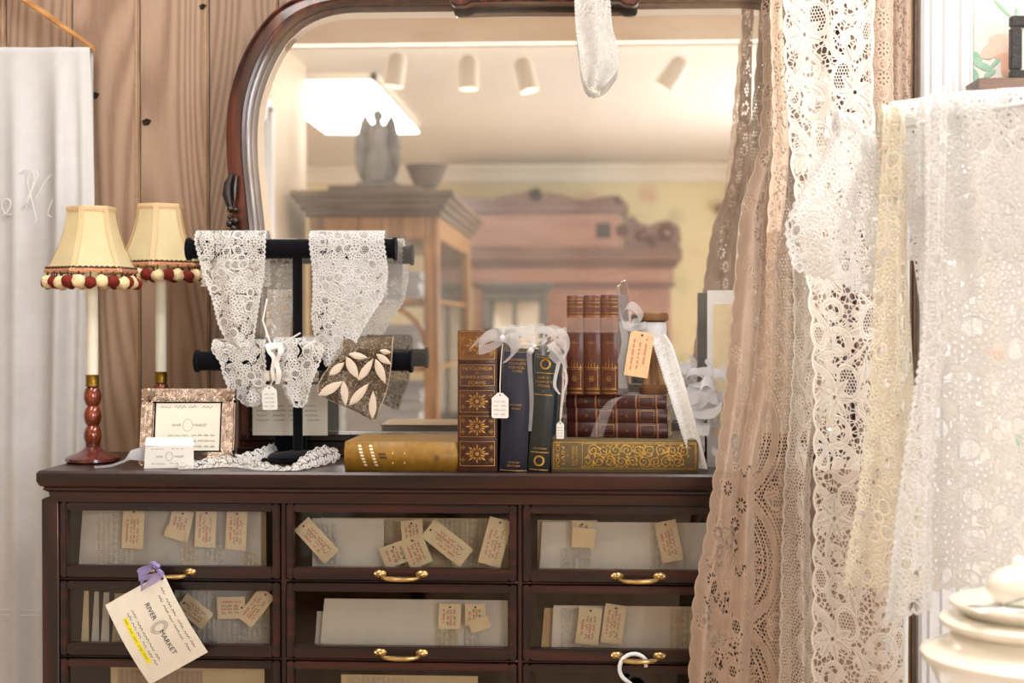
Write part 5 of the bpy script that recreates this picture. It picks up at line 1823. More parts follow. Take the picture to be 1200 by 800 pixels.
def p_leafnet(fd, DL, DR, DT, DB):
    fd.voronoi(3.4, 1.2, 0.8, seed=4)
    rg = np.random.default_rng(2)
    for k in range(420):
        fd.ell(rg.uniform(fd.S.min(), fd.S.max()), rg.uniform(0, fd.T.max()), rg.uniform(0.7, 1.6), rg.uniform(0.6, 1.1), rg.uniform(0, 3), cord=1.0)
    border_cord(fd, np.minimum(np.minimum(DL, DR), np.minimum(DT + 4, DB)) + 0.3, 1.0)
# brown net collar with applied cream leaves: outline turned into rows
lf = thing('leaf_lace_collar', (W(418, 450, yc).x, yc, W(418, 493, yc).z), 'brown net collar with cream leaf applique on the velvet stand\'s lower bar', 'lace collar', G)
hang('net', None, None, [(411, 400, 460), (425, 388, 459), (440, 377, 457), (452, 371, 455), (462, 372, 452), (472, 392, 448), (482, 416, 444), (493, 436, 441)], yc - 0.006, p_leafnet, 'net_brown', 0.9, wob(0.003, 1.2, 0.6), seed=9, top_wrap=(BR + 0.009, 0.05), parent=lf)
def applied_leaf(parent, px, py, L_, Wd, deg, y, mat='lace_cream'):
    p = W(px, py, y)
    sc = y / FPX
    a = math.radians(deg)
    n = 10
    m = MB()
    vs = []
    hl, hwd = L_ * sc / 2, Wd * sc / 2
    for k in range(n + 1):
        q = -1 + 2 * k / n
        w_ = hwd * (1 - q * q) * (1 - 0.2 * q)
        for s_ in (-1, 0, 1):
            x, z = q * hl, s_ * w_
            vs.append((x * math.cos(a) - z * math.sin(a), -0.0025 - (0.0016 if s_ == 0 else 0), x * math.sin(a) + z * math.cos(a)))
    m.add([p + Vector(v) for v in vs], [(3 * k + j, 3 * k + j + 1, 3 * k + j + 4, 3 * k + j + 3) for k in range(n) for j in range(2)])
    return m.build('leaf', 'thread_cream', parent, world=True)
mat_cloth('thread_cream', srgb(230, 214, 196), 0.15, bumpscale=600, bump=0.3, var=0.05)
for (px, py, L_, Wd, dg) in [(413, 431, 30, 11, -62), (420, 417, 24, 8, -12), (429, 433, 32, 9, 55), (446, 435, 32, 10, -68), (450, 421, 22, 8, -35), (388, 455, 34, 11, 30), (404, 461, 30, 9, -85), (421, 462, 36, 10, 48), (437, 474, 34, 9, 88), (452, 412, 14, 6, -10), (395, 432, 24, 9, 40)]:
    applied_leaf(lf, px, py, L_, Wd, dg, yc - 0.010)
# tag tied to the collars
def string_tag(px, py, w, h, y, knot, label, deg=0, group=None, mat='paper_white', parent=None):
    p = W(px, py, y)
    t = thing('string_tag', p, label, 'tag', group)
    sc = y / FPX
    hw, hh = w * sc / 2, h * sc / 2
    a = math.radians(deg)
    M = Matrix.Rotation(PI / 2, 4, 'X') @ Matrix.Rotation(a, 4, 'Z')
    c = hw * 0.55
    m = MB()
    m.prism([(-hw + c * .3, -hh), (hw - c * .3, -hh), (hw, -hh + c * .3), (hw, hh - c * 1.2), (hw - c, hh - c * .3), (hw - c * 1.3, hh), (-hw + c * 1.3, hh), (-hw + c, hh - c * .3), (-hw, hh - c * 1.2), (-hw, -hh + c * .3)], 0, 0.0008, M)
    m.build('paper', mat, t, bevel=0.0003)
    r = MB()
    for k in range(4):
        scribble(r, M @ Matrix.Translation((-hw * 0.7, hh * (0.3 - 0.33 * k), 0.0012)), 0, 0, hw * 1.5, hh * 0.16, rk, 0.0006, 0, 2)
    r.build('handwriting', 'grey_ink', t, smooth=False)
    MB().lathe([(0.0014, 0.0009), (0.0014, 0.0013)], 10, M=M @ Matrix.Translation((0, hh * 0.82, 0))).build('punched_hole', 'black_ink', t)
    kx = [W(a_, b_, y + dy) for a_, b_, dy in knot]
    m = MB()
    m.tube([p + Vector((0, -0.001, hh * 0.85))] + kx, 0.0009, 6)
    m.build('string', 'string_white', t, world=True)
    return t
string_tag(316, 466, 18, 29, yc - 0.012, [(320, 445, 0.0), (322, 425, 0.0), (319, 407, 0.002)], 'white scalloped paper tag hung on string from the lace collars', 2)
kn = MB()
K = lambda px, py, d=0.0: W(px, py, yc - 0.010 + d)
rib(kn, [K(321, 404), K(326, 402, -.006), K(329, 412, -.008), K(324, 424, -.006), K(327, 438, -.004), K(325, 450)], (0.010, 0.003, 0.004), (0.008, 0.002, 0.0))
rib(kn, [K(320, 406), K(314, 402, -.006), K(316, 412, -.008), K(321, 420, -.006), K(319, 434, -.004), K(321, 446)], (0.009, 0.004, 0.004), (0.006, 0.002, 0.0))
rib(kn, [K(318, 402, -.004), K(322, 408, -.010), K(318, 412, -.004)], (0.012, 0.0, 0.004))
kn.tube([W(313, 350, yc - 0.003), W(308, 375, yc - 0.005), W(314, 395, yc - 0.006), W(319, 407, yc - 0.008)], 0.0018, 6)
kn.tube([W(322, 406, yc - 0.008), W(335, 400, yc - 0.008), W(352, 390, yc - 0.006)], 0.0016, 6)
o = kn.build('lace_knot', 'thread_white', None, base=True)
tag(o, 'knotted white cord tying the lace collars on the velvet stand', 'cord')

# ---- leaf lace strip lying along the cabinet front, round the stand's base
def table_strip(name, label, cat, pts, width, mat, leaves):
    path = []
    for i in range(len(pts) - 1):
        for k in range(6):
            a, b = pts[i], pts[i + 1]
            path.append([a[j] + (b[j] - a[j]) * k / 6 for j in range(len(a))])
    path.append(list(pts[-1]))
    n = len(path)
    nu = 14
    wp = [WZ(p[0], p[1], ZT) + Vector((0, 0, p[2])) for p in path]
    # smooth
    for _ in range(3):
        wp = [wp[0]] + [(wp[i - 1] + wp[i] * 2 + wp[i + 1]) / 4 for i in range(1, n - 1)] + [wp[-1]]
    P = np.zeros((n * 3 - 2, nu, 3))
    for i in range(n * 3 - 2):
        q = i / 3
        i0 = min(int(q), n - 2)
        c = wp[i0].lerp(wp[i0 + 1], q - i0)
        t = (wp[i0 + 1] - wp[i0])
        t.normalize()
        tilt = path[i0][3]
        side = Vector((-t.y, t.x, 0)).normalized()
        wv = (side * math.cos(tilt) + Vector((0, 0, 1)) * math.sin(tilt)) * width * path[i0][4]
        for j in range(nu):
            pt = c + wv * (j / (nu - 1) - 0.5)
            pt.z = max(pt.z + 0.0018 * math.sin(i * 0.5 + j * 0.6), ZT + 0.0012)
            P[i, j] = pt
    S = np.tile(np.linspace(0, width * 1000, nu)[None, :], (P.shape[0], 1))
    T = np.concatenate([[0], np.cumsum(np.linalg.norm(np.diff(P[:, nu // 2], axis=0), axis=1))])[:, None] * 1000 + 0 * S
    # finer grid for the lace
    f = 4
    def up(A):
        a0 = np.linspace(0, A.shape[0] - 1, (A.shape[0] - 1) * f + 1); a1 = np.linspace(0, A.shape[1] - 1, (A.shape[1] - 1) * f // 2 + 1)
        i0 = np.minimum(a0.astype(int), A.shape[0] - 2); i1 = np.minimum(a1.astype(int), A.shape[1] - 2)
        u = (a0 - i0)[:, None]; v = (a1 - i1)[None, :]
        if A.ndim == 3: u = u[..., None]; v = v[..., None]
        A00 = A[i0][:, i1]; A10 = A[i0 + 1][:, i1]; A01 = A[i0][:, i1 + 1]; A11 = A[i0 + 1][:, i1 + 1]
        return A00 * (1 - u) * (1 - v) + A10 * u * (1 - v) + A01 * (1 - u) * v + A11 * u * v
    P, S, T = up(P), up(S), up(T)
    fd = Field(S, T, RNG)
    fd.voronoi(4.0, 0.7, 0.8, seed=2)
    W_ = width * 1000
    y = 4
    k = 0
    while y < T.max():
        fd.leaf(W_ * 0.3, y, 17, 6.5, 0.9 + 0.2 * (k % 2), vein=False)
        fd.leaf(W_ * 0.7, y + 5, 17, 6.5, 2.2, vein=False)
        y += 11
        k += 1
    e = np.minimum(S, W_ - S).ravel()
    border_cord(fd, scallop(e, fd.T, 8, 1.2, 0.0), 0.9)
    o = sheet(name, P, fd.F.reshape(S.shape), fd.C.reshape(S.shape), mat)
    tag(o, label, cat)
    return o
table_strip('lace_trim', 'white leaf-patterned lace trim lying along the cabinet edge around the stand', 'lace trim',
            [(208, 550, 0.004, 0.5, 0.9), (235, 549, 0.006, 0.7, 1), (262, 547, 0.008, 0.9, 1), (285, 548, 0.007, 0.8, 1), (305, 551, 0.006, 0.7, 0.9), (325, 552, 0.004, 0.5, 0.6), (345, 552, 0.004, 0.4, 0.6), (358, 549, 0.010, 0.7, 1.0), (372, 546, 0.016, 0.9, 1.3), (386, 543, 0.018, 0.9, 1.35), (397, 541, 0.018, 0.8, 0.5)], 0.028, 'lace_white', None)
table_strip('lace_trim', 'curled end of white leaf lace standing behind the stand\'s round base', 'lace trim',
            [(278, 545, 0.010, 0.8, 1), (298, 543, 0.014, 0.9, 1), (312, 541, 0.018, 1.0, 1), (320, 537, 0.020, 1.0, 0.8), (328, 533, 0.022, 0.9, 0.6), (329, 531, 0.022, 0.9, 0.4)], 0.022, 'lace_white', None)

# ---- hand-written note leaning on the mirror's lower rail
yn = YFR - 0.03
nt_ = thing('handwritten_note', (W(345, 508, yn).x, yn - 0.01, ZT), 'cream hand-written note leaning on the mirror behind the velvet stand', 'note')
x0, x1 = W(296, 500, yn).x, W(384, 500, yn).x
zn0, zn1 = ZT, W(340, 450, yn).z
MB().box(x0, x1, yn - 0.0005, yn + 0.0005, W(340, 510, yn).z, zn1).build('paper', 'card_cream', nt_, world=True)
MB().box((x0 + x1) / 2 - 0.03, (x0 + x1) / 2 + 0.03, yn + 0.001, yn + 0.012, ZT, zn1 - 0.02).build('card_stand', 'velvet_black', nt_, world=True)
ik = MB()
Mn = frame_M((x0, yn - 0.0008, W(340, 478, yn).z), (1, 0, 0), (0, 0, 1))
for k in range(4):
    scribble(ik, Mn, 0.008, 0.004 - 0.009 * k, (x1 - x0) * (0.85 if k < 3 else 0.9), 0.005, rk, 0.0009, 0, 4)
ik.build('handwriting', 'grey_ink', nt_, world=True, smooth=False)

# ================================================================== books
def book(name, label, loc, w, h, d, cover, rz=0.0, tilt=0.0, flat=False, spine_mat=None, pages='page_edge', round_=0.12, group=None, raised=0, boards=None):
    """upright: w thickness (x), h height (z), d depth (y), spine to the front (-y). flat: lies down, spine to the front, h runs along x"""
    t = thing(name, loc, label, 'book', group, rz=rz)
    if flat:
        M = Matrix(((0, 1, 0, 0), (0, 0, 1, 0), (1, 0, 0, 0), (0, 0, 0, 1)))
        # local (thickness a, length b, depth c) -> world (x=b, y=c, z=a)
        F_ = lambda a, b, c: Vector((b - h / 2, c, a))
    else:
        F_ = lambda a, b, c: Vector((a - w / 2, c, b))
    Mt = Matrix.Rotation(tilt, 4, 'Y')
    def bx(a0, a1, b0, b1, c0, c1):
        m = MB()
        vs = [Mt @ F_(a, b, c) for c in (c0, c1) for b in (b0, b1) for a in (a0, a1)]
        m.add(vs, [(0, 2, 3, 1), (4, 5, 7, 6), (0, 1, 5, 4), (2, 6, 7, 3), (0, 4, 6, 2), (1, 3, 7, 5)])
        return m
    bt = 0.0026
    # spine: rounded shell
    n = 8
    rd = w * round_
    vs, fs = [], []
    for i, b in enumerate((0.0, 0.0015, h - 0.0015, h)):
        ins = 0.0012 if i in (0, 3) else 0.0
        for k in range(n + 1):
            q = k / n
            a = w * q
            c = -rd * math.sin(PI * q) * 1.0 + ins
            vs.append(Mt @ F_(a, b, c))
    N1 = n + 1
    for i in range(3):
        for k in range(n):
            fs.append((i * N1 + k, i * N1 + k + 1, (i + 1) * N1 + k + 1, (i + 1) * N1 + k))
    fs.append(tuple(range(N1)))
    fs.append(tuple(3 * N1 + k for k in range(N1)))
    sp = MB().add(vs, fs).build('spine', spine_mat or cover, t, angle=50)
    bd = boards or cover
    bx(0, bt, 0, h, 0.0, d).build('cover_board', bd, t, bevel=0.0008)
    bx(w - bt, w, 0, h, 0.0, d).build('cover_board', bd, t, bevel=0.0008)
    bx(bt, w - bt, 0.003, h - 0.003, 0.001, d - 0.004).build('pages', pages, t)
    # surface frame of the spine: x across the thickness, y along the height, z outward
    def SP(a, b, lift=0.0004):
        q = a / w
        c = -rd * math.sin(PI * min(1, max(0, q))) - lift
        return Mt @ F_(a, b, c)
    t_sp = (t, sp, SP, w, h)
    return t_sp
def spine_band(bk, b0, b1, mat, nm='gilt_band', lift=0.0005, a0=0.02, a1=0.98):
    t, sp, SP, w, h = bk
    n = 8
    vs = []
    for b in (b0, b1):
        for k in range(n + 1):
            vs.append(SP(w * (a0 + (a1 - a0) * k / n), b, lift))
    return MB().add(vs, [(k, k + 1, n + 2 + k, n + 1 + k) for k in range(n)]).build(nm, mat, sp)
def spine_poly(mb, bk, pts, faces, lift=0.0008):
    t, sp, SP, w, h = bk
    mb.add([SP(a, b, lift) for a, b in pts], faces)
def spine_text(mb, bk, st, a, b, wd, hg, turn=False, lift=0.0009):
    co, fs, tw, th = text_mesh(st)
    pts = []
    for p in co:
        u, v = p[0] * wd / tw, p[1] * hg / th
        pts.append((a + u, b + v) if not turn else (a + u, b + v))
    spine_poly(mb, bk, pts, fs, lift)
def spine_text_flat(mb, bk, st, along, across, wd, hg, lift=0.0009, deg=90):
    """lettering on a lying book: reads upward (deg 90) at distance along the length"""
    co, fs, tw, th = text_mesh(st)
    c, s = rot2(math.radians(deg))
    pts = []
    for p in co:
        u, v = p[0] * wd / tw, p[1] * hg / th
        pts.append((across + u * s + v * c, along + u * c - v * s))
    spine_poly(mb, bk, pts, fs, lift)
def spine_rect_frame(mb, bk, a0, a1, b0, b1, w_=0.0008, lift=0.0008):
    for (x0, x1, y0, y1) in ((a0, a1, b0, b0 + w_), (a0, a1, b1 - w_, b1), (a0, a0 + w_, b0, b1), (a1 - w_, a1, b0, b1)):
        n = 6
        pts = [(x0 + (x1 - x0) * k / n, y) for y in (y0, y1) for k in range(n + 1)]
        spine_poly(mb, bk, pts, [(k, k + 1, n + 2 + k, n + 1 + k) for k in range(n)], lift)
def spine_star(mb, bk, a, b, R, n=16, lift=0.0009, inner=0.3, elong=1.0):
    for k in range(n):
        th = 2 * PI * k / n
        r1 = R * (1.0 if k % 2 == 0 else 0.72)
        c, s = math.cos(th), math.sin(th)
        pc, ps = -s * R * 0.10, c * R * 0.10
        spine_poly(mb, bk, [(a + c * R * inner, b + s * R * inner), (a + c * r1 * 0.8 * elong + pc, b + s * r1 * 0.8 + ps), (a + c * r1 * elong, b + s * r1), (a + c * r1 * 0.8 * elong - pc, b + s * r1 * 0.8 - ps)], [(0, 3, 2, 1)], lift)
    spine_poly(mb, bk, [(a + math.cos(t) * R * 0.22, b + math.sin(t) * R * 0.22) for t in [2 * PI * i / 10 for i in range(10)]], [tuple(range(10))], lift)
def spine_ring(mb, bk, a, b, R, w_, lift=0.0009, dots=0):
    n = 28
    for k in range(n):
        t0, t1 = 2 * PI * k / n, 2 * PI * (k + 1) / n
        ww = w_ * (1.25 if k % 2 else 0.8)
        spine_poly(mb, bk, [(a + (R - ww) * math.cos(t0), b + (R - ww) * math.sin(t0)), (a + (R + ww) * math.cos(t0), b + (R + ww) * math.sin(t0)), (a + (R + ww) * math.cos(t1), b + (R + ww) * math.sin(t1)), (a + (R - ww) * math.cos(t1), b + (R - ww) * math.sin(t1))], [(0, 1, 2, 3)], lift)

def px_w(n, y): return n * y / FPX
YB_ = 2.425
# ---- thick brown encyclopaedia
y = YB_
w, h = px_w(46.5, y), px_w(165, y)
enc = book('encyclopaedia', 'thick brown leather encyclopaedia with gilt sunburst panels on its spine', (W(559.5, 553, y).x, y, ZT), w, h, 0.17, 'calf_brown', round_=0.10)
pxs = lambda p: (553 - p) / 165 * h
spine_band(enc, pxs(420), pxs(387), 'calf_top', 'worn_panel', 0.0003, 0, 1)
g = MB()
for (p0, p1) in ((420, 388), (452.5, 426.5), (488, 457), (513, 487.5), (551, 515.5)):
    pass
panels = [(421, 388), (452, 427), (483, 457), (512, 487), (546, 517)]
for i, (p0, p1) in enumerate(panels):
    spine_rect_frame(g, enc, w * 0.06, w * 0.94, pxs(p0), pxs(p1))
    if i != 1:
        cy = (pxs(p0) + pxs(p1)) / 2
        spine_star(g, enc, w * 0.5, cy, min(0.0165, (pxs(p1) - pxs(p0)) * 0.46), 16, elong=1.25)
        for sx in (0.14, 0.86):
            for q in (0.25, 0.75):
                spine_star(g, enc, w * sx, pxs(p0) + (pxs(p1) - pxs(p0)) * q, 0.005, 8)
spine_text(g, enc, 'ENCYCLOPAEDIA', w / 2, pxs(431.5), w * 0.76, 0.0058)
spine_text(g, enc, 'OF', w / 2, pxs(437), 0.0055, 0.0028)
spine_text(g, enc, 'BUSINESS & SOCIAL', w / 2, pxs(441.5), w * 0.82, 0.0048)
spine_text(g, enc, 'FORMS', w / 2, pxs(448.2), w * 0.42, 0.0056)
g.build('gilt_tooling', 'gilt', enc[1], smooth=False)
for p in (423.5, 454.5, 485, 514.5):
    spine_band(enc, pxs(p + 1.5), pxs(p - 1.5), 'leather_dark', 'raised_band', 0.0016)
# ---- navy cloth book
w, h = px_w(32.5, y), px_w(141, y)
nav = book('poetry_book', 'navy cloth poetry book with small gilt lettering beside the encyclopaedia', (W(601.5, 553, y).x, y, ZT), w, h, 0.145, 'navy_cloth', tilt=math.radians(2.2), round_=0.14)
pxs = lambda p: (553 - p) / 141 * h
g = MB()
for st, p, wd, hg in (("BROWNING'S", 421, .66, .0043), ('COMPLETE', 425.7, .62, .0043), ('POETICAL', 430.3, .58, .0043), ('WORKS', 434.5, .38, .004), ('BROWNING', 474, .45, .0035), ('WORKS', 478.5, .35, .003), ('CAMBRIDGE', 541.5, .40, .003), ('EDITION', 545.5, .45, .003)):
    spine_text(g, nav, st, w / 2, pxs(p), w * wd, hg)
g.build('gilt_lettering', 'gilt', nav[1], smooth=False)
spine_band(nav, pxs(551.5), pxs(550.6), 'gilt', 'gilt_band', 0.0006)
# ---- blue cloth book with wreath
w, h = px_w(25, y), px_w(137, y)
blu = book('poetry_book', 'leaning dark blue book with gilt wreaths on its black spine', (W(631, 553, y).x, y, ZT), w, h, 0.12, 'blue_cloth', tilt=math.radians(3.8), rz=math.radians(-2), spine_mat='spine_black_green', round_=0.14)
pxs = lambda p: (553 - p) / 137 * h
g = MB()
spine_ring(g, blu, w / 2, pxs(426), 0.0078, 0.0014)
spine_ring(g, blu, w / 2, pxs(539.5), 0.0078, 0.0014)
for st, p, wd, hg in (("HARTE'S", 442, .62, .0043), ('COMPLETE', 446.8, .76, .004), ('POEMS', 451.6, .56, .004), ('EDITION', 525, .6, .003)):
    spine_text(g, blu, st, w / 2, pxs(p), w * wd, hg)
spine_star(g, blu, w / 2, pxs(457.5), 0.0024, 8)
g.build('gilt_lettering', 'gilt', blu[1], smooth=False)
for p in (436.5, 462, 529.5, 418.5, 550):
    spine_band(blu, pxs(p + 0.5), pxs(p - 0.5), 'gilt', 'gilt_band', 0.0006, 0.08, 0.92)

# ---- mustard book lying flat
y = 2.435
h, w = px_w(135, y), px_w(34, y)
mus = book('flat_book', 'mustard yellow cloth book lying flat left of the encyclopaedia', (W(470.5, 552, y).x, y, ZT), w, h, 0.17, 'mustard_cloth', flat=True, rz=math.radians(-1.2), round_=0.2)
g = MB(); g2 = MB()
for k in range(4):
    a = 0.020 + k * 0.0088 + (0.003 if k > 1 else 0)
    spine_poly(g, mus, [(w * 0.92, a), (w * 0.92, a + 0.0018), (w * 0.10, a + 0.0148), (w * 0.10, a + 0.013)], [(0, 1, 2, 3)])
rk2 = random.Random(9)
for k in (0, 2):
    for q in range(7):
        f = 0.86 - q * 0.11
        a = 0.0225 + k * 0.0095 + (0.92 - f) / 0.82 * 0.013
        spine_poly(g2, mus, [(w * (f + 0.035), a), (w * (f + 0.035), a + 0.0056), (w * (f - 0.035), a + 0.0066), (w * (f - 0.035), a + 0.001)], [(0, 1, 2, 3)])
for (a, b) in ((0.060, 0.62), (0.0625, 0.5)):
    spine_poly(g, mus, [(w * b, a), (w * b, a + 0.012), (w * (b - .07), a + 0.012), (w * (b - .07), a)], [(0, 1, 2, 3)])
spine_star(g, mus, w * 0.48, h * 0.815, 0.0062, 12)
for a in (0.084, 0.1045):
    spine_poly(g2, mus, [(w * .65, a), (w * .65, a + 0.0016), (w * .25, a + 0.0016), (w * .25, a)], [(0, 1, 2, 3)])
g.build('printed_ornament', 'dark_brown_ink', mus[1], smooth=False)
g2.build('stamped_letters', 'paper_tag', mus[1], smooth=False)

# ---- porcelain book lying flat, olive with gilt scrollwork
y = 2.43
h, w = px_w(172, y), px_w(38.5, y)
por = book('flat_book', 'olive cloth book on porcelain with gilt scrollwork spine, lowest of the pile', (W(732, 552, y).x, y, ZT), w, h, 0.19, 'olive_cloth', flat=True, rz=math.radians(-1.0), round_=0.08)
ZP = ZT + w
g = MB()
def rectf(a0, a1, b0, b1, ww=0.0009): spine_rect_frame(g, por, a0, a1, b0, b1, ww)
rectf(w * 0.09, w * 0.91, 0.004, h - 0.004, 0.0011)
rectf(w * 0.13, w * 0.87, 0.053, h - 0.006, 0.0008)
spine_poly(g, por, [(w * .12, 0.0515), (w * .88, 0.0515), (w * .88, 0.0525), (w * .12, 0.0525)], [(0, 1, 2, 3)])
spine_text_flat(g, por, 'PORCE', 0.0115, w * 0.52, w * 0.74, 0.0068)
spine_text_flat(g, por, 'LAIN', 0.0205, w * 0.50, w * 0.54, 0.0060)
spine_text_flat(g, por, 'EDWARD', 0.0375, w * 0.5, w * 0.60, 0.0040)
spine_text_flat(g, por, 'DILLON', 0.0435, w * 0.5, w * 0.56, 0.0038)
spine_star(g, por, w * 0.5, 0.0285, 0.0026, 8)
# scrollwork: spirals and leaves stamped in gilt
rg = random.Random(4)
def flat_stroke(pts, ww):
    for (a0, b0), (a1, b1) in zip(pts[:-1], pts[1:]):
        d = math.hypot(a1 - a0, b1 - b0) + 1e-9
        na, nb = -(b1 - b0) / d * ww, (a1 - a0) / d * ww
        q = [(a0 + na, b0 + nb), (a0 - na, b0 - nb), (a1 - na, b1 - nb), (a1 + na, b1 + nb)]
        if all(w * .13 < a < w * .87 and 0.054 < b < h - 0.007 for a, b in q):
            spine_poly(g, por, q, [(0, 1, 2, 3)], 0.0009)
nb_ = 9
for i in range(nb_):
    for j in range(2):
        b = 0.062 + (h - 0.078) * (i + 0.5 * j) / nb_
        a = w * (0.33 + 0.34 * j)
        hand = 1 if (i + j) % 2 else -1
        R = 0.0105
        pts = [(a + R * (1 - q / 22) * math.sin(hand * q * 0.55 + i), b + R * 1.05 * (1 - q / 22) * math.cos(hand * q * 0.55 + i)) for q in range(20)]
        flat_stroke(pts, 0.00075)
        for q in range(8):
            th = rg.uniform(0, 6.28); r = R * rg.uniform(0.5, 1.15)
            ca, cb = a + r * math.sin(th), b + r * math.cos(th)
            L_ = 0.0042
            al = rg.uniform(0, 6.28)
            flat_stroke([(ca, cb), (ca + L_ * math.sin(al) * .5, cb + L_ * math.cos(al) * .5)], 0.0014)
            flat_stroke([(ca + L_ * math.sin(al) * .5, cb + L_ * math.cos(al) * .5), (ca + L_ * math.sin(al), cb + L_ * math.cos(al))], 0.0008)
g.build('gilt_tooling', 'gilt_bright', por[1], smooth=False)

# ---- three dark leather books lying on it
z = ZP
RZ3 = math.radians(-8)
for i, (pa, pb, xa, xb) in enumerate([(514, 496.5, 664, 783), (496.5, 480, 664, 782), (480, 464, 663, 781)]):
    y = 2.452
    w = px_w(pa - pb, y); h = px_w(xb - xa, y) * 1.005
    c = W((xa + xb) / 2, 510, y)
    b = book('leather_volume', ['dark red leather volume lying lowest in the small pile', 'dark red leather volume in the middle of the small pile', 'dark red leather volume lying topmost in the small pile'][i], (c.x, y + 0.008, z), w, h, 0.105, 'leather_dark', flat=True, rz=RZ3, round_=0.16, group='dark leather volumes under the spool', pages='page_edge', boards='marbled_board')
    for f in (0.10, 0.30, 0.50, 0.70, 0.90):
        spine_bandv = MB()
        n = 6
        t_, sp_, SP_, w_, h_ = b
        vs = []
        for bb in (h * f - 0.0016, h * f + 0.0016):
            for k in range(n + 1):
                vs.append(SP_(w * k / n, bb, 0.0012))
        spine_bandv.add(vs, [(k, k + 1, n + 2 + k, n + 1 + k) for k in range(n)])
        spine_bandv.build('raised_band', 'leather_worn', sp_)
    gg = MB()
    spine_rect_frame(gg, b, w * .12, w * .88, h * 0.33, h * 0.47, 0.0006)
    spine_rect_frame(gg, b, w * .12, w * .88, h * 0.73, h * 0.87, 0.0006)
    spine_star(gg, b, w * .5, h * .2, 0.003, 8); spine_star(gg, b, w * .5, h * .6, 0.003, 8)
    gg.build('gilt_tooling', 'gilt', b[1], smooth=False)
    z += w + 0.0002
ZS = z
# ---- three upright leather books on the pile
RZV = math.radians(-12)
y = 2.462
for i, (xa, xb, pt) in enumerate([(664, 683.6, 348), (684, 703.6, 347.5), (704, 724.5, 347)]):
    w = px_w(xb - xa, y); h = px_w(464 - pt, y)
    c = W((xa + xb) / 2, 460, y + (-0.006) * i)
    b = book('leather_volume', ['upright brown gilt leather volume at the outer end of the row of three', 'upright brown gilt leather volume in the middle of the row of three', 'upright brown gilt leather volume next to the wooden spool'][i], (c.x, c.y, ZS), w, h, 0.10, 'leather_red', rz=RZV, round_=0.17, group='upright leather volumes on the pile', boards='marbled_board')
    pxs = lambda p: (464 - p) / (464 - pt) * h
    spine_band(b, pxs(390), pxs(371), 'leather_worn', 'title_label', 0.0004)
    gg = MB()
    for p in (352, 356, 361, 368, 372, 389, 432, 457, 461):
        spine_rect_frame(gg, b, w * .04, w * .96, pxs(p + 0.8), pxs(p - 0.2), 0.0005)
    spine_star(gg, b, w / 2, pxs(403), 0.0045, 8, elong=1.5)
    spine_star(gg, b, w / 2, pxs(445), 0.006, 12)
    spine_rect_frame(gg, b, w * .12, w * .88, pxs(456), pxs(434), 0.0006)
    for k in range(5):
        f = w * (0.14 + 0.18 * k)
        spine_poly(gg, b, [(f - .0008, pxs(432)), (f + .0008, pxs(432)), (f, pxs(420 + abs(k - 2) * 4))], [(0, 1, 2)])
    for k in range(6):
        spine_star(gg, b, w * (0.2 + 0.12 * k), pxs(381 - (k % 2) * 2), 0.0018, 6)
    gg.build('gilt_tooling', 'gilt', b[1], smooth=False)

# ---- silver paper knife standing behind the upright volumes
yk_ = 2.56
pk = thing('paper_knife', (W(731, 464, yk_).x, yk_, ZS), 'silver paper knife blade rising behind the upright leather volumes', 'paper knife')
hz = W(731, 328, yk_).z - ZS
m = MB()
poly = [(-0.006, 0.0), (0.006, 0.0), (0.0075, hz * 0.5), (0.0075, hz * 0.94), (0.005, hz * 0.985), (0, hz), (-0.005, hz * 0.985), (-0.0075, hz * 0.94), (-0.0075, hz * 0.5)]
m.prism(poly, -0.0012, 0.0012, Matrix.Rotation(PI / 2, 4, 'X'))
m.build('blade', 'steel', pk, bevel=0.0008)

# ---- wooden spool with lace trim on it
sp_ = W(766, 463, 2.49); 
sx, sy_ = W(766, 463, 2.49).x, 2.49
SC = sy_ / FPX
sl = thing('wooden_spool', (sx, sy_, ZS), 'old wooden bobbin spool wound with white trim on the leather pile', 'spool')
hS = (463 - 368) * SC
MB().lathe([(0.024, 0.0), (0.0255, 0.003), (0.0255, 0.012), (0.021, 0.017)], 28).build('bottom_flange', 'spool_dark', sl)
MB().lathe([(0.021, 0.016), (0.0165, 0.028), (0.0145, 0.05), (0.0135, 0.085), (0.014, hS - 0.018)], 26).build('barrel', 'spool_wood', sl)
MB().lathe([(0.018, hS - 0.016), (0.025, hS - 0.013), (0.026, hS - 0.004), (0.0235, hS), (0.008, hS), (0.007, hS - 0.006)], 28).build('top_flange', 'spool_dark', sl)
m = MB().lathe([(0.016, hS - 0.047), (0.0215, hS - 0.045), (0.0225, hS - 0.03), (0.0215, hS - 0.017), (0.016, hS - 0.016)], 28, wob=lambda th, zz: 1 + 0.012 * math.sin(21 * th))
m.build('wound_trim', 'ribbon_white', sl)
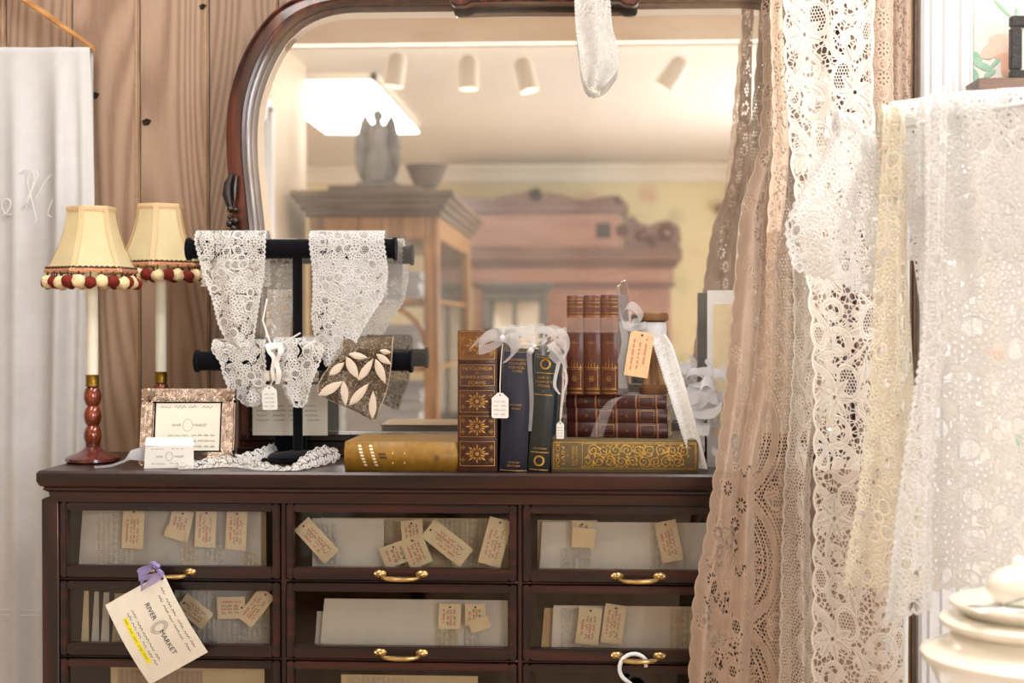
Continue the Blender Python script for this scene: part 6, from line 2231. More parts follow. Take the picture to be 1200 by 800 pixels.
# the trim's loose end runs down to the cabinet top
lt_rows = [(392, 757, 782), (405, 766, 790), (440, 777, 800), (480, 789, 811), (520, 802, 822), (549, 813, 829)]
def p_trim(fd, DL, DR, DT, DB):
    fd.voronoi(3.4, 2.4, 0.6, seed=3)
    y = 4
    while y < fd.T.max():
        fd.flower(fd.S[np.argmin(np.abs(fd.T - y) + np.abs(DL - DR))], y, 5, 6)
        y += 11
    e = np.minimum(scallop(DL, fd.T, 4.6, 2.4, 0), DR)
    border_cord(fd, e, 1.4)
hang('lace_trim', 'long narrow white lace trim running from the wooden spool down to the cabinet', 'lace trim', lt_rows, 2.432, p_trim, 'lace_bright', 0.9, lambda u, t: 0.035 * (1 - t) ** 1.5 - 0.004 * np.cos(2 * PI * u) - 0.012 * np.sin(PI * t), seed=12)
price_tag(749, 415, 28, 53, math.radians(-9), 2.44, 'buff printed price tag hung on the wooden spool', None, mat='paper_kraft', rng=random.Random(8), hand=False, lines=5, clip=0.15)

# ---- ribbons and bows tied on the books
Q = lambda px, py, dy=0.0: W(px, py, 2.41 + dy)
bow = thing('ribbon_bow', Q(590, 397), 'sheer white organza bow tied over the encyclopaedia and the navy book', 'ribbon')
m = MB()
rib(m, [Q(590, 394, .0), Q(578, 392, -.02), Q(566, 398, -.022), Q(561, 409, -.016), Q(572, 408, -.010), Q(588, 400, -.004)], (0, 0.006, 0.024), (0, 0.006, 0.012))
rib(m, [Q(590, 396, -.006), Q(598, 396, -.022), Q(604, 404, -.026), Q(602, 416, -.024), Q(594, 420, -.020)], (0.014, 0.0, 0.016), (0.018, 0.0, 0.018))
rib(m, [Q(583, 392, .0), Q(570, 393, .004), Q(556, 402, -.012), Q(552, 408, -.014)], (0.0, 0.002, 0.016), (0.012, 0.002, 0.010))
rib(m, [Q(588, 390, .004), Q(602, 389, .02), Q(612, 388, .03), Q(626, 385, .03)], (0, 0.008, 0.016), (0, 0.01, 0.018))
rib(m, [Q(592, 388, .0), Q(585, 386, .008), Q(600, 383, .03), Q(608, 384, .05)], (0.0, 0.006, 0.008))
m.build('loops', 'organza', bow, world=True)
kb = MB().lathe([(0.001, -0.006), (0.0045, -0.003), (0.005, 0.0), (0.0045, 0.003), (0.001, 0.006)], 12, c=Q(589, 396, -.008), wob=lambda th, z: 1 + .15 * math.sin(4 * th))
kb.build('knot', 'organza_dense', bow, world=True)
bow2 = thing('ribbon_bow', Q(640, 400), 'looped sheer white organza bow over the blue wreath book', 'ribbon')
m = MB()
rib(m, [Q(626, 405, -.004), Q(625, 392, .012), Q(636, 386, .012), Q(648, 391, .008), Q(651, 403, .0), Q(642, 408, -.006)], (0.004, 0.012, 0.012), (0.004, 0.010, 0.014))
rib(m, [Q(638, 402, .0), Q(640, 395, .018), Q(654, 389, .02), Q(664, 399, .01), Q(664, 415, .0), Q(655, 421, -.006), Q(645, 412, -.01)], (0.010, 0.008, 0.010), (0.006, 0.008, 0.016))
rib(m, [Q(644, 402, -.004), Q(652, 410, -.014), Q(660, 422, -.012), Q(663, 432, -.006)], (0.012, 0.004, 0.008), (0.006, 0.004, 0.002))
rib(m, [Q(624, 404, -.002), Q(612, 405, -.006), Q(600, 408, -.006)], (0.0, 0.006, 0.008), (0, 0.004, 0.006))
rib(m, [Q(620, 410, -.004), Q(621, 430, -.004), Q(623, 470, -.003), Q(621, 505, -.002)], (0.010, 0.0, 0.0), (0.005, 0.0, 0.0))
m.build('loops', 'organza', bow2, world=True)
m = MB()
rib(m, [Q(655, 424, -.004), Q(650, 450, -.004), Q(656, 462, -.004)], (0.007, 0, 0), (0.004, 0, 0))
rib(m, [Q(660, 424, .0), Q(664, 445, .0), Q(660, 462, .0), Q(657, 490, .0)], (0.005, 0, 0), (0.003, 0, 0))
m.build('tails', 'organza_dense', bow2, world=True)
kb = MB()
for (a, b, r) in [(622, 411, .006), (626, 406, .004)]:
    kb.lathe([(r * .2, -r), (r * .8, -r * .5), (r, 0), (r * .8, r * .5), (r * .2, r)], 10, c=Q(a, b, -.006), wob=lambda th, z: 1 + .2 * math.sin(3 * th + 500 * z))
kb.build('knot', 'organza_dense', bow2, world=True)
string_tag(586, 475, 20, 30, 2.41, [(586, 450, 0), (587, 425, 0), (589, 402, -.004)], 'white paper tag hung on string in front of the encyclopaedia', 0)
string_tag(656.5, 504, 9, 20, 2.415, [(657, 480, 0), (660, 450, 0), (660, 430, -.002)], 'small white paper tag hung on string beside the blue wreath book', 0)
bow3 = thing('ribbon_bow', Q(737, 370, .03), 'grey-white sheer ribbon tied round the upright leather volumes', 'ribbon')
m = MB()
Q3 = lambda px, py, dy=0.0: W(px, py, 2.45 + dy)
rib(m, [Q3(727, 372), Q3(736, 358, -.01), Q3(746, 362, -.012), Q3(752, 374, -.008), Q3(740, 378, -.004)], (0.008, 0.01, 0.012), (0.006, 0.008, 0.014))
rib(m, [Q3(728, 376), Q3(733, 400, -.004), Q3(728, 430, -.002), Q3(730, 455, 0)], (0.012, 0.002, 0.0), (0.016, 0.002, 0))
rib(m, [Q3(735, 376, -.004), Q3(742, 395, -.006), Q3(738, 425, -.004), Q3(744, 440, -.004)], (0.006, 0.004, 0.0), (0.010, 0.002, 0))
rib(m, [Q3(727, 366, .0), Q3(731, 380, -.008), Q3(744, 384, -.008), Q3(757, 380, -.004)], (0.0, 0.004, 0.014), (0, 0.004, 0.012))
m.build('loops', 'organza', bow3, world=True)
m = MB()
rib(m, [W(663, 381, 2.448), W(684, 381, 2.442), W(704, 381, 2.436), W(724, 381, 2.431)], (0, 0, 0.026))
m.build('band', 'organza_grey', bow3, world=True)
m = MB()
rib(m, [W(738, 463, 2.44), W(722, 467, 2.432), W(712, 478, 2.428), W(704, 497, 2.427), W(699, 512, 2.427)], (0.016, 0, 0.004), (0.022, 0, 0.0))
o = m.build('ribbon_band', 'organza_grey', None, base=True)
tag(o, 'sheer grey ribbon crossing the dark leather pile of three', 'ribbon')

# ---- white things beside the pile: crumpled tulle, leaning card
ytu = 2.50
tu = MB()
rgt = random.Random(21)
for k in range(15):
    a0 = (rgt.uniform(806, 850), rgt.uniform(432, 540))
    rx, ry, ph = rgt.uniform(8, 20), rgt.uniform(8, 20), rgt.uniform(0, 6)
    dz_ = rgt.uniform(-.02, .04)
    pts = [W(a0[0] + rx * math.cos(ph + q * 0.9), min(a0[1] + ry * math.sin(ph + q * 0.9) * (1 - q * 0.06), 546), ytu + dz_ + 0.006 * q) for q in range(7)]
    rib(tu, pts, (0.004, 0.018, rgt.uniform(0.006, .02)), (-0.004, .014, rgt.uniform(0.01, .02)))
for v in tu.v: v.z = max(v.z, ZT + 0.001)
o = tu.build('tulle_bundle', 'organza_dense', None, base=True)
tag(o, 'crumpled white tulle beside the book pile, half behind the lace panels', 'tulle')
yl = 2.60
lc2 = thing('leaning_card', (W(850, 540, yl).x, yl, ZT), 'white card with a cream centre standing behind the tulle and lace', 'card', rz=math.radians(-6))
hC = W(845, 340, yl).z - ZT
MB().box(-0.033, 0.06, -0.001, 0.001, 0, hC).build('card', 'paper_white', lc2)
MB().box(-0.022, 0.05, -0.0022, -0.001, 0.05, hC - 0.025).build('cream_centre', 'paper_cream', lc2)
MB().box(-0.01, 0.01, 0.001, 0.05, 0, 0.12).build('strut', 'paper_white', lc2)

# ---- lace scrap over the top of the mirror
def p_net(fd, DL, DR, DT, DB):
    fd.voronoi(3.0, 1.5, 0.7, seed=6)
    rg = np.random.default_rng(5)
    for k in range(26):
        fd.flower(rg.uniform(fd.S.min(), fd.S.max()), rg.uniform(fd.T.min(), fd.T.max()), rg.uniform(5, 8), 6, rg.uniform(0, 6))
    border_cord(fd, np.minimum(np.minimum(scallop(DL, fd.T, 7, 1.6, 0), scallop(DR, fd.T, 7, 1.6, 0)), scallop(DB, fd.S, 9, 3, 0)), 1)
hang('lace_scrap', 'pale lace scrap draped over the mirror\'s top rail', 'lace', [(-22, 672, 714), (30, 674, 718), (60, 678, 727), (80, 680, 725), (95, 684, 714), (103, 690, 704)], YFR - 0.03, p_net, 'lace_white', 1.0, wob(0.006, 1.2), seed=14, top_wrap=(0.02, 0.09))

# ================================================================== white linen on its wooden hanger, left
yl_ = 2.815
hg = thing('wooden_hanger', W(-60, 57, yl_), 'pale wooden clothes hanger carrying the white linen cloth', 'hanger')
m = MB()
apex = W(-55, -52, yl_)
for s_ in (1, -1):
    e = W(111, 58, yl_) if s_ == 1 else W(-221, 58, yl_)
    path = [apex.lerp(e, k / 8) + Vector((0, 0, 0.006 * math.sin(PI * k / 8))) for k in range(9)]
    m2 = MB()
    vs = []
    for k, p in enumerate(path):
        hh = 0.0072 if k < 7 else 0.006
        for dy, dz in ((-0.006, -hh), (-0.006, hh), (0.006, hh), (0.006, -hh)):
            vs.append(p + Vector((0, dy, dz)))
    fs = [(4 * k + j, 4 * k + (j + 1) % 4, 4 * k + 4 + (j + 1) % 4, 4 * k + 4 + j) for k in range(8) for j in range(4)] + [(3, 2, 1, 0), (32, 33, 34, 35)]
    m2.add(vs, fs)
    m2.build('arm', 'hanger_wood', hg, world=True, bevel=0.003, seg=2)
MB().tube([W(-215, 63, yl_), W(105, 63, yl_)], 0.005, 10).build('bar', 'hanger_wood', hg, world=True)
hk_ = [apex + Vector((0, 0, 0.0))] + [apex + Vector((0.018 * math.sin(math.radians(a)), 0, 0.05 - 0.018 * math.cos(math.radians(a)))) for a in range(0, 250, 20)]
MB().tube(hk_, 0.0016, 8).build('hook', 'steel', hg, world=True)
nl = MB().tube([apex + Vector((0, 0.05, 0.0655)), apex + Vector((0, -0.012, 0.0655))], 0.002, 8)
o = nl.build('wall_nail', 'steel', None, base=True)
tag(o, 'steel nail in the plank wall holding the wooden hanger', 'nail')
def fold_linen(u, t):
    a = np.clip(t * 6, 0, 1)
    f = -0.030 * np.exp(-((u - 0.885) / 0.035) ** 2) + 0.012 * np.exp(-((u - 0.80) / 0.04) ** 2) - 0.016 * np.exp(-((u - 0.965) / 0.02) ** 2) - 0.012 * np.exp(-((u - 0.72) / 0.03 - 0.6 * t) ** 2)
    f += 0.005 * np.sin(9 * u + 2 * t) * (1 - 0.3 * t) + 0.002 * np.sin(40 * u + 5 * t) * (1 - t)
    f += 0.0012 * np.sin(60 * t) * np.exp(-((u - 0.5) / 0.2) ** 2)
    return f * (0.12 + 0.88 * a)
def p_solid(fd, DL, DR, DT, DB):
    fd.F[:] = 3.0
lin = thing('linen_cloth', W(30, 500, yl_), 'white monogrammed linen cloth hung on the wooden hanger', 'cloth')
hang('cloth', None, None, [(60, -215, 105), (120, -215, 108), (240, -214, 111), (420, -212, 107), (600, -212, 104), (1000, -214, 104)], yl_ - 0.012, p_solid, 'linen', 4.0, fold_linen, parent=lin, top_wrap=(0.010, 0.5))
emb = MB()
ye = yl_ - 0.020
def emb_curve(pts, r=0.0011): emb.tube(curve3([W(a, b, ye) for a, b in pts], 6), r, 6)
emb_curve([(3, 252), (10, 246), (12, 236), (6, 233), (2, 240), (6, 250), (18, 250), (28, 238), (38, 220), (44, 204), (38, 200), (32, 210), (36, 230), (42, 255), (40, 262)])
emb_curve([(20, 205), (30, 198), (40, 204), (36, 225), (30, 245)])
emb_curve([(42, 232), (52, 214), (60, 205), (66, 212), (62, 232), (56, 250), (64, 254), (70, 244)])
emb_curve([(62, 246), (68, 238), (69, 229), (64, 228), (61, 236)])
emb.build('monogram', 'thread_white', lin, world=True)
hm = MB()
for py in (713, 719):
    hm.tube([W(-20, py, ye + 0.006), W(10, py + 1, ye + 0.006), W(48, py + 2, ye + 0.006)], 0.0008, 6)
hm.build('hem_stitching', 'thread_white', lin, world=True)

# ================================================================== ecru lace panels on a rod, right of the cabinet
YC = 2.30
zrod = W(960, -148, YC + 0.372).z
rod = thing('curtain_rod', (W(970, -148, YC).x, YC + 0.372, zrod), 'dark wooden rod above the frame from which the lace panels hang', 'rod')
MB().tube([W(868, -148, YC + 0.372), W(1085, -148, YC + 0.372)], 0.008, 12).build('pole', 'carved_dark', rod, world=True)
for px in (985, 1080):
    q = W(px, -148, YC + 0.372)
    MB().box(q.x - 0.006, q.x + 0.006, q.y, YW, q.z - 0.016, q.z + 0.012).build('bracket', 'carved_dark', rod, world=True)
GL = 'ecru lace panels on the rod'
def edge_finish(fd, DL, DR, DB, l=None, r=None, w=1.4):
    e = np.full(fd.S.size, 99.0)
    if l: e = np.minimum(e, scallop(DL, fd.T, l[0], l[1], 0.0))
    if r: e = np.minimum(e, scallop(DR, fd.T, r[0], r[1], 0.0))
    border_cord(fd, e, w)
def p_cutwork(seed, dens=1.0):
    def f(fd, DL, DR, DT, DB):
        fd.F[:] = 2.0
        rg = np.random.default_rng(seed)
        t1 = fd.T.max()
        # embroidered relief all over
        yy = 0.0
        while yy < t1:
            cx = fd.at(rg.uniform(0.1, 0.9), yy)
            k = rg.integers(0, 3)
            if k == 0:
                fd.flower(cx, yy, rg.uniform(9, 15), int(rg.integers(6, 9)), rg.uniform(0, 3), open_=bool(rg.integers(0, 2)))
            elif k == 1:
                an = rg.uniform(0.8, 2.3)
                for q in range(3):
                    fd.leaf(cx + q * 5, yy + q * 9, 26, 9, an + 0.5 * (q % 2))
            else:
                fd.scroll(cx, yy, rg.uniform(10, 17), rg.uniform(0, 6), 1.1, 1.8, 1 if rg.random() < .5 else -1)
            yy += rg.uniform(9, 15)
        # punched clusters and open windows
        yy = 15.0
        while yy < t1:
            cx = fd.at(rg.uniform(0.2, 0.8), yy)
            kind = rg.integers(0, 4)
            if kind == 0:
                for k in range(9):
                    a = 2 * PI * k / 9
                    fd.ell(cx + 9 * math.cos(a), yy + 9 * math.sin(a), 3.4, 1.7, a, cut=True)
                fd.ring(cx, yy, 15, 1.6); fd.ring(cx, yy, 4, 1.4)
            elif kind == 1:
                for k in range(22):
                    fd.ell(cx + rg.normal(0, 11), yy + rg.normal(0, 12), rg.uniform(1.4, 3.4), rg.uniform(1.0, 2.1), rg.uniform(0, 3), cut=True)
            elif kind == 2:
                for k in range(14):
                    fd.ell(cx - 16 + k * 2.8, yy + 9 * math.sin(k * .7), 2.2, 1.4, rg.uniform(0, 6.28), cut=True)
            else:
                fd.window(cx, yy, rg.uniform(8, 12), rg.uniform(11, 18), rg.uniform(-.5, .5), 6.0, 2.0, 2.2, seed)
            yy += rg.uniform(20, 34) / dens * (0.55 if yy > t1 * 0.72 else 1.0)
        edge_finish(fd, DL, DR, DB, (34, 5), None, 1.6)
    return f
def p_honeycomb(fd, DL, DR, DT, DB):
    s0, s1, t0, t1 = fd.S.min(), fd.S.max(), fd.T.min(), fd.T.max()
    fd.voronoi(6.4, 2.3, 0.22, seed=2, aspect=0.9)
    mid = (s0 + s1) / 2
    rg = np.random.default_rng(3)
    for k, yy in enumerate(np.arange(t0 + 60, t1 + 200, 215)):
        cx = s0 - 30
        # ringed roundel: solid bands, honeycomb between, daisy at the heart
        for R, w in ((112, 15), (94, 3.0), (84, 3.0), (126, 3)):
            fd.ring(cx, yy, R, w)
        for a in np.arange(-1.2, 1.3, 0.22):
            fd.leaf(cx + 62 * math.cos(a), yy + 62 * math.sin(a), 40, 13, a)
        for a in np.arange(-1.4, 1.4, 0.28):
            fd.leaf(cx + 150 * math.cos(a), yy + 150 * math.sin(a), 34, 12, a + 0.5)
        fd.flower(s1 - 14, yy + 108, 15, 8)
        fd.flower(mid, yy + 100, 12, 7)
        fd.ring(mid + 6, yy + 104, 22, 3)
    edge_finish(fd, DL, DR, DB, (40, 3), (26, 3), 1.5)
def p_ribbonfold(seed):
    def f(fd, DL, DR, DT, DB):
        s0, s1, t0, t1 = fd.S.min(), fd.S.max(), fd.T.min(), fd.T.max()
        fd.voronoi(5.2, 1.9, 0.7, seed=seed)
        rg = np.random.default_rng(seed)
        mid = (s0 + s1) / 2
        yy = t0
        k = 0
        while yy < t1 + 20:
            fd.leaf(mid + (-12 if k % 2 else 10), yy, 46, 20, 1.3 if k % 2 else 1.9)
            fd.flower(mid + (10 if k % 2 else -12), yy + 18, 11, 6, rg.uniform(0, 3))
            fd.stroke([(mid + 16 * math.sin((yy + q * 5) * .06), yy + q * 5) for q in range(10)], 5)
            yy += 38
            k += 1
        edge_finish(fd, DL, DR, DB, (30, 5), (22, 3), 2.6)
    return f
def p_batten(fd, DL, DR, DT, DB):
    t1 = fd.T.max()
    fd.voronoi(9.5, 1.7, 0.95, seed=5)
    fd.voronoi(17, 2.0, 0.9, seed=8)
    rg = np.random.default_rng(9)
    yy = -20.0
    k = 0
    while yy < t1 + 60:
        sg = 1 if k % 2 else -1
        X = lambda u, t: fd.at(0.5 + sg * (u - 0.5), t)
        fd.scroll(X(0.70, yy), yy, 42, 0.4 + k, 1.15, 12, sg)
        fd.scroll(X(0.26, yy + 44), yy + 44, 29, 2 + k, 1.05, 9, -sg)
        for q in range(7):
            a = q * 0.9 + k
            fd.leaf(X(0.24, yy - 14) + 21 * math.cos(a), yy - 14 + 21 * math.sin(a), 33, 14, a)
        fd.ell(X(0.24, yy - 14), yy - 14, 8, 8, 0); fd.ell(X(0.24, yy - 14), yy - 14, 3.2, 3.2, 0, cut=True)
        for (u0, am, w) in ((0.92, 0.16, 15), (0.12, 0.12, 11), (0.52, 0.14, 9)):
            fd.stroke([(X(u0 - am * math.sin(q * .36 + u0 * 5), yy + q * 7.5), yy + q * 7.5) for q in range(13)], [5, w, 5])
        for q in range(5):
            a = 0.5 + q * 0.32
            bx_, by_ = X(0.80, yy + 66), yy + 66
            fd.leaf(bx_ + sg * 24 * math.cos(a), by_ + 24 * math.sin(a), 46, 13, a if sg > 0 else PI - a)
        for q in range(3):
            t_ = yy + rg.uniform(0, 96)
            fd.leaf(fd.at(rg.uniform(0.05, 0.95), t_), t_, rg.uniform(34, 56), rg.uniform(11, 17), rg.uniform(0, 6.28))
        fd.window(X(0.62, yy + 56), yy + 56, 17, 26, 0.3 * sg, 5.2, 1.6, 3.0, 3)
        fd.window(X(0.10, yy + 80), yy + 80, 12, 19, -0.3 * sg, 4.6, 1.5, 2.4, 5)
        yy += 96
        k += 1
    edge_finish(fd, DL, DR, DB, (44, 7), (60, 4), 2.8)
def p_grid(fd, DL, DR, DT, DB):
    s0, s1, t0, t1 = fd.S.min(), fd.S.max(), fd.T.min(), fd.T.max()
    fd.voronoi(5.0, 3.0, 0.5, seed=12)
    for k, yy in enumerate(np.arange(t0, t1, 48)):
        fd.flower((s0 + s1) / 2, yy, 15, 8)
        fd.ring((s0 + s1) / 2, yy + 24, 9, 3.5)
        i = np.nonzero(np.abs(fd.T - yy - 24) < 5)[0]
        fd.F[i] = np.maximum(fd.F[i], 1.4 - np.abs(np.mod(fd.S[i], 8) - 4))
    edge_finish(fd, DL, DR, DB, (20, 2), (20, 2), 1.6)

def wave(A, k, ph, B=0.0, k2=3.0, sw=0.6):
    return lambda u, t: A * np.sin(2 * PI * k * u + ph + sw * np.sin(3 * t)) + B * np.sin(2 * PI * k2 * u + 2 * ph + 2 * t)
TW = (0.012, 0.06)
hang('lace_curtain', 'tan cutwork lace panel with scalloped edge, hanging over the drawers', 'lace curtain',
     [(-150, 884, 912), (0, 892, 908), (100, 895, 915), (180, 889, 915), (240, 868, 908), (340, 860, 910), (450, 850, 906), (520, 842, 890), (560, 836, 884), (620, 828, 884), (700, 812, 886), (800, 806, 878), (880, 806, 880)],
     YC - 0.03, p_cutwork(3), 'lace_brown', 1.25, lambda u, t: -0.018 * np.sin(PI * u) + 0.013 * np.sin(2 * PI * 1.7 * u + 3 * t) + 0.006 * np.sin(2 * PI * 3.3 * u + 1) * t + 0.004 * np.sin(9 * t + 5 * u), stretch=1.7, group=GL, seed=21, top_wrap=TW, ytop=0.36)
hang('lace_curtain', 'narrow tan lace fold with pale rolled edge beside the cutwork panel', 'lace curtain',
     [(-150, 900, 916), (0, 902, 916), (100, 905, 921), (170, 906, 925), (240, 900, 920), (330, 897, 906), (420, 896, 904), (470, 896, 903)],
     YC - 0.075, p_cutwork(8, 0.7), 'lace_tan', 1.25, wave(0.008, 0.8, 0.4), stretch=1.8, group=GL, seed=22, top_wrap=TW, ytop=0.36)
hang('lace_curtain', 'tan lace panel of honeycomb mesh and ringed daisies', 'lace curtain',
     [(-150, 902, 942), (0, 903, 940), (200, 902, 942), (300, 898, 940), (450, 888, 944), (600, 878, 936), (700, 874, 928), (880, 868, 928)],
     YC + 0.04, p_honeycomb, 'lace_tan', 1.2, wave(0.014, 0.8, 0.9, 0.004, 2.5), stretch=1.45, group=GL, seed=23, top_wrap=TW, ytop=0.36)
hang('lace_curtain', 'light beige folded lace length with leaf motifs between the wider panels', 'lace curtain',
     [(-150, 914, 958), (0, 913, 952), (100, 917, 950), (200, 923, 955), (300, 930, 968), (400, 932, 976), (500, 926, 962), (560, 920, 952), (640, 917, 952), (720, 915, 956), (880, 912, 958)],
     YC - 0.005, p_ribbonfold(5), 'lace_ecru', 1.25, wave(0.022, 1.1, 0.3, 0.005, 2.4), stretch=1.6, group=GL, seed=24, top_wrap=TW, ytop=0.36)
hang('lace_curtain', 'wide pale tape lace panel with large scrolls and open bars', 'lace curtain',
     [(-150, 918, 1030), (0, 918, 1026), (100, 920, 1024), (200, 928, 1030), (300, 944, 1056), (400, 952, 1062), (500, 954, 1063), (600, 954, 1063), (700, 952, 1062), (880, 950, 1062)],
     YC - 0.055, p_batten, 'lace_ecru', 1.15, wave(0.016, 0.9, 0.2, 0.004, 3.2), stretch=1.25, group=GL, seed=25, top_wrap=TW, ytop=0.36)
hang('lace_curtain', 'tan filet lace strip with stepped squares beside the wide tape lace', 'lace curtain',
     [(-150, 1018, 1048), (60, 1018, 1047), (130, 1018, 1048), (300, 1020, 1050), (560, 1022, 1050), (880, 1022, 1052)],
     YC + 0.015, p_grid, 'lace_tan', 1.4, wave(0.008, 0.8, 1.0), stretch=1.3, group=GL, seed=26, top_wrap=TW, ytop=0.36)
hang('lace_curtain', 'tan netted lace length with a pale edge next to the white casing', 'lace curtain',
     [(-150, 1042, 1070), (60, 1042, 1069), (130, 1042, 1068), (300, 1044, 1066), (560, 1044, 1062), (880, 1044, 1060)],
     YC + 0.05, p_cutwork(15, 1.6), 'lace_brown', 1.4, wave(0.012, 1.0, 2.0), stretch=1.7, group=GL, seed=27, top_wrap=TW, ytop=0.36)

# ================================================================== white laces on the rack, far right
_l, _r = W(1050, 138, 2.115), W(1262, 118, 1.815)
_dir = (_r - _l)
ra = _l - _dir * 0.34 + Vector((0, 0.03, 0)); rbn = _l + _dir * 1.75 + Vector((0, 0.03, 0))
za = ra.z = rbn.z = (_l.z + _r.z) / 2
rack = thing('drying_rack', (W(1062, 600, 2.12).x, 2.12, 0), 'white painted rack whose rail carries the white laces', 'rack')
MB().tube([Vector((ra.x, ra.y, za)), Vector((rbn.x, rbn.y, za))], 0.005, 12).build('rail', 'white_plastic', rack, world=True)
pp = W(1062, 600, 2.16)
MB().tube([Vector((pp.x, pp.y, 0)), Vector((pp.x, pp.y, za - 0.02))], 0.0038, 10).build('post', 'white_plastic', rack, world=True)
MB().tube([Vector((rbn.x, rbn.y, 0)), Vector((rbn.x, rbn.y, za))], 0.006, 10).build('post', 'white_plastic', rack, world=True)
MB().box(pp.x - 0.16, pp.x + 0.16, pp.y - 0.02, pp.y + 0.02, 0, 0.02).build('foot', 'white_plastic', rack, world=True, bevel=0.004)
MB().box(rbn.x - 0.07, rbn.x + 0.07, rbn.y - 0.02, rbn.y + 0.02, 0, 0.02).build('foot', 'white_plastic', rack, world=True, bevel=0.004)
MB().tube([Vector((pp.x, pp.y, za - 0.025)), Vector((pp.x - 0.005, pp.y - 0.02, za))], 0.004, 8).build('strut', 'white_plastic', rack, world=True)
GW = 'white laces on the rack'
hang('lace_cloth', 'large white flowered lace cloth with scalloped hem on the rack', 'lace cloth',
     [(128, 1050, 1262), (150, 1055, 1262), (300, 1074, 1262), (400, 1088, 1262), (560, 1090, 1262), (686, 1093, 1262)],
     1.965, p_floral(5.6, 3.0, 1.75, 19, 31, 5, 18, 'b', band=9, gaps=0.3), 'lace_bright', 1.7, wave(0.012, 1.6, 0.5, 0.004, 4.0), stretch=1.15, group=GW, seed=31, skew=-20, yslope=-0.30, top_wrap=(0.03, 0.3))
hang('lace_runner', 'long cream lace runner with ruffled hem on the rack', 'lace cloth',
     [(146, 1036, 1064), (200, 1034, 1066), (300, 1028, 1066), (400, 1024, 1072), (500, 1018, 1078), (600, 1004, 1088), (650, 994, 1092), (694, 988, 1094)],
     2.07, p_floral(4.6, 2.5, 1.8, 13, 33, 5, 14, 'lb', band=9, gaps=0.2), 'lace_cream', 1.6, wave(0.014, 1.1, 0.2, 0.004, 3.0), stretch=1.5, group=GW, seed=32, skew=14, top_wrap=(0.03, 0.2))
hang('lace_strip', 'bright white lace strip with pointed end over the cream runner', 'lace cloth',
     [(130, 1086, 1112), (330, 1086, 1106), (400, 1080, 1114), (500, 1064, 1098), (600, 1050, 1094), (680, 1042, 1094), (722, 1036, 1094)],
     2.00, p_floral(4.8, 2.6, 1.7, 13, 35, 4, 12, 'lrb', band=7, gaps=0.3), 'lace_bright', 1.6, wave(0.010, 0.9, 0.6, 0.003, 3.0), stretch=1.25, group=GW, seed=33, skew=-16, top_wrap=(0.03, 0.2))
hang('lace_flounce', 'short white lace flounce with scalloped edge at the rack\'s inner end', 'lace cloth',
     [(160, 984, 1030), (178, 974, 1034), (200, 962, 1038), (230, 944, 1040), (255, 930, 1040), (280, 920, 1040), (300, 922, 1038), (334, 930, 1034)],
     2.10, p_floral(4.8, 1.9, 1.6, 14, 37, 5, 15, 'lb', band=8, gaps=0.35), 'lace_bright', 1.5, wave(0.016, 1.4, 0.3, 0.003, 3.0), stretch=1.35, group=GW, seed=34, skew=34, top_wrap=(0.03, 0.1))

# ---- dark shelf and picture on the papered wall
ysh = YW - 0.14
sx0 = W(1146, 100, ysh).x
shf = thing('wall_shelf', (sx0 + 0.3, YW - 0.02, W(1170, 112, ysh).z), 'dark brown wooden wall shelf under the small picture', 'shelf')
z0s, z1s = W(1180, 112, ysh).z, W(1180, 92, ysh).z
m = MB()
prof = [(-0.002, z0s), (0.0, z0s + 0.004), (0.010, z0s + 0.012), (0.012, z1s - 0.004), (0.008, z1s)]
m.prism([(YW - 0.02, z0s)] + [(ysh - d, z) for d, z in prof] + [(YW - 0.02, z1s)], sx0, sx0 + 0.6, Matrix(((0, 0, 1, 0), (1, 0, 0, 0), (0, 1, 0, 0), (0, 0, 0, 1))))
m.build('board', 'shelf_wood', shf, world=True, angle=30)
for q in (0.08, 0.5):
    MB().box(sx0 + q, sx0 + q + 0.02, ysh + 0.03, YW - 0.02, z0s - 0.08, z0s).build('bracket', 'shelf_wood', shf, world=True, bevel=0.006)
yp = ysh + 0.04
px0 = W(1183, 60, yp).x
zp1 = W(1190, 19, yp).z
pic = thing('small_picture', (px0 + 0.07, yp, z1s), 'small picture in a dark ornate frame standing on the wall shelf', 'picture')
hP = zp1 - z1s
bwp = 0.022
for (x0, x1, za_, zb_) in ((0, 0.14, 0, bwp), (0, 0.14, hP - bwp, hP), (0, bwp, bwp, hP - bwp), (0.14 - bwp, 0.14, bwp, hP - bwp)):
    m = MB().box(x0 - 0.07, x1 - 0.07, -0.008, 0.008, za_, zb_)
    m.build('frame_bar', 'dark_frame', pic, bevel=0.003, seg=2)
MB().box(-0.05, 0.05, -0.001, 0.003, bwp - 0.002, hP - bwp + 0.002).build('mount', 'paper_white', pic)

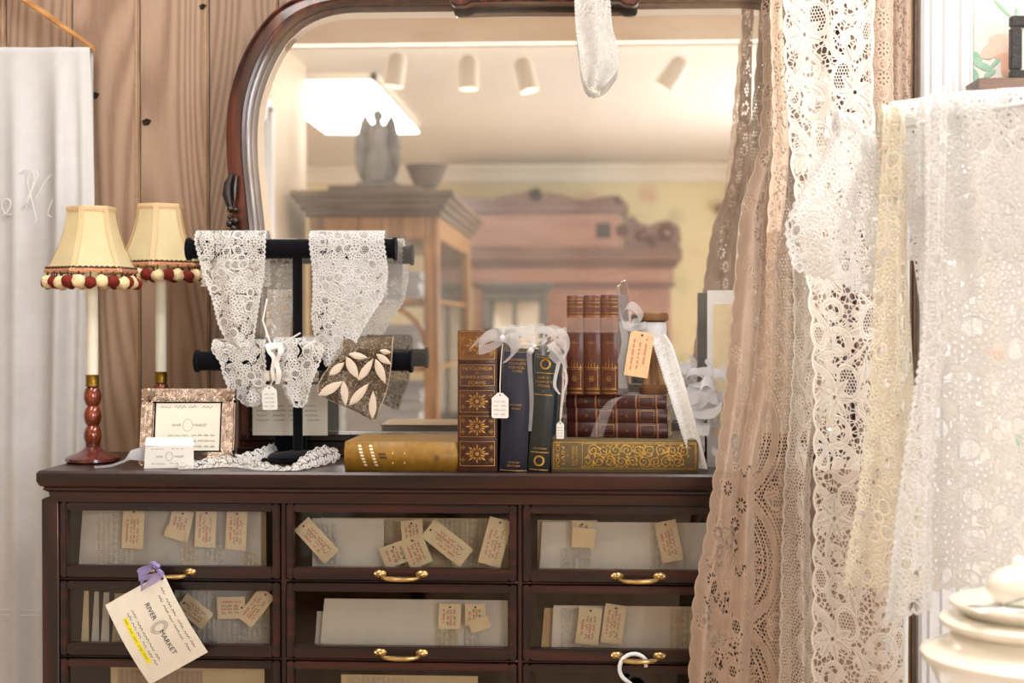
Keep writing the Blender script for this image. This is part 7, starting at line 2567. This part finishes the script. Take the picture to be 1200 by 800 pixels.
# ---- stacked white ironstone dishes, lower right
yi = 1.72
ci = W(1204, 700, yi)
sci = yi / FPX
z1, z2, z3 = W(1204, 766, yi).z, W(1204, 734, yi).z, W(1204, 709, yi).z
tb = thing('side_table', (ci.x, yi, 0), 'small round white side table under the stacked dishes', 'table')
ztb = z1 - 0.115
MB().lathe([(0.20, ztb - 0.02), (0.21, ztb - 0.012), (0.205, ztb), (0.02, ztb)], 32).build('table_top', 'white_paint', tb)
MB().lathe([(0.03, 0.03), (0.022, 0.1), (0.028, 0.3), (0.02, ztb - 0.02)], 20).build('pedestal', 'white_paint', tb)
MB().lathe([(0.14, 0.0), (0.14, 0.015), (0.03, 0.035)], 24).build('foot', 'white_paint', tb)
def dish(name, label, prof, z, mat='ironstone'):
    m = MB().lathe(prof, 48)
    o = m.build(name, mat, None, base=True, angle=50)
    o.location = (ci.x, yi, z)
    tag(o, label, 'dish', 'stacked ironstone dishes')
    return o
R1, R2, R3 = 119 * sci, 98 * sci, 87 * sci
dish('tureen', 'widest cream ironstone tureen at the bottom of the dish stack', [(0.06, 0.0), (0.07, 0.008), (0.05, 0.02), (0.09, 0.05), (R1 - 0.012, 0.095), (R1, 0.108), (R1, 0.115), (R1 - 0.006, 0.119), (R1 - 0.03, 0.128), (0.086, 0.140), (0.08, 0.142)], ztb)
zA = ztb + 0.142
dish('serving_bowl', 'middle cream ironstone bowl in the dish stack', [(0.06, 0.0), (0.078, 0.0), (R2 - 0.012, z2 - zA - 0.008), (R2, z2 - zA), (R2, z2 - zA + 0.005), (R2 - 0.008, z2 - zA + 0.008), (R2 - 0.02, z2 - zA + 0.010)], zA)
zB = z2 + 0.010
dish('plate', 'flat white ironstone plate on top of the dish stack', [(0.06, 0.0), (R3 - 0.02, 0.002), (R3, z3 - zB), (R3, z3 - zB + 0.004), (R3 - 0.006, z3 - zB + 0.006), (R3 - 0.022, z3 - zB - 0.001), (0.01, z3 - zB - 0.002)], zB)
zC_ = zB + (z3 - zB - 0.001)
cup = MB().lathe([(0.018, 0.0), (0.030, 0.004), (0.037, 0.016), (0.036, 0.028), (0.026, 0.040), (0.010, 0.046), (0.007, 0.054), (0.003, 0.058)], 28)
o = cup.build('lidded_bowl', 'ironstone', None, base=True)
o.location = (W(1197, 690, yi - 0.02).x, yi - 0.01, zC_ + 0.0035)
tag(o, 'small round white lidded bowl standing on the ironstone plate', 'bowl')
pc = thing('paper_tag', (W(1163, 705, yi).x, yi - 0.035, zC_ + 0.004), 'white paper tag with a loose thread lying on the ironstone plate', 'tag')
MB().box(-0.04, 0.03, -0.024, 0.024, 0.0, 0.0012, Matrix.Rotation(0.25, 4, 'Z')).build('paper', 'paper_white', pc)
MB().tube([(-0.038, -0.002, 0.003), (-0.01, -0.03, 0.008), (0.022, -0.012, 0.014), (0.05, 0.02, 0.02)], 0.0011, 6).build('thread', 'grey_plastic', pc)
